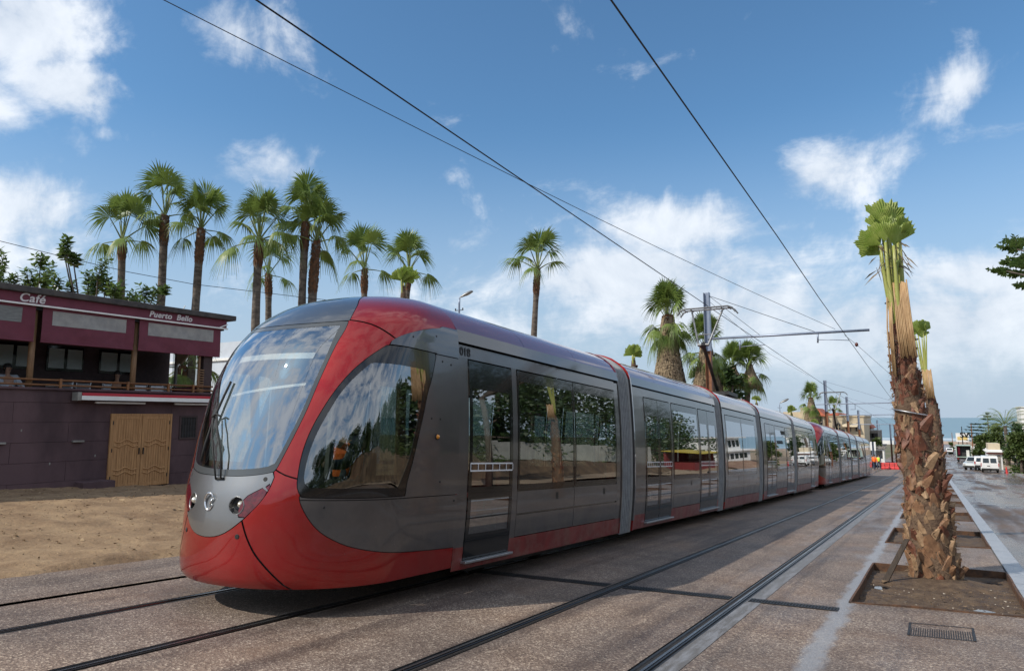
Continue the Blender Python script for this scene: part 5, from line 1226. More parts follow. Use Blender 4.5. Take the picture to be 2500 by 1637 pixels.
# ---------------------------------------------------------------- people
def skin_obj(name, joints, bones, m, parent, sub=1):
    """one continuous body grown round a skeleton; joints: {name: (point, radius)}; first joint is the root"""
    ks = list(joints); me = bpy.data.meshes.new(name); me.from_pydata([joints[k][0] for k in ks], [(ks.index(a), ks.index(b)) for a, b in bones], []); me.update()
    o = bpy.data.objects.new(name, me); COL.objects.link(o); o.parent = parent; me.materials.append(m)
    sk = o.modifiers.new('skin', 'SKIN'); sk.use_smooth_shade = True
    L_ = me.skin_vertices[0].data
    for i, k in enumerate(ks):
        r = joints[k][1]; L_[i].radius = (r, r) if isinstance(r, (int, float)) else r; L_[i].use_root = (i == 0)
    s = o.modifiers.new('subsurf', 'SUBSURF'); s.levels = sub; s.render_levels = sub
    return o
def person(label, loc, rz, pose, legs, top, seed=0, group=None, vest=None, hair='hair', arms=None):
    """standing, walking or sitting figure, 1.75 m; pose: 'stand' | 'walk' | 'sit'"""
    t = thing('person', label, 'person', loc, rz, group)
    J = {'pelvis': ((0, 0, .95), .13), 'waist': ((0, 0, 1.10), .125), 'chest': ((0, .01, 1.32), (.17, .125)), 'neck': ((0, .01, 1.49), .047), 'chin': ((0, -.02, 1.575), .060), 'head': ((0, -.01, 1.66), .088), 'crown': ((0, .0, 1.73), .062)}
    B = [('pelvis', 'waist'), ('waist', 'chest'), ('chest', 'neck'), ('neck', 'chin'), ('chin', 'head'), ('head', 'crown')]
    st = {'stand': ((.0, .0), (.0, .0)), 'walk': ((-.22, .02), (.20, .16)), 'sit': None}[pose]
    dz = 0
    for k, s in (('l', -1), ('r', 1)):
        i = 0 if s < 0 else 1
        if st:
            f = st[i][0]; b = st[i][1]
            J.update({'hip'+k: ((s*.09, 0, .90), .092), 'knee'+k: ((s*.10, f*.55-.02, .50), .060), 'ankle'+k: ((s*.10, f+b*.5, .09), .042), 'toe'+k: ((s*.115, f+b*.5-.17, .04), .038)})
        else:
            J.update({'hip'+k: ((s*.10, -.02, .92), .095), 'knee'+k: ((s*.13, -.46, .95), .065), 'ankle'+k: ((s*.12, -.44, .53), .043), 'toe'+k: ((s*.13, -.60, .49), .038)})
        a = (arms or {'stand': ((.04, .02), (.04, .02)), 'walk': ((.14, .10), (-.16, -.2)), 'sit': ((-.24, -.38), (-.24, -.38))}[pose])[i]
        ez = 1.14 if pose != 'sit' else 1.16; wz = .90 if pose != 'sit' else 1.16
        J.update({'sh'+k: ((s*.19, .01, 1.42), .062), 'el'+k: ((s*.25, a[0], ez), .044), 'wr'+k: ((s*(.25 if pose != 'sit' else .14), a[1]-.04, wz), .032), 'ha'+k: ((s*(.25 if pose != 'sit' else .09), a[1]-.08, wz-.09 if pose != 'sit' else wz), .035)})
        B += [('pelvis', 'hip'+k), ('hip'+k, 'knee'+k), ('knee'+k, 'ankle'+k), ('ankle'+k, 'toe'+k), ('chest', 'sh'+k), ('sh'+k, 'el'+k), ('el'+k, 'wr'+k), ('wr'+k, 'ha'+k)]
    if pose == 'sit':
        for k in J: J[k] = ((J[k][0][0], J[k][0][1], J[k][0][2]-.49), J[k][1])
    skin_obj('body', J, B, M['skin'], t)
    def sub(name, keep, m, add):
        jj = {k: (J[k][0], tuple(r+add for r in J[k][1]) if isinstance(J[k][1], tuple) else J[k][1]+add) for k in keep}
        skin_obj(name, jj, [b for b in B if b[0] in keep and b[1] in keep], m, t)
    sub('trousers', ['pelvis', 'waist']+[a+k for k in 'lr' for a in ('hip', 'knee', 'ankle')], legs, .022)
    sub('top', ['waist', 'pelvis', 'chest']+[a+k for k in 'lr' for a in ('sh', 'el', 'wr')], top, .026)
    if vest: sub('vest', ['waist', 'pelvis', 'chest', 'shl', 'shr'], vest, .05)
    sub('shoes', ['anklel', 'toel'], M['rubber'], .012); sub('shoes', ['ankler', 'toer'], M['rubber'], .012)
    jc = J['head'][0]; cr = J['crown'][0]
    hm = MB().lathe([(.098, -.03), (.106, .0), (.104, .035), (.09, .075), (.055, .108), (.001, .12)], 14, M=Matrix.Translation((jc[0], jc[1]+.022, jc[2]+.005)) @ Matrix.Rotation(-.35, 4, 'X'))
    hm.lathe([(.06, -.11), (.085, -.05), (.095, .0)], 12, M=Matrix.Translation((jc[0], jc[1]+.038, jc[2]+.0)))
    hm.build('hair', M[hair], t, True)
    fc = MB(); y = jc[1]-.088
    fc.lathe([(.001, -.02), (.012, -.012), (.014, .0)], 8, M=Matrix.Translation((0, y-.004, jc[2]-.025)) @ Matrix.Rotation(PI/2, 4, 'X'))
    for s in (-1, 1): fc.box(s*.035-.011, s*.035+.011, y-.002, y+.006, jc[2]+.003, jc[2]+.014, 1); fc.box(s*.088-.008, s*.088+.008, jc[1]-.005, jc[1]+.03, jc[2]-.03, jc[2]+.02)
    fc.box(-.022, .022, y-.001, y+.01, jc[2]-.066, jc[2]-.059, 1)
    fc.build('face', [M['skin'], M['hair']], t)
    return t
# driver: sits in the cab of the front tram
p = person('driver in a bright orange vest sitting behind the cab side window', (0, 0, 0), 0, 'sit', M['navy'], M['navy'], vest=M['orange'])
Mt = Matrix.Translation((XC, TY0, SL*TY0)) @ Matrix.Rotation(TROT, 4, 'X') @ Matrix.Translation((.18, 1.62, .74))
p.matrix_world = Mt
# ---------------------------------------------------------------- the cafe
M['wall_purple'] = mat('purple_brown_wall', (.056, .032, .037), .85, col2=(.115, .068, .074), scale=.9, bump=.35, bscale=7, stretch=(1, 1, .45), detail=8)
M['burgundy'] = mat('burgundy_canvas', (.14, .028, .048), .75, var=.10, scale=3)
M['panel_pale'] = mat('pale_plastic_panel', (.33, .32, .30), .5, col2=(.25, .245, .24), scale=4)
M['panel_dark'] = mat('grey_plastic_panel', (.20, .205, .20), .4, col2=(.13, .135, .13), scale=5, stretch=(1, 1, 6))
M['roofdark'] = mat('weathered_roof_edge', (.045, .042, .042), .85, col2=(.085, .075, .07), scale=4)
M['wood'] = mat('turned_wood', (.23, .13, .06), .6, col2=(.16, .085, .04), scale=4, stretch=(8, 8, 1))
M['woodrail'] = mat('brown_railing', (.20, .085, .028), .5, var=.2, scale=6)
M['door_tan'] = mat('tan_door', (.46, .25, .105), .62, col2=(.32, .165, .065), scale=2.2, stretch=(14, 14, 1), detail=6)
M['letter'] = mat('white_letters', (.62, .58, .58), .6)
M['awn_red'] = mat('red_awning_edge', (.42, .02, .035), .6)
M['int_wall'] = mat('terrace_wall', (.055, .035, .035), .8, var=.15)
M['pane_pale'] = mat('frosted_pane', (.33, .38, .36), .3, var=.12, scale=.8)
M['concrete'] = mat('concrete', (.25, .24, .22), .85, var=.2, scale=3)
CX = -19.2
cafe = thing('cafe_building', 'two storey burgundy cafe with an open terrace and sign lettering', 'cafe', (CX, 8, 0))
cafe.location = (0, 0, 0)
YA, YB, ZB, ZT = -4.0, 13.45, -.9, 2.37
# lower wall: rendered courses with recessed joints
mb = MB().box(CX-7.5, CX-.03, YA, YB, ZB, ZT-.02); mb.build('core_wall', M['wall_purple'], cafe)
DY0, DY1, DZ0, DZ1 = 10.40, 12.07, -.27, 1.70
cz = [ZB, .02, .52, 1.02, 1.52, 2.02, ZT]; rn = random.Random(3)
for i in range(len(cz)-1):
    ycuts = [YA, 1.6, 4.9, 8.0, DY0-.03] if i % 2 == 0 else [YA, 0.2, 3.4, 6.6, 9.3, DY0-.03]
    for (a, b) in list(zip(ycuts, ycuts[1:])) + [(DY1+.03, YB)]:
        if b-a < .05: continue
        if cz[i] >= 1.7 and a > 9 and b < DY0: b = DY0-.03
        MB().box(CX-.03, CX+rn.uniform(-.002, .002), a+.003, b-.003, cz[i]+.003, cz[i+1]-.003).build('wall_course', M['wall_purple'], cafe, bevel=.004)
    if cz[i+1] > DZ1: MB().box(CX-.03, CX, DY0-.03, DY1+.03, max(cz[i], DZ1+.01)+.005, cz[i+1]-.005).build('wall_course', M['wall_purple'], cafe)
MB().box(CX-.3, CX+.06, YA, YB+.02, ZT-.03, ZT+.03).build('wall_coping', M['wall_purple'], cafe, bevel=.01)
# double door with vertical boards and wavy mouldings
for k in (0, 1):
    a = DY0+k*(DY1-DY0)/2; b = a+(DY1-DY0)/2; X0 = CX+.0
    d = MB().box(X0-.02, X0+.02, a+.006, b-.006, DZ0, DZ1).build('door', M['door_tan'], cafe, bevel=.004)
    fr = MB()
    for (p, q, r, s) in ((a+.006, a+.10, DZ0, DZ1), (b-.10, b-.006, DZ0, DZ1), (a+.10, b-.10, DZ1-.10, DZ1), (a+.10, b-.10, DZ0, DZ0+.10)): fr.box(X0+.02, X0+.04, p, q, r, s)
    fr.build('door_frame', M['door_tan'], d, bevel=.004)
    n = 9; w = (b-a-.20)/n
    for i in range(n): MB().box(X0+.02, X0+.03, a+.10+i*w+.004, a+.10+(i+1)*w-.004, DZ0+.10, DZ1-.10).build('board', M['door_tan'], d)
    for zc in (.98, .22):
        for dz in (0, -.12):
            rows = []; N_ = 16
            for (xo, zo) in ((.028, -.022), (.052, -.008), (.052, .008), (.028, .022)):
                rows.append([(X0+xo, a+.09+(b-a-.18)*i/N_, zc+dz+zo+.055*math.exp(-((i/N_-.5)/.16)**2)-.03*math.exp(-((i/N_-.2)/.1)**2)-.03*math.exp(-((i/N_-.8)/.1)**2)) for i in range(N_+1)])
            MB().grid(rows, flip=True).build('moulding', M['door_tan'], d, True)
MB().box(CX-.02, CX+.05, DY0-.05, DY0, DZ0, DZ1+.05).box(CX-.02, CX+.05, DY1, DY1+.05, DZ0, DZ1+.05).box(CX-.02, CX+.05, DY0, DY1, DZ1, DZ1+.05).build('door_surround', M['door_tan'], cafe)
for y in ((DY0+DY1)/2-.06, (DY0+DY1)/2+.06): MB().box(CX+.04, CX+.075, y-.012, y+.012, .62, .80).build('door_handle', M['dkmetal'], cafe)
for z in (.0, .75, 1.5):
    for y in (DY0+.02, DY1-.02): MB().cyl((CX+.045, y, z-.05), (CX+.045, y, z+.05), .014, n=6).build('hinge', M['dkmetal'], cafe)
# barred window, ledges, step
wn = MB().box(CX-.05, CX+.006, 12.42, 12.92, 1.05, 1.65).build('window', M['dark'], cafe)
fr = MB()
for (p, q, r, s) in ((12.38, 12.43, 1.0, 1.7), (12.91, 12.96, 1.0, 1.7), (12.43, 12.91, 1.0, 1.05), (12.43, 12.91, 1.65, 1.7)): fr.box(CX+.004, CX+.03, p, q, r, s)
fr.build('window_frame', M['int_wall'], wn)
for i in range(6): MB().cyl((CX+.02, 12.47+i*.088, 1.05), (CX+.02, 12.47+i*.088, 1.65), .009, n=6).build('window_bar', M['dkmetal'], wn)
for y in (7.6, 9.4): MB().box(CX, CX+.08, y, y+.28, 1.0, 1.05).build('ledge', M['concrete'], cafe, bevel=.006)
MB().box(CX-.02, CX+.42, 9.55, DY0-.02, -.6, -.02).build('step_block', M['wall_purple'], cafe, bevel=.02)
mb = MB()
for y, z in ((7.7, .25), (8.9, .45), (8.2, 1.3), (10.0, .6)): mb.box(CX+.001, CX+.004, y, y+.03, z, z+.06)
mb.build('paint_chips', M['concrete'], cafe)
# folded awning over the door: red and white edge, white arms below
aw = thing('folded_awning', 'folded red and white awning cassette along the cafe wall above the door', 'awning')
aw.location = (0, 0, 0)
MB().box(CX+.06, CX+.32, 9.42, 13.4, 2.20, 2.29).build('cassette', M['awn_red'], aw, bevel=.015)
MB().box(CX+.322, CX+.35, 9.40, 13.4, 2.10, 2.21).build('valance', M['white'], aw)
MB().box(CX+.05, CX+.34, 9.30, 9.40, 2.08, 2.30).build('end_bracket', M['concrete'], aw, bevel=.01)
for a, b in ((9.85, 11.2), (12.1, 13.35)): MB().box(CX+.12, CX+.18, a, b, 2.02, 2.065).build('folding_arm', M['white'], aw)
# terrace
FZ = 1.76; BW = CX-2.3
MB().box(CX-7.4, CX-.32, YA, YB-.05, FZ-.1, FZ).build('terrace_floor', M['concrete'], cafe)
MB().box(BW-.2, BW, YA, YB-.05, FZ, 4.7).build('back_wall', M['int_wall'], cafe)
for pa, pb in ((-15, 74), (106, 192), (229, 315)):
    a, b = at_x(pa, 840, BW), at_x(pb, 840, BW); z0, z1 = at_x(150, 856, BW).z, at_x(150, 811, BW).z; a, b = a.y, b.y
    w = MB().box(BW, BW+.04, a, b, z0-.08, z1+.08).build('terrace_window', M['black'], cafe)
    for k in (0, 1): MB().box(BW+.04, BW+.055, a+.05+k*(b-a)/2, a+(b-a)/2-.04+k*(b-a)/2, z0, z1).build('pane', M['pane_pale'], w)
for y in (-.7, 2.2, 5.2, 8.36, 10.98): MB().tube([(CX-.16, y, FZ), (CX-.16, y, 4.4)], .075, 10).build('timber_post', M['wood'], cafe, True)
MB().box(CX-.30, CX-.06, 13.12, 13.42, FZ, 4.4).build('corner_post', M['int_wall'], cafe)
for i in range(14): MB().box(CX-.05, CX-.02, 12.98, 13.13, FZ+.35+i*.075, FZ+.385+i*.075).build('lattice_slat', M['wood'], cafe)
MB().box(CX-.10, CX-.04, 12.94, 13.0, FZ, 3.55).build('lattice_post', M['wood'], cafe)
for z in (2.60, 2.47): MB().tube([(CX-.02, YA, z), (CX-.02, YB, z)], .026, 8).build('handrail', M['woodrail'], cafe, True)
for y in (1.0, 4.0, 7.0, 9.0, 10.75, 11.95, 12.75): MB().box(CX-.05, CX+.01, y, y+.06, ZT+.02, 2.64).build('rail_post', M['woodrail'], cafe)
# end side: clear curtain, low burgundy wall, gathered drape
MB().box(CX-2.2, CX-.3, YB-.10, YB-.04, FZ, 2.62).build('end_parapet', M['burgundy'], cafe)
MB().box(CX-2.1, CX-.35, YB-.075, YB-.07, 2.62, 4.2).build('clear_curtain', glass('clear_curtain', (.8, .82, .82), .05, .08), cafe)
MB().box(CX-1.95, CX-1.85, YB-.1, YB-.04, FZ, 4.4).build('end_post', M['concrete'], cafe)
rows = []
for k in range(7):
    z = 4.15-k*.13; rows.append([(CX-1.8+i*.10*(1-.13*k), YB-.13+.04*math.sin(i*2.1), z-.03*math.sin(i*.7)) for i in range(15)])
MB().grid(rows).build('gathered_drape', mat('cream_drape', (.35, .30, .24), .8), cafe, True)
# roof slab, fascia, screens
MB().box(CX-7.6, CX+.16, YA, 14.06, 4.74, 4.90).build('roof_slab', M['roofdark'], cafe, bevel=.02)
MB().box(CX-.6, CX-.02, YA, 13.75, 4.40, 4.74).build('ceiling_beam', M['dark'], cafe)
MB().box(CX+.02, CX+.06, YA, 13.78, 4.47, 4.735).build('sign_fascia', M['burgundy'], cafe)
MB().box(CX+.05, CX+.12, YA, 13.8, 4.435, 4.475).tube([(CX+.10, 13.5, 4.47), (CX+.10, 13.78, 4.60)], .02, 6).build('white_rail', M['white'], cafe)
sc_y = [(-3.9, -.8), (-.6, 2.1), (2.3, 5.1), (5.3, 8.30), (8.46, 10.83), (10.97, 13.60)]
for k, (a, b) in enumerate(sc_y):
    nx, nz = 40, 12; rows = []
    for j in range(nz+1):
        z = 3.55+(4.44-3.55)*j/nz; rows.append([(CX+.03+.018*math.sin((a+(b-a)*i/nx)*5+z*4)*(1-j/nz)+.01*mnoise.noise(Vector((i*.35, j*.5, k))), a+(b-a)*i/nx, z) for i in range(nx+1)])
    s = MB().grid(rows, flip=False).build('canvas_screen', M['burgundy'], cafe, True)
    MB().tube([(CX+.03, a, 3.55), (CX+.03, b, 3.55)], .02, 6).build('hem_bar', M['burgundy'], s)
    w = b-a; rows = [[(p[0]+.006, p[1], p[2]) for p in r[int(nx*.10):int(nx*.90)+1]] for r in rows[6:12]]
    MB().grid(rows).build('clear_panel', M['panel_dark'] if k == 3 else M['panel_pale'], s, True)
mb = MB(); mb.box(CX-.05, CX+.0, -3.9, 13.5, 4.36, 4.40); mb.build('screen_rail', M['dark'], cafe)
def sign(txt, y, z, size, m, ext=.012, shear=.18, off=.006):
    c = bpy.data.curves.new('sign_lettering', 'FONT'); c.body = txt; c.size = size; c.extrude = ext; c.shear = shear; c.offset = off; c.space_character = 1.06
    c.materials.append(m); o = text_mesh('sign_lettering', c, cafe); stuff(o)
    o.location = (CX+.066, y, z); o.rotation_euler = (PI/2, 0, PI/2); return o
a = at_x(40, 703, CX); sign('Caf\u00e9', a.y, 4.52, .30, M['letter'])
a = at_x(343, 740, CX); sign('Puerto  Bello', a.y, 4.545, .235, M['letter'])
# small aerial bits on the roof edge
for p in ([(CX, 8.35, 4.9), (CX, 8.35, 5.02)], [(CX, 8.75, 4.9), (CX, 8.78, 5.0)], [(CX-.2, 12.4, 4.9), (CX-.15, 12.45, 5.05)]): MB().tube(p, .016, 6).build('roof_stub', M['white'], cafe)
# furniture on the terrace
def metal_chair():
    t = thing('terrace_chair', 'x', 'chair', (0, 0, 0)); 
    MB().box(-.2, .2, -.2, .2, .44, .46).build('seat', M['alu'], t)
    for x in (-.19, .19):
        for y in (-.19, .19): MB().tube([(x*1.12, y*1.15, 0), (x, y, .45)], .014, 6).build('leg', M['alu'], t)
    MB().tube([(-.19, .19, .45), (-.2, .24, .85), (.2, .24, .85), (.19, .19, .45)], .014, 6).box(-.17, .17, .225, .24, .6, .82).build('backrest', M['alu'], t)
    return t
ch0 = metal_chair(); rn = random.Random(2)
spots = [(CX-.75, 7.0), (CX-.8, 7.55), (CX-.75, 9.35), (CX-.9, 9.9), (CX-.8, 10.4), (CX-.85, 11.5), (CX-.8, 12.1), (CX-.9, 12.7)]
tabs = [(CX-.72, 7.1), (CX-1.3, 9.65), (CX-1.3, 12.0)]
clb = ['metal chair at the left end of the cafe terrace', 'metal chair right of the seated man on the terrace', 'metal chair behind the railing left of the barred awning end', 'metal chair above the folded awning left bracket', 'metal chair beside the middle timber post of the terrace', 'metal chair right of the middle timber post', 'metal chair before the clear end curtain', 'metal chair nearest the lattice corner of the terrace']
for i, (x, y) in enumerate(spots):
    c = ch0 if i == 0 else copy_tree(ch0); c.location = (x, y, FZ); c.rotation_euler.z = rn.uniform(0, 6.28); tag(c, clb[i], 'chair', 'metal chairs on the cafe terrace')
tb0 = thing('terrace_table', 'x', 'table')
MB().lathe([(.001, .72), (.36, .72), (.36, .75), (.001, .75)], 20).build('tabletop', M['white'], tb0); MB().tube([(0, 0, 0), (0, 0, .72)], .03, 8).lathe([(.24, 0), (.2, .03), (.03, .05)], 14).build('pedestal', M['alu'], tb0)
tlb = ['small round table the seated man leans on', 'round terrace table behind the railing, middle of three', 'round terrace table near the end curtain']
for i, (x, y) in enumerate(tabs):
    c = tb0 if i == 0 else copy_tree(tb0); c.location = (x, y, FZ); tag(c, tlb[i], 'table', 'round tables on the cafe terrace')
q = at_x(18, 860, CX-1.25)
person('man in a pale shirt sitting on the cafe terrace, looking down', (CX-1.25, q.y, FZ), PI/2+.1, 'sit', M['navy'], M['shirt'])
q = at_x(272, 880, CX-1.7)
person('dim seated figure in dark clothes in the middle of the terrace', (CX-1.7, q.y, FZ), PI/2-.5, 'sit', M['darkcloth'], M['darkcloth'])
p = at_d(425, 845, 31); palm('short bushy palm seen through the clear end curtain of the cafe', (p.x, p.y, p.z-.2), zg(p.y)+.3, 1.25, .22, 22, 77, low=(6, 6, -12, -12, -38, -38), group='fan palms with hanging dead fronds')
# pale building behind the cafe, and thin cable over it
p = at_d(520, 800, 46); q = at_d(600, 800, 46)
bl = thing('white_building', 'plain pale wall of a building between the cafe and the tram', 'building', (0, 0, 0))
zt = at_d(530, 795, 46).z; zr = at_d(530, 835, 46).z
MB().box(p.x-16, p.x+6.0, p.y, p.y+9, zg(p.y)-.4, zt).build('wall', mat('bluish_white_render', (.50, .55, .62), .7, var=.06, scale=1), bl)
MB().box(p.x-16.1, p.x+6.1, p.y-.12, p.y-.01, zr-.08, zr+.08).build('string_course', M['white'], bl)
pts = [at_d(-60, 545, 24), at_d(150, 597, 25), at_d(300, 632, 26), at_d(450, 660, 27), at_d(700, 690, 30), at_d(900, 712, 34)]
tag(MB().tube(pts, .012, 5).build('cable', M['wire']), 'thin dark cable sagging across the palms behind the cafe', 'cable')
# ---------------------------------------------------------------- overhead line
PXX = -8.6
def hpole(label, x, y, ztop, zcol, w=.26, group='catenary poles along the tram line', arms=(), rusty=True, base=None):
    z0 = zg(y) if base is None else base; t = thing('catenary_pole', label, 'pole', (x, y, z0), 0, group)
    def H(a, b, m, name):
        mb = MB(); f = .022
        mb.box(-w/2, -w/2+f, -w/2, w/2, a, b).box(w/2-f, w/2, -w/2, w/2, a, b).box(-w/2+f, w/2-f, -.008, .008, a, b); mb.build(name, m, t)
    H(-.3, zcol-z0, M['polebrown'], 'painted_foot'); H(zcol-z0+.004, ztop-z0, M['pole'], 'pole_shaft')
    MB().box(-w/2-.01, w/2+.01, -w/2-.01, w/2+.01, zcol-z0, zcol-z0+.003).build('joint_plate', M['pole'], t)
    return t
P1Y = 31.5
top = at_x(1645, 682, PXX); colr = at_x(1652, 817, PXX)
p1 = hpole('nearest catenary pole, grey blue with a brown foot, carrying the long arm', PXX, P1Y, top.z, colr.z)
a0 = at_x(1668, 795, PXX); tip = at_y(2020, 766, P1Y); o1 = p1.location
mb = MB(); mb.tube([Vector((PXX, P1Y, a0.z))-o1, tip-o1], .055, 10); mb.build('cantilever_arm', M['pole'], p1, True)
stay = at_y(1898, 772, P1Y); MB().tube([Vector((PXX+.1, P1Y, top.z-.15))-o1, stay-o1], .012, 5).tube([Vector((PXX+.1, P1Y, top.z-.15))-o1, at_y(1772, 783, P1Y)-o1], .010, 5).build('stay_rod', M['wire'], p1)
CWZ = 6.47
def cw(x, y): return Vector((x, y, zg(y)+CWZ))
mb = MB()
for px, py0, py1, cx in ((1719, 790, 812, -6.1), (1900, 772, 796, -2.73)):
    a = at_y(px, py0, P1Y); b = at_y(px, py1, P1Y); c = cw(cx, P1Y)
    mb.tube([a-o1, b-o1], .035, 8); mb.tube([b.lerp(a, .3)-o1, b.lerp(c, .5)+Vector((0, 0, .08))-o1, c-o1], .016, 6)
mb.build('steady_arm', M['pole'], p1, True)
wt = at_y(1990, 800, P1Y+2)
MB().lathe([(.001, -.10), (.05, -.07), (.075, 0), (.05, .07), (.001, .10)], 12, M=Matrix.Translation(wt-o1)).build('insulator', mat('brown_insulator', (.12, .03, .02), .3), p1, True)
lab = ['second catenary pole behind the stopped tram, before the red tiled roof', 'third catenary pole with a brown foot, right of the arched windows', 'fourth thin catenary pole at the end of the cream building', 'fifth distant catenary pole against the sea', 'sixth distant catenary pole over the tram stop', 'seventh distant catenary pole near the palm trunk']
for (px, py), lb in zip([(1916, 883), (1966.7, 921), (1993.5, 952), (2037.5, 975), (2067.5, 983), (2077.5, 985)], lab):
    q = at_x(px, py, PXX); Y = q.y
    if lb.startswith(('sixth', 'seventh')):
        q = at_x(px, py, -5.9 if lb.startswith('sixth') else -5.2); Y = q.y
    h = q.z-zg(Y); t = hpole(lb, q.x, Y, q.z, zg(Y)+h*(.66 if lb.startswith(('second', 'third', 'fourth')) else .5), w=.26)
    if lb.startswith(('second', 'third', 'fourth')):
        zz = zg(Y)+h*.74; MB().tube([Vector((-.9, 0, zz-t.location.z)), Vector((7.0, 0, zz-t.location.z+.12))], .05, 8).build('cantilever_arm', M['pole'], t)
        MB().tube([Vector((0, 0, h-.1)), Vector((6, 0, h*.74+.1))], .012, 5).tube([Vector((2.5, 0, h*.74)), Vector((2.5, 0, h*.74-.5)), (2.1, 0, h*.74-.5)], .03, 5).tube([Vector((5.9, 0, h*.74)), Vector((5.9, 0, h*.74-.5)), (5.5, 0, h*.74-.5)], .03, 5).build('steady_arm', M['pole'], t)
q = at_d(2181, 949, 75); hpole('grey pole showing just right of the second palm trunk', q.x, q.y, q.z, zg(q.y)+2.5, w=.2)
def wire(name, label, pts, r, cat='overhead wire', group=None):
    o = MB().tube(pts, r, 5).build(name, M['wire']); tag(o, label, cat, group); return o
G2 = 'tram contact wires'
wire('contact_wire', 'dark contact wire above the trams, ending at the pantograph line', [cw(-6.1, y) for y in (-12, -4, 2, 6, 10, 16, 22.6, P1Y, 60, 90, 130, 180, 260)], .0115, group=G2)
wire('contact_wire', 'dark contact wire above the empty right hand track', [cw(-2.73, y)+Vector((.0, 0, .08 if 0 < y < 20 else 0)) for y in (-12, -4, 2, 6, 10, 16, 22.6, P1Y, 60, 90, 130, 180, 260)], .0115, group=G2)
n0 = at_x(380, 0, -9.6); e0 = at_y(1940, 764, P1Y)
d = (e0-n0); wire('feeder_wire', 'thinner wire crossing from the upper left to the end of the pole arm', [n0-d*.3]+[n0+d*(k/10)+Vector((0, 0, -.16*math.sin(PI*k/10))) for k in range(11)], .008, 'overhead wire')
wire('feeder_wire', 'wire dropping from the arm insulator along the right track', [at_y(1962, 778, P1Y), wt, cw(-1.9, 45), cw(-1.9, 70), cw(-1.9, 110)], .008)
wire('feeder_wire', 'thin wire from the first pole top back over the left track', [Vector((PXX, P1Y, top.z-.3)), Vector((-8.4, 45, zg(45)+7.9)), Vector((-8.6, 62, zg(62)+8.3))], .008)
# ---- street lamps
def lamp(label, head, base_y, px, py, D, r=.05, size=.55, rz=0., arm=.3):
    p = at_d(px, py, D); b = Vector((p.x, p.y, zg(p.y))); t = thing('street_lamp', label, 'street lamp', b, 0, 'street lamps behind the trams'); h = p.z-b.z
    MB().tube([(0, 0, 0), (0, 0, h-.35), (.02, 0, h-.1)], [r*1.2, r, r*.8], 8).build('post', M['pole'], t, True)
    Mx = Matrix.Translation((.02, 0, h-.08)) @ Matrix.Rotation(rz, 4, 'Z') @ Matrix.Rotation(-.45, 4, 'Y') @ Matrix.Scale(size, 4)
    prof = [(0, .05), (.15, .10), (.45, .19), (.8, .21), (1.05, .16), (1.15, .02)]
    mb = MB(); rows = []
    for x, w in prof: rows.append([Mx @ Vector((x, w*math.cos(a), (.16 if math.sin(a) > 0 else .07)*math.sin(a)*(w/.2))) for a in np.linspace(0, 2*PI, 13)])
    mb.grid(rows).build('lamp_head', mat('lamp_housing', (.22, .22, .22), .4, metal=.5), t, True)
    mb = MB(); rows = [[Mx @ Vector((x, w*.75*math.cos(a), -.055*(w/.2)-.05*math.sin(a)*(w/.2))) for a in np.linspace(0, PI, 9)] for x, w in ((.4, .12), (.55, .19), (.8, .2), (1.0, .12))]
    mb.grid(rows).build('lamp_lens', mat('lamp_lens', (.5, .5, .47), .15, coat=.5), t, True)
    MB().box(-.25, .25, -.02, .02, h-.72, h-.69).tube([(-.22, 0, h-.69), (-.22, 0, h-.6)], .03, 6).tube([(.22, 0, h-.69), (.22, 0, h-.6)], .03, 6).build('wire_bracket', M['dkmetal'], t)
    return t
lamp('cobra head street lamp sticking up behind the roof of the near tram', 0, 0, 1067, 688, 34, size=.66, rz=.5)
lamp('street lamp with its head left of the first catenary pole foot', 0, 0, 1627, 908, 52, size=.8, rz=.4)
lamp('distant street lamp left of the cream restaurant', 0, 0, 1811, 935, 95, size=1.2, rz=.3)
# ---------------------------------------------------------------- far end of the street
def r4(x, y): return ((1900+x/3.5417)/1.0508, (880+y/3.5417)/1.0508)
M['cream'] = mat('cream_render', (.50, .42, .30), .85, var=.10, scale=.5)
M['tile'] = mat('red_roof_tiles', (.34, .09, .045), .8, var=.25, scale=1.5, stretch=(1, 1, 4))
M['stone'] = mat('grey_stone', (.20, .18, .16), .9, var=.3, scale=1.2)
M['whitewall'] = mat('whitewash', (.68, .67, .65), .8, var=.08, scale=.6)
M['winglass'] = mat('dark_window', (.02, .025, .03), .1, spec=.8)
def hip(mb, x0, x1, y0, y1, z0, z1, mi=0, o=.35):
    x0 -= o; x1 += o; y0 -= o; y1 += o; w = min(x1-x0, y1-y0)/2; cx, cy = (x0+x1)/2, (y0+y1)/2
    if x1-x0 > y1-y0: a, b = (x0+w, cy, z1), (x1-w, cy, z1)
    else: a, b = (cx, y0+w, z1), (cx, y1-w, z1)
    c = [(x0, y0, z0), (x1, y0, z0), (x1, y1, z0), (x0, y1, z0)]
    if x1-x0 > y1-y0: mb.add(c+[a, b], [(0, 1, 5, 4), (1, 2, 5), (2, 3, 4, 5), (3, 0, 4), (3, 2, 1, 0)], mi)
    else: mb.add(c+[a, b], [(0, 1, 4), (1, 2, 5, 4), (2, 3, 5), (3, 0, 4, 5), (3, 2, 1, 0)], mi)
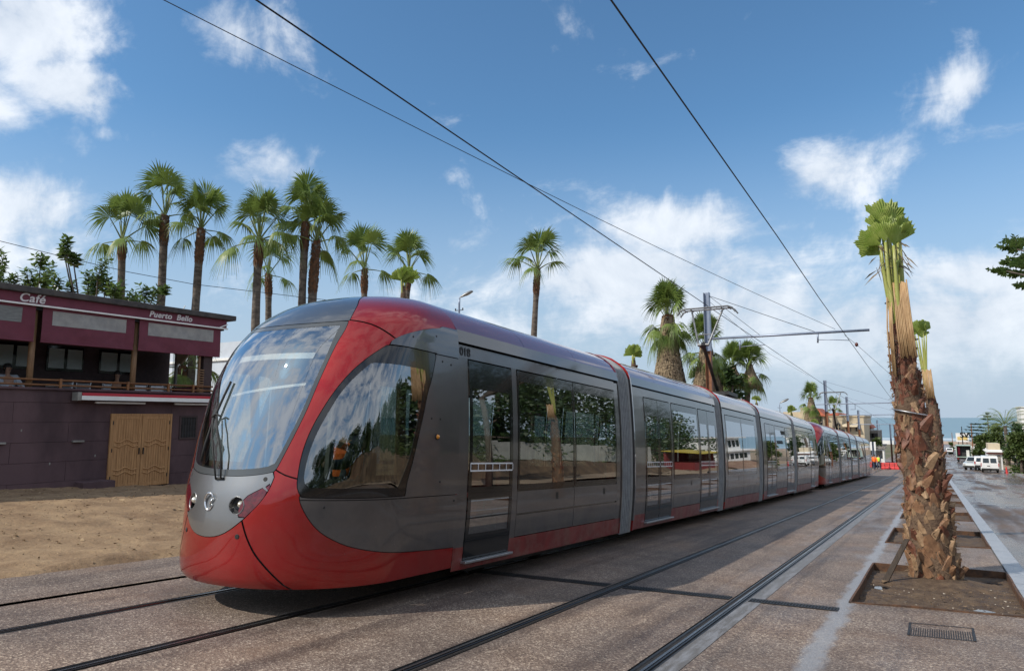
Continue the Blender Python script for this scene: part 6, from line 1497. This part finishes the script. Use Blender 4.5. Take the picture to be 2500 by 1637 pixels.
def arch_window(parent, x, y, z0, w, h):
    """arched opening in a wall that faces the camera (-Y)"""
    n = 10; pts = [(x-w/2, y, z0), (x+w/2, y, z0)] + [(x+w/2*math.cos(a), y, z0+h-w/2+w/2*math.sin(a)) for a in np.linspace(0, PI, n)]
    f = MB().prism([(px, y+.02, pz) for px, _, pz in pts], (0, -.05, 0)).build('window', M['winglass'], parent)
    rim = [(x-w/2-.05, y-.05, z0)] + [(x-(w/2+.05)*math.cos(a), y-.05, z0+h-w/2+(w/2+.05)*math.sin(a)) for a in np.linspace(0, PI, 14)] + [(x+w/2+.05, y-.05, z0)]
    MB().tube(rim, .06, 5).build('window_frame', M['stone'], f)
    MB().box(x-.03, x+.03, y-.06, y-.03, z0, z0+h-.05).box(x-w/2, x+w/2, y-.06, y-.03, z0+h*.55, z0+h*.55+.05).build('glazing_bar', M['cream'], f)
YB_ = 112.0
A = lambda x, y, d=0.: at_y(*r4(x, y), YB_+d)
rest = thing('restaurant_building', 'cream building with red tiled hip roofs and arched windows beyond the trams', 'building')
x0, x1 = A(330, 500).x, A(737, 500).x; zt = A(500, 484).z; zb = zg(YB_)-.5
MB().box(x0, x1, YB_, YB_+14, zb, zt).box(x0-.1, x1+.15, YB_-.12, YB_+14.1, zt-.02, zt+.18).build('wall', M['cream'], rest)
xl = A(45, 500, 4).x; MB().box(xl, x0-.01, YB_+4, YB_+15, zb, A(45, 442, 4).z).build('wing_wall', M['cream'], rest)
xt0, xt1 = A(225, 500, 6).x, A(262, 500, 6).x; MB().box(xt0, xt1, YB_+2.5, YB_+6, zb, A(240, 405, 4).z).build('stair_tower', M['cream'], rest)
mb = MB(); hip(mb, A(255, 480).x, A(400, 480).x, YB_-.5, YB_+9, A(300, 478).z, A(335, 412, 4).z); mb.build('roof', M['tile'], rest)
MB().box(A(258, 480).x, A(398, 480).x, YB_-.4, YB_+8, zb, A(300, 480).z).build('bay_wall', M['cream'], rest)
mb = MB(); hip(mb, A(410, 485).x, A(560, 485).x, YB_+.3, YB_+10, zt+.19, A(500, 448, 4).z, 0, .5); mb.build('roof', M['tile'], rest)
for px in (520, 605, 687):
    w = A(px+17, 570).x-A(px-17, 570).x; z0 = A(px, 610).z; arch_window(rest, A(px, 570).x, YB_-.01, z0, w, A(px, 541).z-z0)
for px in (290, 350): arch_window(rest, A(px, 560).x, YB_-.42, A(px, 600).z, 1.1, 2.2)
ax = A(620, 545).x; MB().prism([(ax-1.1, YB_-.05, A(620, 545).z), (ax+1.2, YB_-.05, A(620, 545).z), (ax+1.0, YB_-1.0, A(620, 545).z-.45), (ax-.9, YB_-1.0, A(620, 545).z-.45)], (0, 0, .08)).build('window_awning', M['cream'], rest)
lowb = thing('stone_building', 'low grey stone building with a small red roof edge above the sea', 'building')
B_ = lambda x, y: at_y(*r4(x, y), 122)
MB().box(B_(690, 600).x, B_(860, 600).x, 122, 132, zg(122)-.5, B_(800, 605).z).build('wall', M['stone'], lowb)
MB().box(B_(738, 600).x, B_(800, 600).x, 123, 130, zg(122), B_(770, 585).z).build('upper_wall', M['whitewall'], lowb)
mb = MB(); hip(mb, B_(738, 600).x, B_(795, 600).x, 122.6, 131, B_(770, 583).z, B_(740, 535).z); mb.build('roof', M['tile'], lowb)
for x in (705, 730, 760, 800, 835): MB().box(B_(x, 640).x-.4, B_(x, 640).x+.4, 121.93, 122.05, B_(x, 665).z, B_(x, 625).z).build('window', M['winglass'], lowb)
# sea wall and pale beach huts
S_ = lambda x, y: at_y(*r4(x, y), 400)
sw = thing('sea_wall', 'low pale wall along the beach at the end of the street', 'wall')
MB().box(-70, 120, 398, 399.5, zg(398)-.4, zg(398)+1.3).build('wall', mat('sea_wall_render', (.40, .32, .27), .9, var=.25, scale=.1), sw)
hut = thing('beach_building', 'pale low building by the beach left of the palm trunk', 'building')
MB().box(S_(880, 690).x, S_(1010, 690).x, 385, 392, zg(390)-.5, S_(900, 684).z).build('wall', M['whitewall'], hut)
# tram stop: platform, shelter, kiosk with screens
stp = thing('tram_platform', 'low tram stop platform with a kerb beyond the workers', 'platform')
mb = MB(); mb.grid([[(x, y, zg(y)+z) for x, z in ((-9.4, -.2), (-9.4, .30), (-6.4, .30), (-6.3, .26), (-6.3, -.2))] for y in (103, 110, 120, 130, 145)]); mb.build('slab', M['concrete'], stp)
Y_ = 118; z0 = zg(Y_)+.3; sh = thing('tram_shelter', 'tram stop shelter with a flat roof on dark posts', 'shelter', (-7.9, Y_, z0))
MB().box(-1.7, 1.7, -4.5, 4.5, 2.55, 2.72).build('roof', M['stone'], sh, bevel=.03)
for x in (-1.3, 1.3):
    for y in (-4, 0, 4): MB().cyl((x, y, 0), (x, y, 2.55), .07, n=8).build('post', M['dkmetal'], sh)
MB().box(-1.35, -1.3, -4, 4, .3, 2.3).build('back_glass', M['glass_plain'], sh); MB().box(-1.2, -.8, -2, 2, .42, .48).box(-1.1, -.9, -1.9, -1.8, 0, .42).box(-1.1, -.9, 1.8, 1.9, 0, .42).build('bench', M['alu'], sh)
kz = thing('ticket_cabin', 'white cabin with openings under the tram stop roof', 'cabin', (-7.0, 108.5, zg(108.5)+.3))
MB().box(-1.2, 1.1, 0, 2, 0, .75).box(-1.2, -1.0, 0, 2, .75, 1.9).box(.9, 1.1, 0, 2, .75, 1.9).box(-.1, .06, 0, 2, .75, 1.9).box(-1.2, 1.1, 0, 2, 1.9, 2.15).box(-1.2, 1.1, 1.9, 2, .75, 1.9).build('shell', M['whitewall'], kz); MB().box(-1.4, 1.3, -.3, 2.2, 2.15, 2.35).build('roof', M['stone'], kz)
for i, lb in enumerate(('left white banner post at the tram stop', 'right white banner post at the tram stop')):
    q = at_y(*r4(812+14*i, 745), 100); t = thing('banner_post', lb, 'banner', (q.x, 100, zg(100)), 0, 'white banners at the tram stop'); zz = at_y(*r4(812, 700), 100).z-zg(100)
    MB().cyl((0, 0, 0), (0, 0, zz), .04, n=6).build('post', M['pole'], t); MB().box(-.22, .22, -.02, .02, zz-1.1, zz).build('banner', M['white'], t)
# water filled barriers
def barrier():
    t = thing('road_barrier', 'x', 'barrier'); mb = MB()
    pr = [(-.22, 0), (-.22, .18), (-.12, .32), (-.09, .78), (.09, .78), (.12, .32), (.22, .18), (.22, 0)]
    mb.prism([(-.24, y, z) for y, z in pr], (.48, 0, 0)); mb.build('body', M['barrier'], t, bevel=.02)
    for x in (-.14, .0, .14): MB().box(x-.03, x+.03, -.15, .15, .34, .74).build('rib', M['barrier2'], t, bevel=.01)
    return t
M['barrier'] = mat('red_plastic', (.62, .05, .05), .45, var=.12, scale=4); M['barrier2'] = mat('pinkish_plastic', (.72, .13, .12), .45)
b0 = barrier(); lb = ['first red plastic barrier from the left, beside the workers', 'second red plastic barrier from the workers', 'third red plastic barrier across the right track', 'fourth red plastic barrier across the right track', 'fifth red plastic barrier, next to the palm trunk', 'sixth red plastic barrier, partly behind the palm trunk']
for i in range(6):
    c = b0 if i == 0 else copy_tree(b0); x = -5.45+.50*i; c.location = (x, 95.5+.10*i, zg(95.5)); tag(c, lb[i], 'barrier', 'red plastic barriers across the track')
q = at_y(*r4(836, 950), 90); person('worker in an orange vest walking beside the tram end', (q.x, 90, zg(90)), .4, 'walk', M['navy'], M['orange'], vest=M['orange'])
q = at_y(*r4(873, 940), 94); person('worker in a lime yellow vest near the red barriers', (q.x, 94, zg(94)), -.3, 'walk', M['navy'], M['navy'], vest=M['lime'])
q = at_y(*r4(812, 930), 97); person('worker in a dark red top half hidden by the tram end', (q.x, 97, zg(97)), .9, 'stand', M['navy'], mat('maroon_cloth', (.12, .02, .03), .8))
# ---- vehicles
M['carwhite'] = mat('white_car_paint', (.74, .74, .73), .3, coat=.8, var=.03, scale=2)
M['carglass'] = mat('car_glass', (.018, .024, .026), .05, spec=.9)
M['carblack'] = mat('black_bumper', (.02, .02, .02), .6)
M['tyre'] = mat('tyre', (.018, .018, .018), .85)
M['hub'] = mat('wheel_hub', (.3, .3, .3), .4, metal=.6)
M['tail'] = mat('tail_lamp', (.35, .01, .01), .2, coat=.5)
def wheel_parts(t, x, y, r, w=.2):
    o = MB().lathe([(r*.55, -w/2), (r*.92, -w/2), (r, -w*.35), (r, w*.35), (r*.92, w/2), (r*.55, w/2)], 18, M=Matrix.Translation((x, y, r)) @ Matrix.Rotation(PI/2, 4, 'Y')).build('wheel', M['tyre'], t, True)
    MB().lathe([(.001, -w*.4), (r*.56, -w*.42), (r*.56, w*.42), (.001, w*.4)], 14, M=Matrix.Translation((x, y, r)) @ Matrix.Rotation(PI/2, 4, 'Y')).build('rim', M['hub'], o)
def vehicle(name, label, cat, loc, rz, prof, W, glassz, paint, wheels, r, rear='van', group=None):
    """prof: side outline (y, z), rear at y = 0; the upper part leans in"""
    t = thing(name, label, cat, loc, rz, group); n = len(prof); zt = max(z for _, z in prof)
    def X(z): return W/2*(1-.11*max(0, (z-glassz[0])/(zt-glassz[0])))
    mb = MB(); k = [-1, -.93, .93, 1]; rows = [[(X(z)*q, y+(0.02 if abs(q) == 1 else 0)*(1 if y < prof[n//2][0] else 0), z-(.03 if abs(q) == 1 and z > zt-.1 else 0)) for q in k] for y, z in prof]
    mb.grid(rows+[rows[0]]); mb.add([r_[0] for r_ in rows], [tuple(range(n))]); mb.add([r_[3] for r_ in rows], [tuple(range(n-1, -1, -1))]); mb.build('body', paint, t, bevel=.03)
    return t, X
def van(label, loc, rz):
    t, X = vehicle('parked_van', label, 'van', loc, rz, [(0, .30), (-.02, .75), (.06, 1.70), (.20, 1.82), (2.4, 1.84), (3.0, 1.35), (3.9, 1.05), (4.1, .7), (4.1, .3)], 1.70, (.95, 1.75), M['carwhite'], None, .3)
    for s in (-1, 1):
        g = MB().quad((s*.06, .015-.005, 1.12), (s*.62, .015-.005, 1.12), (s*.58, .052, 1.62), (s*.06, .052, 1.62)) if s > 0 else MB().quad((s*.62, .01, 1.12), (s*.06, .01, 1.12), (s*.06, .052, 1.62), (s*.58, .052, 1.62))
        d = MB().box(*sorted((s*.015, s*.78)), -.035, -.012, .50, 1.02).build('rear_door', M['carwhite'], t, bevel=.02); w = MB().prism([(s*.07, -.03, 1.12), (s*.64, -.03, 1.12), (s*.60, .035, 1.62), (s*.07, .035, 1.62)], (0, .02, 0)); w.build('rear_window', M['carglass'], d)
        MB().box(*sorted((s*.76, s*.85)), -.03, .08, .70, 1.08).build('tail_lamp', M['tail'], t)
        MB().box(*sorted((s*.87, s*1.02)), 2.75, 2.85, 1.05, 1.22).build('wing_mirror', M['carblack'], t)
        MB().box(*sorted((s*(X(1.4)-.0), s*(X(1.4)+.012))), 2.0, 2.75, 1.1, 1.6).build('side_window', M['carglass'], t)
        for y in (.75, 3.3): wheel_parts(t, s*.70, y, .30)
    MB().box(-.82, .82, -.10, .1, .30, .50).build('rear_bumper', M['carblack'], t, bevel=.03); MB().box(-.26, .0, -.045, -.03, .72, .80).build('number_plate', M['carblack'], t)
    MB().prism([(-.66, 2.52, 1.70), (.66, 2.52, 1.70), (.72, 2.99, 1.34), (-.72, 2.99, 1.34)], (0, .02, .02)).build('windscreen', M['carglass'], t)
    return t
def suv(label, loc, rz, pa):
    t, X = vehicle('parked_car', label, 'car', loc, rz, [(0, .45), (-.03, .95), (.14, 1.60), (.34, 1.72), (2.3, 1.72), (3.0, 1.15), (4.1, 1.0), (4.35, .75), (4.35, .42)], 1.78, (1.05, 1.7), pa, None, .36)
    MB().prism([(-.68, .0, 1.10), (.68, .0, 1.10), (.60, .12, 1.56), (-.60, .12, 1.56)], (0, .02, 0)).build('rear_window', M['carglass'], t)
    for s in (-1, 1):
        MB().prism([(s*(X(1.15)+.004), .45, 1.12), (s*(X(1.15)+.004), 2.75, 1.12), (s*(X(1.6)+.004), 2.25, 1.60), (s*(X(1.6)+.004), .55, 1.60)], (s*.012, 0, 0)).build('side_window', M['carglass'], t)
        MB().box(*sorted((s*.74, s*.87)), -.045, .08, .8, 1.15).build('tail_lamp', M['tail'], t)
        MB().box(*sorted((s*.90, s*1.05)), 2.55, 2.66, 1.1, 1.26).build('wing_mirror', M['carblack'], t)
        MB().box(*sorted((s*.60, s*.85)), 4.33, 4.37, .72, .88).build('headlamp', M['chrome'], t)
        for y in (.85, 3.45): wheel_parts(t, s*.76, y, .36)
    MB().box(-.86, .86, -.12, .12, .42, .68).box(-.86, .86, 4.25, 4.42, .42, .66).build('bumper', M['carblack'], t, bevel=.03)
    MB().prism([(-.66, 2.42, 1.64), (.66, 2.42, 1.64), (.74, 2.96, 1.20), (-.74, 2.96, 1.20)], (0, .02, .02)).build('windscreen', M['carglass'], t)
    return t
q = at_y(*r4(1835, 967), 95); van('small white van with two rear windows parked at the right kerb', (q.x, 95, zg(95)-.01), -.03)
q = at_y(*r4(1772, 935), 103); suv('white car parked just beyond the small van, mostly hidden', (q.x, 103, zg(103)), -.03, M['carwhite'])
q = at_y(*r4(1735, 900), 112); suv('pale off road car with dark windows parked before the box truck', (q.x, 112, zg(112)), PI-.25, mat('pale_silver_paint', (.55, .57, .56), .35, metal=.3, coat=.6))
q = at_y(*r4(1610, 866), 165)
t = thing('box_truck', 'open backed box truck with red cloth hanging inside', 'truck', (q.x, 165, zg(165)))
MB().box(-1.25, -1.17, 0, 5, 1.05, 3.3).box(1.17, 1.25, 0, 5, 1.05, 3.3).box(-1.25, 1.25, 0, 5, 3.22, 3.32).box(-1.25, 1.25, 0, 5, .95, 1.06).box(-1.17, 1.17, 4.9, 5, 1.06, 3.22).build('cargo_box', mat('faded_green_box', (.38, .48, .42), .6, var=.1), t)
MB().box(-1.15, 1.15, 1.2, 4.8, 1.1, 3.1).build('cargo', M['dark'], t); MB().box(-1.0, -.6, .9, 1.2, 1.4, 2.9).build('red_cloth', mat('red_cloth', (.40, .03, .06), .8), t); MB().box(.45, .95, .8, 1.2, 1.1, 2.4).build('pale_sack', M['whitewall'], t)
MB().box(-1.1, 1.1, .1, 6.8, .7, .95).box(-1.2, 1.2, -.1, 0, .55, .8).build('chassis', M['dkmetal'], t); MB().box(-1.1, 1.1, 5.2, 6.9, .8, 2.6).build('truck_cab', M['whitewall'], t, bevel=.1)
for s in (-1, 1):
    MB().box(*sorted((s*.9, s*1.15)), -.12, -.1, .6, .75).build('tail_lamp', M['tail'], t)
    for y in (1.2, 6.0): wheel_parts(t, s*.95, y, .45, .3)
for i, (x, y, Y, lb) in enumerate(((1510, 720, 260, 'small white car far down the street, left of the billboard'), (1480, 758, 235, 'white car far down the street on the left lane'), (1555, 716, 285, 'pale car parked under the billboard'))):
    q = at_y(*r4(x, y), Y); suv(lb, (q.x, Y, zg(Y)), 0, M['carwhite'])
# billboard
Yb = 225; q0 = at_y(*r4(1538, 700), Yb); q1 = at_y(*r4(1645, 625), Yb); t = thing('billboard', 'cream and yellow billboard standing by the far end of the road', 'billboard', ((q0.x+q1.x)/2, Yb, zg(Yb)))
w = (q1.x-q0.x)/2; za, zb = q0.z-zg(Yb), q1.z-zg(Yb)
MB().box(-w, w, -.1, .15, za, zb).build('panel', M['whitewall'], t); MB().box(-w+.35, -.1, -.14, -.1, za+.5, zb-1.0).box(.15, w-.35, -.14, -.1, za+.5, zb-1.0).build('poster', mat('yellow_poster', (.60, .44, .15), .6), t)
MB().box(-w+.9, -.35, -.18, -.14, za+1.0, zb-1.5).build('pale_print', M['whitewall'], t)
MB().box(-w*.7, -w*.6, 0, .15, 0, za).box(w*.6, w*.7, 0, .15, 0, za).build('leg', M['dkmetal'], t)
c = bpy.data.curves.new('poster_lettering', 'FONT'); c.body = 'SW'; c.size = 2.0; c.extrude = .01; c.offset = .04; c.materials.append(M['black']); o = text_mesh('poster_lettering', c, t); o.location = (-w+.95, -.2, za+1.2); o.rotation_euler = (PI/2, 0, 0)
for i, (x, y0, y1, Y, lb) in enumerate(((1584, 568, 742, 205, 'thin dark timber pole in front of the billboard'), (1666, 545, 830, 170, 'thin brown timber pole right of the box truck'), (1500, 620, 700, 300, 'faint far pole against the surf'))):
    a = at_y(*r4(x, y0), Y); tag(MB().cyl((a.x, Y, zg(Y)-.2), (a.x, Y, a.z), .14, .09, 8).build('timber_pole', M['polebrown'] if i else M['dkmetal']), lb, 'pole')
# right hand greens and houses
def far_tree(label, x, ytop, ybot, Y, half, seed, m='leaf_mid', leaf=.55, n=2200, name='hedge_tree', cat='tree', z0=.0, group='trees along the right of the road', clumps=20):
    a = at_y(*r4(x, ytop), Y); r = abs(at_y(*r4(x+half, ytop), Y).x-a.x); b = zg(Y)
    return bushy_tree(name, label, (a.x, Y, b), a.z-b, r, seed, m, leaf, n, True, group, .8, cat, clumps, z0)
far_tree('broad olive green hedge at the right edge behind the kerb mound', 2080, 650, 940, 88, 130, 51, n=3800, leaf=.34, clumps=34)
far_tree('olive tree mass left of the white roadside kiosk', 1765, 650, 840, 150, 75, 52, n=2600, clumps=26)
far_tree('green trees between the conifer and the palm by the road', 1880, 590, 760, 150, 110, 53, n=3000, clumps=28)
far_tree('tall dark green trees below the white house on the right', 2050, 570, 760, 135, 110, 54, 'leaf_dark', n=2600, clumps=26)
far_tree('small dark bush right of the timber pole', 1715, 620, 720, 190, 32, 55, 'leaf_dark', n=900)
far_tree('bright small bush at the far end of the road', 1492, 715, 765, 240, 18, 56, n=600)
far_tree('light green shrub beside the tram stop pole', 855, 690, 760, 112, 22, 57, n=700)
# conifer with tiered branches
Y = 160; tp = at_y(*r4(1806, 452), Y); b = Vector((tp.x, Y, zg(Y))); t = thing('norfolk_pine', 'tiered conifer rising above the trees against the sea', 'tree', b); H = tp.z-b.z
MB().tube([(0, 0, 0), (0, 0, H)], [.3, .03], 8).build('trunk', M['bark'], t, True); mb = MB(); rn = random.Random(6)
for k, (f, rr) in enumerate(((.985, .25), (.93, .55), (.87, 1.0), (.765, 3.1), (.70, 3.3), (.64, 3.6), (.575, 3.7), (.50, 3.8), (.43, 3.6))):
    nb = 7 if k > 1 else 5
    for i in range(nb):
        a = 2*PI*i/nb+k*.6; u = Vector((math.cos(a), math.sin(a), 0)); v = Vector((-u.y, u.x, 0))
        for q in range(26):
            s = rn.random()**.6; c = Vector((0, 0, H*f))+u*rr*s+Vector((0, 0, .25*s*rr*.2+rn.uniform(-.12, .12)))+v*rn.uniform(-.3, .3)*s*rr*.45
            l = .42*rr/3.5+.16; d = (u+v*rn.uniform(-1, 1)+Vector((0, 0, rn.uniform(0, .4)))).normalized()*l; w = v*.14*rr/3.5+Vector((0, 0, .06))
            mb.add([c-w, c+d*.5-w*.2, c+d, c+w], [(0, 1, 2, 3)])
mb.build('crown', M['leaf_dark'], t)
# feather palm
Y = 138; a = at_y(*r4(1960, 560), Y); b = Vector((a.x, Y, zg(Y))); t = thing('date_palm', 'feathery palm above the hedge trees at the right', 'palm tree', b); H = a.z-b.z
MB().tube([(0, 0, -.2), (.1, 0, H*.5), (0, 0, H)], [.35, .28, .26], 10).build('trunk', M['trunk'], t, True); rn = random.Random(9)
for i in range(26):
    az = i*2.4; el = 1.35-1.5*(i/26); u = Vector((math.cos(az), math.sin(az), 0)); v = Vector((-u.y, u.x, 0)); L_ = rn.uniform(3.6, 4.6); mb = MB(); pts = []
    for k in range(9):
        s = k/8; ang = el-1.5*s*s; pts.append((pts[-1] if pts else Vector((0, 0, H)))+(u*math.cos(ang)+Vector((0, 0, math.sin(ang))))*L_/8)
    mb.tube(pts, [.05-.005*k for k in range(9)], 4, 1)
    for k in range(34):
        s = .12+.88*k/34; j = min(7, int(s*8)); p = pts[j].lerp(pts[min(8, j+1)], s*8-j) if j < 8 else pts[8]; l = .75*math.sin(PI*min(1, s*.9+.12))+.15
        for q in (-1, 1):
            d = (v*q*.75+u*.6+Vector((0, 0, -.25))).normalized()*l; mb.add([p, p+d*.5+u*.06, p+d], [(0, 1, 2)], 0)
    mb.build('frond', [M['frond'], M['petiole']], t)
# roadside kiosk and houses
Y = 108; K = lambda x, y: at_y(*r4(x, y), Y); t = thing('roadside_kiosk', 'small white roadside shop with a barred red window and stepped roof', 'kiosk'); x0, x1 = K(1815, 800).x, K(1935, 800).x
MB().box(x0, x1, Y, Y+6, zg(Y)-.2, K(1850, 770).z).build('wall', M['whitewall'], t); MB().box(x0-.25, x1+.2, Y-.5, Y+6, K(1850, 790).z, K(1850, 780).z).build('cornice', M['whitewall'], t)
MB().box(x0-.2, x1+.15, Y-.35, Y-.01, K(1850, 803).z, K(1850, 794).z).build('red_trim', mat('red_brown_trim', (.25, .06, .04), .7), t); MB().box(x0+.1, x1-.1, Y+1, Y+5, K(1850, 770).z, K(1850, 718).z).build('upper_wall', M['cream'], t)
MB().box(K(1848, 850).x, K(1905, 850).x, Y-.04, Y+.02, K(1850, 850).z, K(1850, 825).z).build('window', mat('red_grille', (.35, .10, .07), .7, var=.3, scale=6), t); MB().box(K(1895, 850).x, K(1922, 850).x, Y-.05, Y+.02, zg(Y), K(1850, 815).z).build('door', M['stone'], t)
for (xa, xb, ya, yb, Y, lb) in ((2092, 2260, 405, 450, 175, 'white house top at the right edge above the trees'), (2062, 2240, 540, 600, 150, 'white house corner with a pale roof at the right edge'), (1690, 1745, 760, 800, 170, 'low pale wall stub beside the timber pole')):
    a, b = at_y(*r4(xa, ya), Y), at_y(*r4(xb, yb), Y); t = thing('white_house', lb, 'house'); zt = a.z
    MB().box(a.x, b.x, Y, Y+8, zg(Y)-.5, zt).build('wall', M['whitewall'], t); MB().box(a.x-.2, b.x+.2, Y-.2, Y+8.2, zt, zt+.25).build('roof', M['whitewall'], t)
    for k in range(3): MB().box(a.x+1+k*2.6, a.x+2.2+k*2.6, Y-.05, Y+.02, zt-2.2, zt-1.0).build('window', M['winglass'], t)
# earth mound with a kerb at the right
def mound(x, y): return .05+.75*math.exp(-((x-10)/2.0)**2-((y-90)/5.)**2)+.5*math.exp(-((x-11.5)/2.)**2-((y-84)/4)**2)
struct(bumpy('earth_mound', 7.2, 14, 76, 100, .3, .5, .16, .8, mound, M['soil2'] if 'soil2' in M else M.setdefault('soil2', mat('reddish_earth', (.17, .09, .055), .95, col2=(.26, .17, .11), scale=1.2, bump=.6, bscale=8))))
mb = MB(); pts = [(7.0, 97), (6.9, 92), (7.0, 88), (7.6, 84)]
for (a, b) in zip(pts, pts[1:]): mb.prism([(a[0], a[1], zg(a[1])-.1), (a[0]+.3, a[1], zg(a[1])-.1), (a[0]+.3, a[1], zg(a[1])+.25), (a[0], a[1], zg(a[1])+.25)], (b[0]-a[0], b[1]-a[1], zg(b[1])-zg(a[1])))
tag(mb.build('kerb_stones', M['concrete']), 'pale curved kerb in front of the reddish earth mound', 'kerb')
q = at_y(*r4(1972, 940), 96)
tag(MB().lathe([(.001, 0), (.22, 0), (.2, .05), (.12, .1), (.05, .7), (.001, .7)], 10, M=Matrix.Translation((q.x, 96, zg(96)))).build('traffic_cone', M['barrier']), 'small red cone at the foot of the mound', 'cone')

# ---------------------------------------------------------------- the right side of the street, beyond the frame (mirrored in the tram)
M['grass'] = mat('grass', (.055, .095, .02), .9, col2=(.10, .14, .035), scale=2, bump=.8, bscale=20)
M['bank'] = mat('earth_bank', (.055, .036, .02), .95, col2=(.13, .085, .046), scale=1.0, bump=.9, bscale=6, detail=9)
def bankz(x, y):
    h = (1.9 if y < 30 else 1.1)*(.85+.12*math.sin(y*.21)+.06*math.sin(y*.9)); t = min(1, max(0, (x-9.6)/1.5)); e = min(1, max(0, (62-y)/8)); return e*h*t*t*(3-2*t)
struct(bumpy('earth_bank', 9.0, 13.0, -45, 64, .22, .6, .25, .9, bankz, M['bank'])); struct(bumpy('grassy_bank', 12.0, 30, -45, 64, .9, .9, .12, .7, lambda x, y: bankz(13, y)+.07, M['grass']))
for i in range(26):
    y = -42+i*3.0; rn2 = random.Random(900+i); x = 12.1+rn2.uniform(-.3, .9)
    if y > 31: x -= .4
    bushy_tree('shrub', 'low dark shrub on the grassy bank across the street, mirrored in the tram', (x, y, zg(y)+bankz(12.2, y)-.1), rn2.uniform(.8, 1.7) if y < 31 else rn2.uniform(.5, .9), rn2.uniform(1.4, 2.1), 900+i, 'leaf_mid' if i % 3 else 'leaf_dark', .26, 700, False, 'shrubs on the bank across the street', .8, 'shrub', 9, .0)
w = thing('garden_wall', 'long pale garden wall on the bank across the street', 'wall'); mb = MB()
for k in range(9):
    y = 33+k*3.4; z = zg(y+1.7)+.9; MB().box(13.6, 13.8, y+.01, y+3.39, z-.6, z+2.3).build('wall_panel', mat('garden_wall_render', (.36, .35, .31), .9, var=.15, scale=.7) if k == 0 else bpy.data.materials['garden_wall_render'], w)
rn = random.Random(14)
for i, (x, y, h, r) in enumerate([(14.5, 13, 3.6, 2.4), (15, 17, 4.4, 2.8), (15.5, 21, 5.6, 3.0), (15.5, 25, 6.4, 3.2), (15.5, 29, 6.4, 3.2), (16, 33, 6.0, 3.2), (16.5, 37.5, 8.8, 3.8), (17, 42.5, 10, 4.2), (16.5, 47.5, 9.8, 4.2), (17, 53, 9.6, 4.4), (18, 60, 10, 4.8), (18, 70, 10.5, 5.0), (18.5, 80, 10, 5.2), (20, 92, 7, 4.8), (14.5, 9, 2.6, 2), (14.5, 4, 2.8, 2.4), (15, -2, 3.6, 2.8), (15, -8, 3.2, 2.8), (15.5, -15, 4.2, 3.2), (16, -23, 4.6, 3.4)]):
    bushy_tree('roadside_tree', f'{["first","second","third","fourth","fifth","sixth","seventh","eighth","ninth","tenth","eleventh","twelfth","thirteenth","fourteenth","fifteenth","sixteenth","seventeenth","eighteenth","nineteenth","twentieth"][i]} dark tree on the bank mirrored in the tram side', (x, y, zg(y)+bankz(13, y) if y < 62 else zg(y)), h, r, 70+i, 'leaf_dark', .46, 3400, True, 'trees on the bank across the street', .8, 'tree', 26, .10)
t = thing('street_stall', 'yellow and red street stall mirrored in the tram doors', 'stall', (11.2, 68, zg(68)))
MB().box(-1.5, 1.5, -3.5, 3.5, 0, .9).box(-1.4, 1.4, 3.3, 3.5, .9, 2.5).box(1.3, 1.5, -3.5, 3.5, .9, 2.5).build('counter', mat('stall_red', (.16, .02, .02), .6), t); MB().prism([(-2.4, -3.8, 2.3), (1.6, -3.8, 2.75), (1.6, -3.8, 2.85), (-2.4, -3.8, 2.4)], (0, 7.6, 0)).build('awning', mat('stall_yellow', (.42, .31, .03), .6), t); MB().box(-1.4, -1.3, -1.5, 1.8, 2.9, 3.5).build('sign_board', M['whitewall'], t)
t = thing('modern_house', 'white flat roofed house across the street, mirrored in the far carriages', 'house', (17, 112, zg(112)))
MB().box(0, 8, -9, 9, 0, 3.0).box(-.8, 8, -9.5, 9.5, 3.0, 3.3).box(.5, 8, -9, 5, 3.3, 6.0).box(-.6, 8, -9.6, 5.6, 6.0, 6.3).build('wall', M['whitewall'], t)
for k in range(5): MB().box(-.06, .02, -7.5+k*3, -5.5+k*3, .9, 2.4).box(.44, .52, -8+k*2.6, -6.4+k*2.6, 4.0, 5.4).build('window', M['winglass'], t)
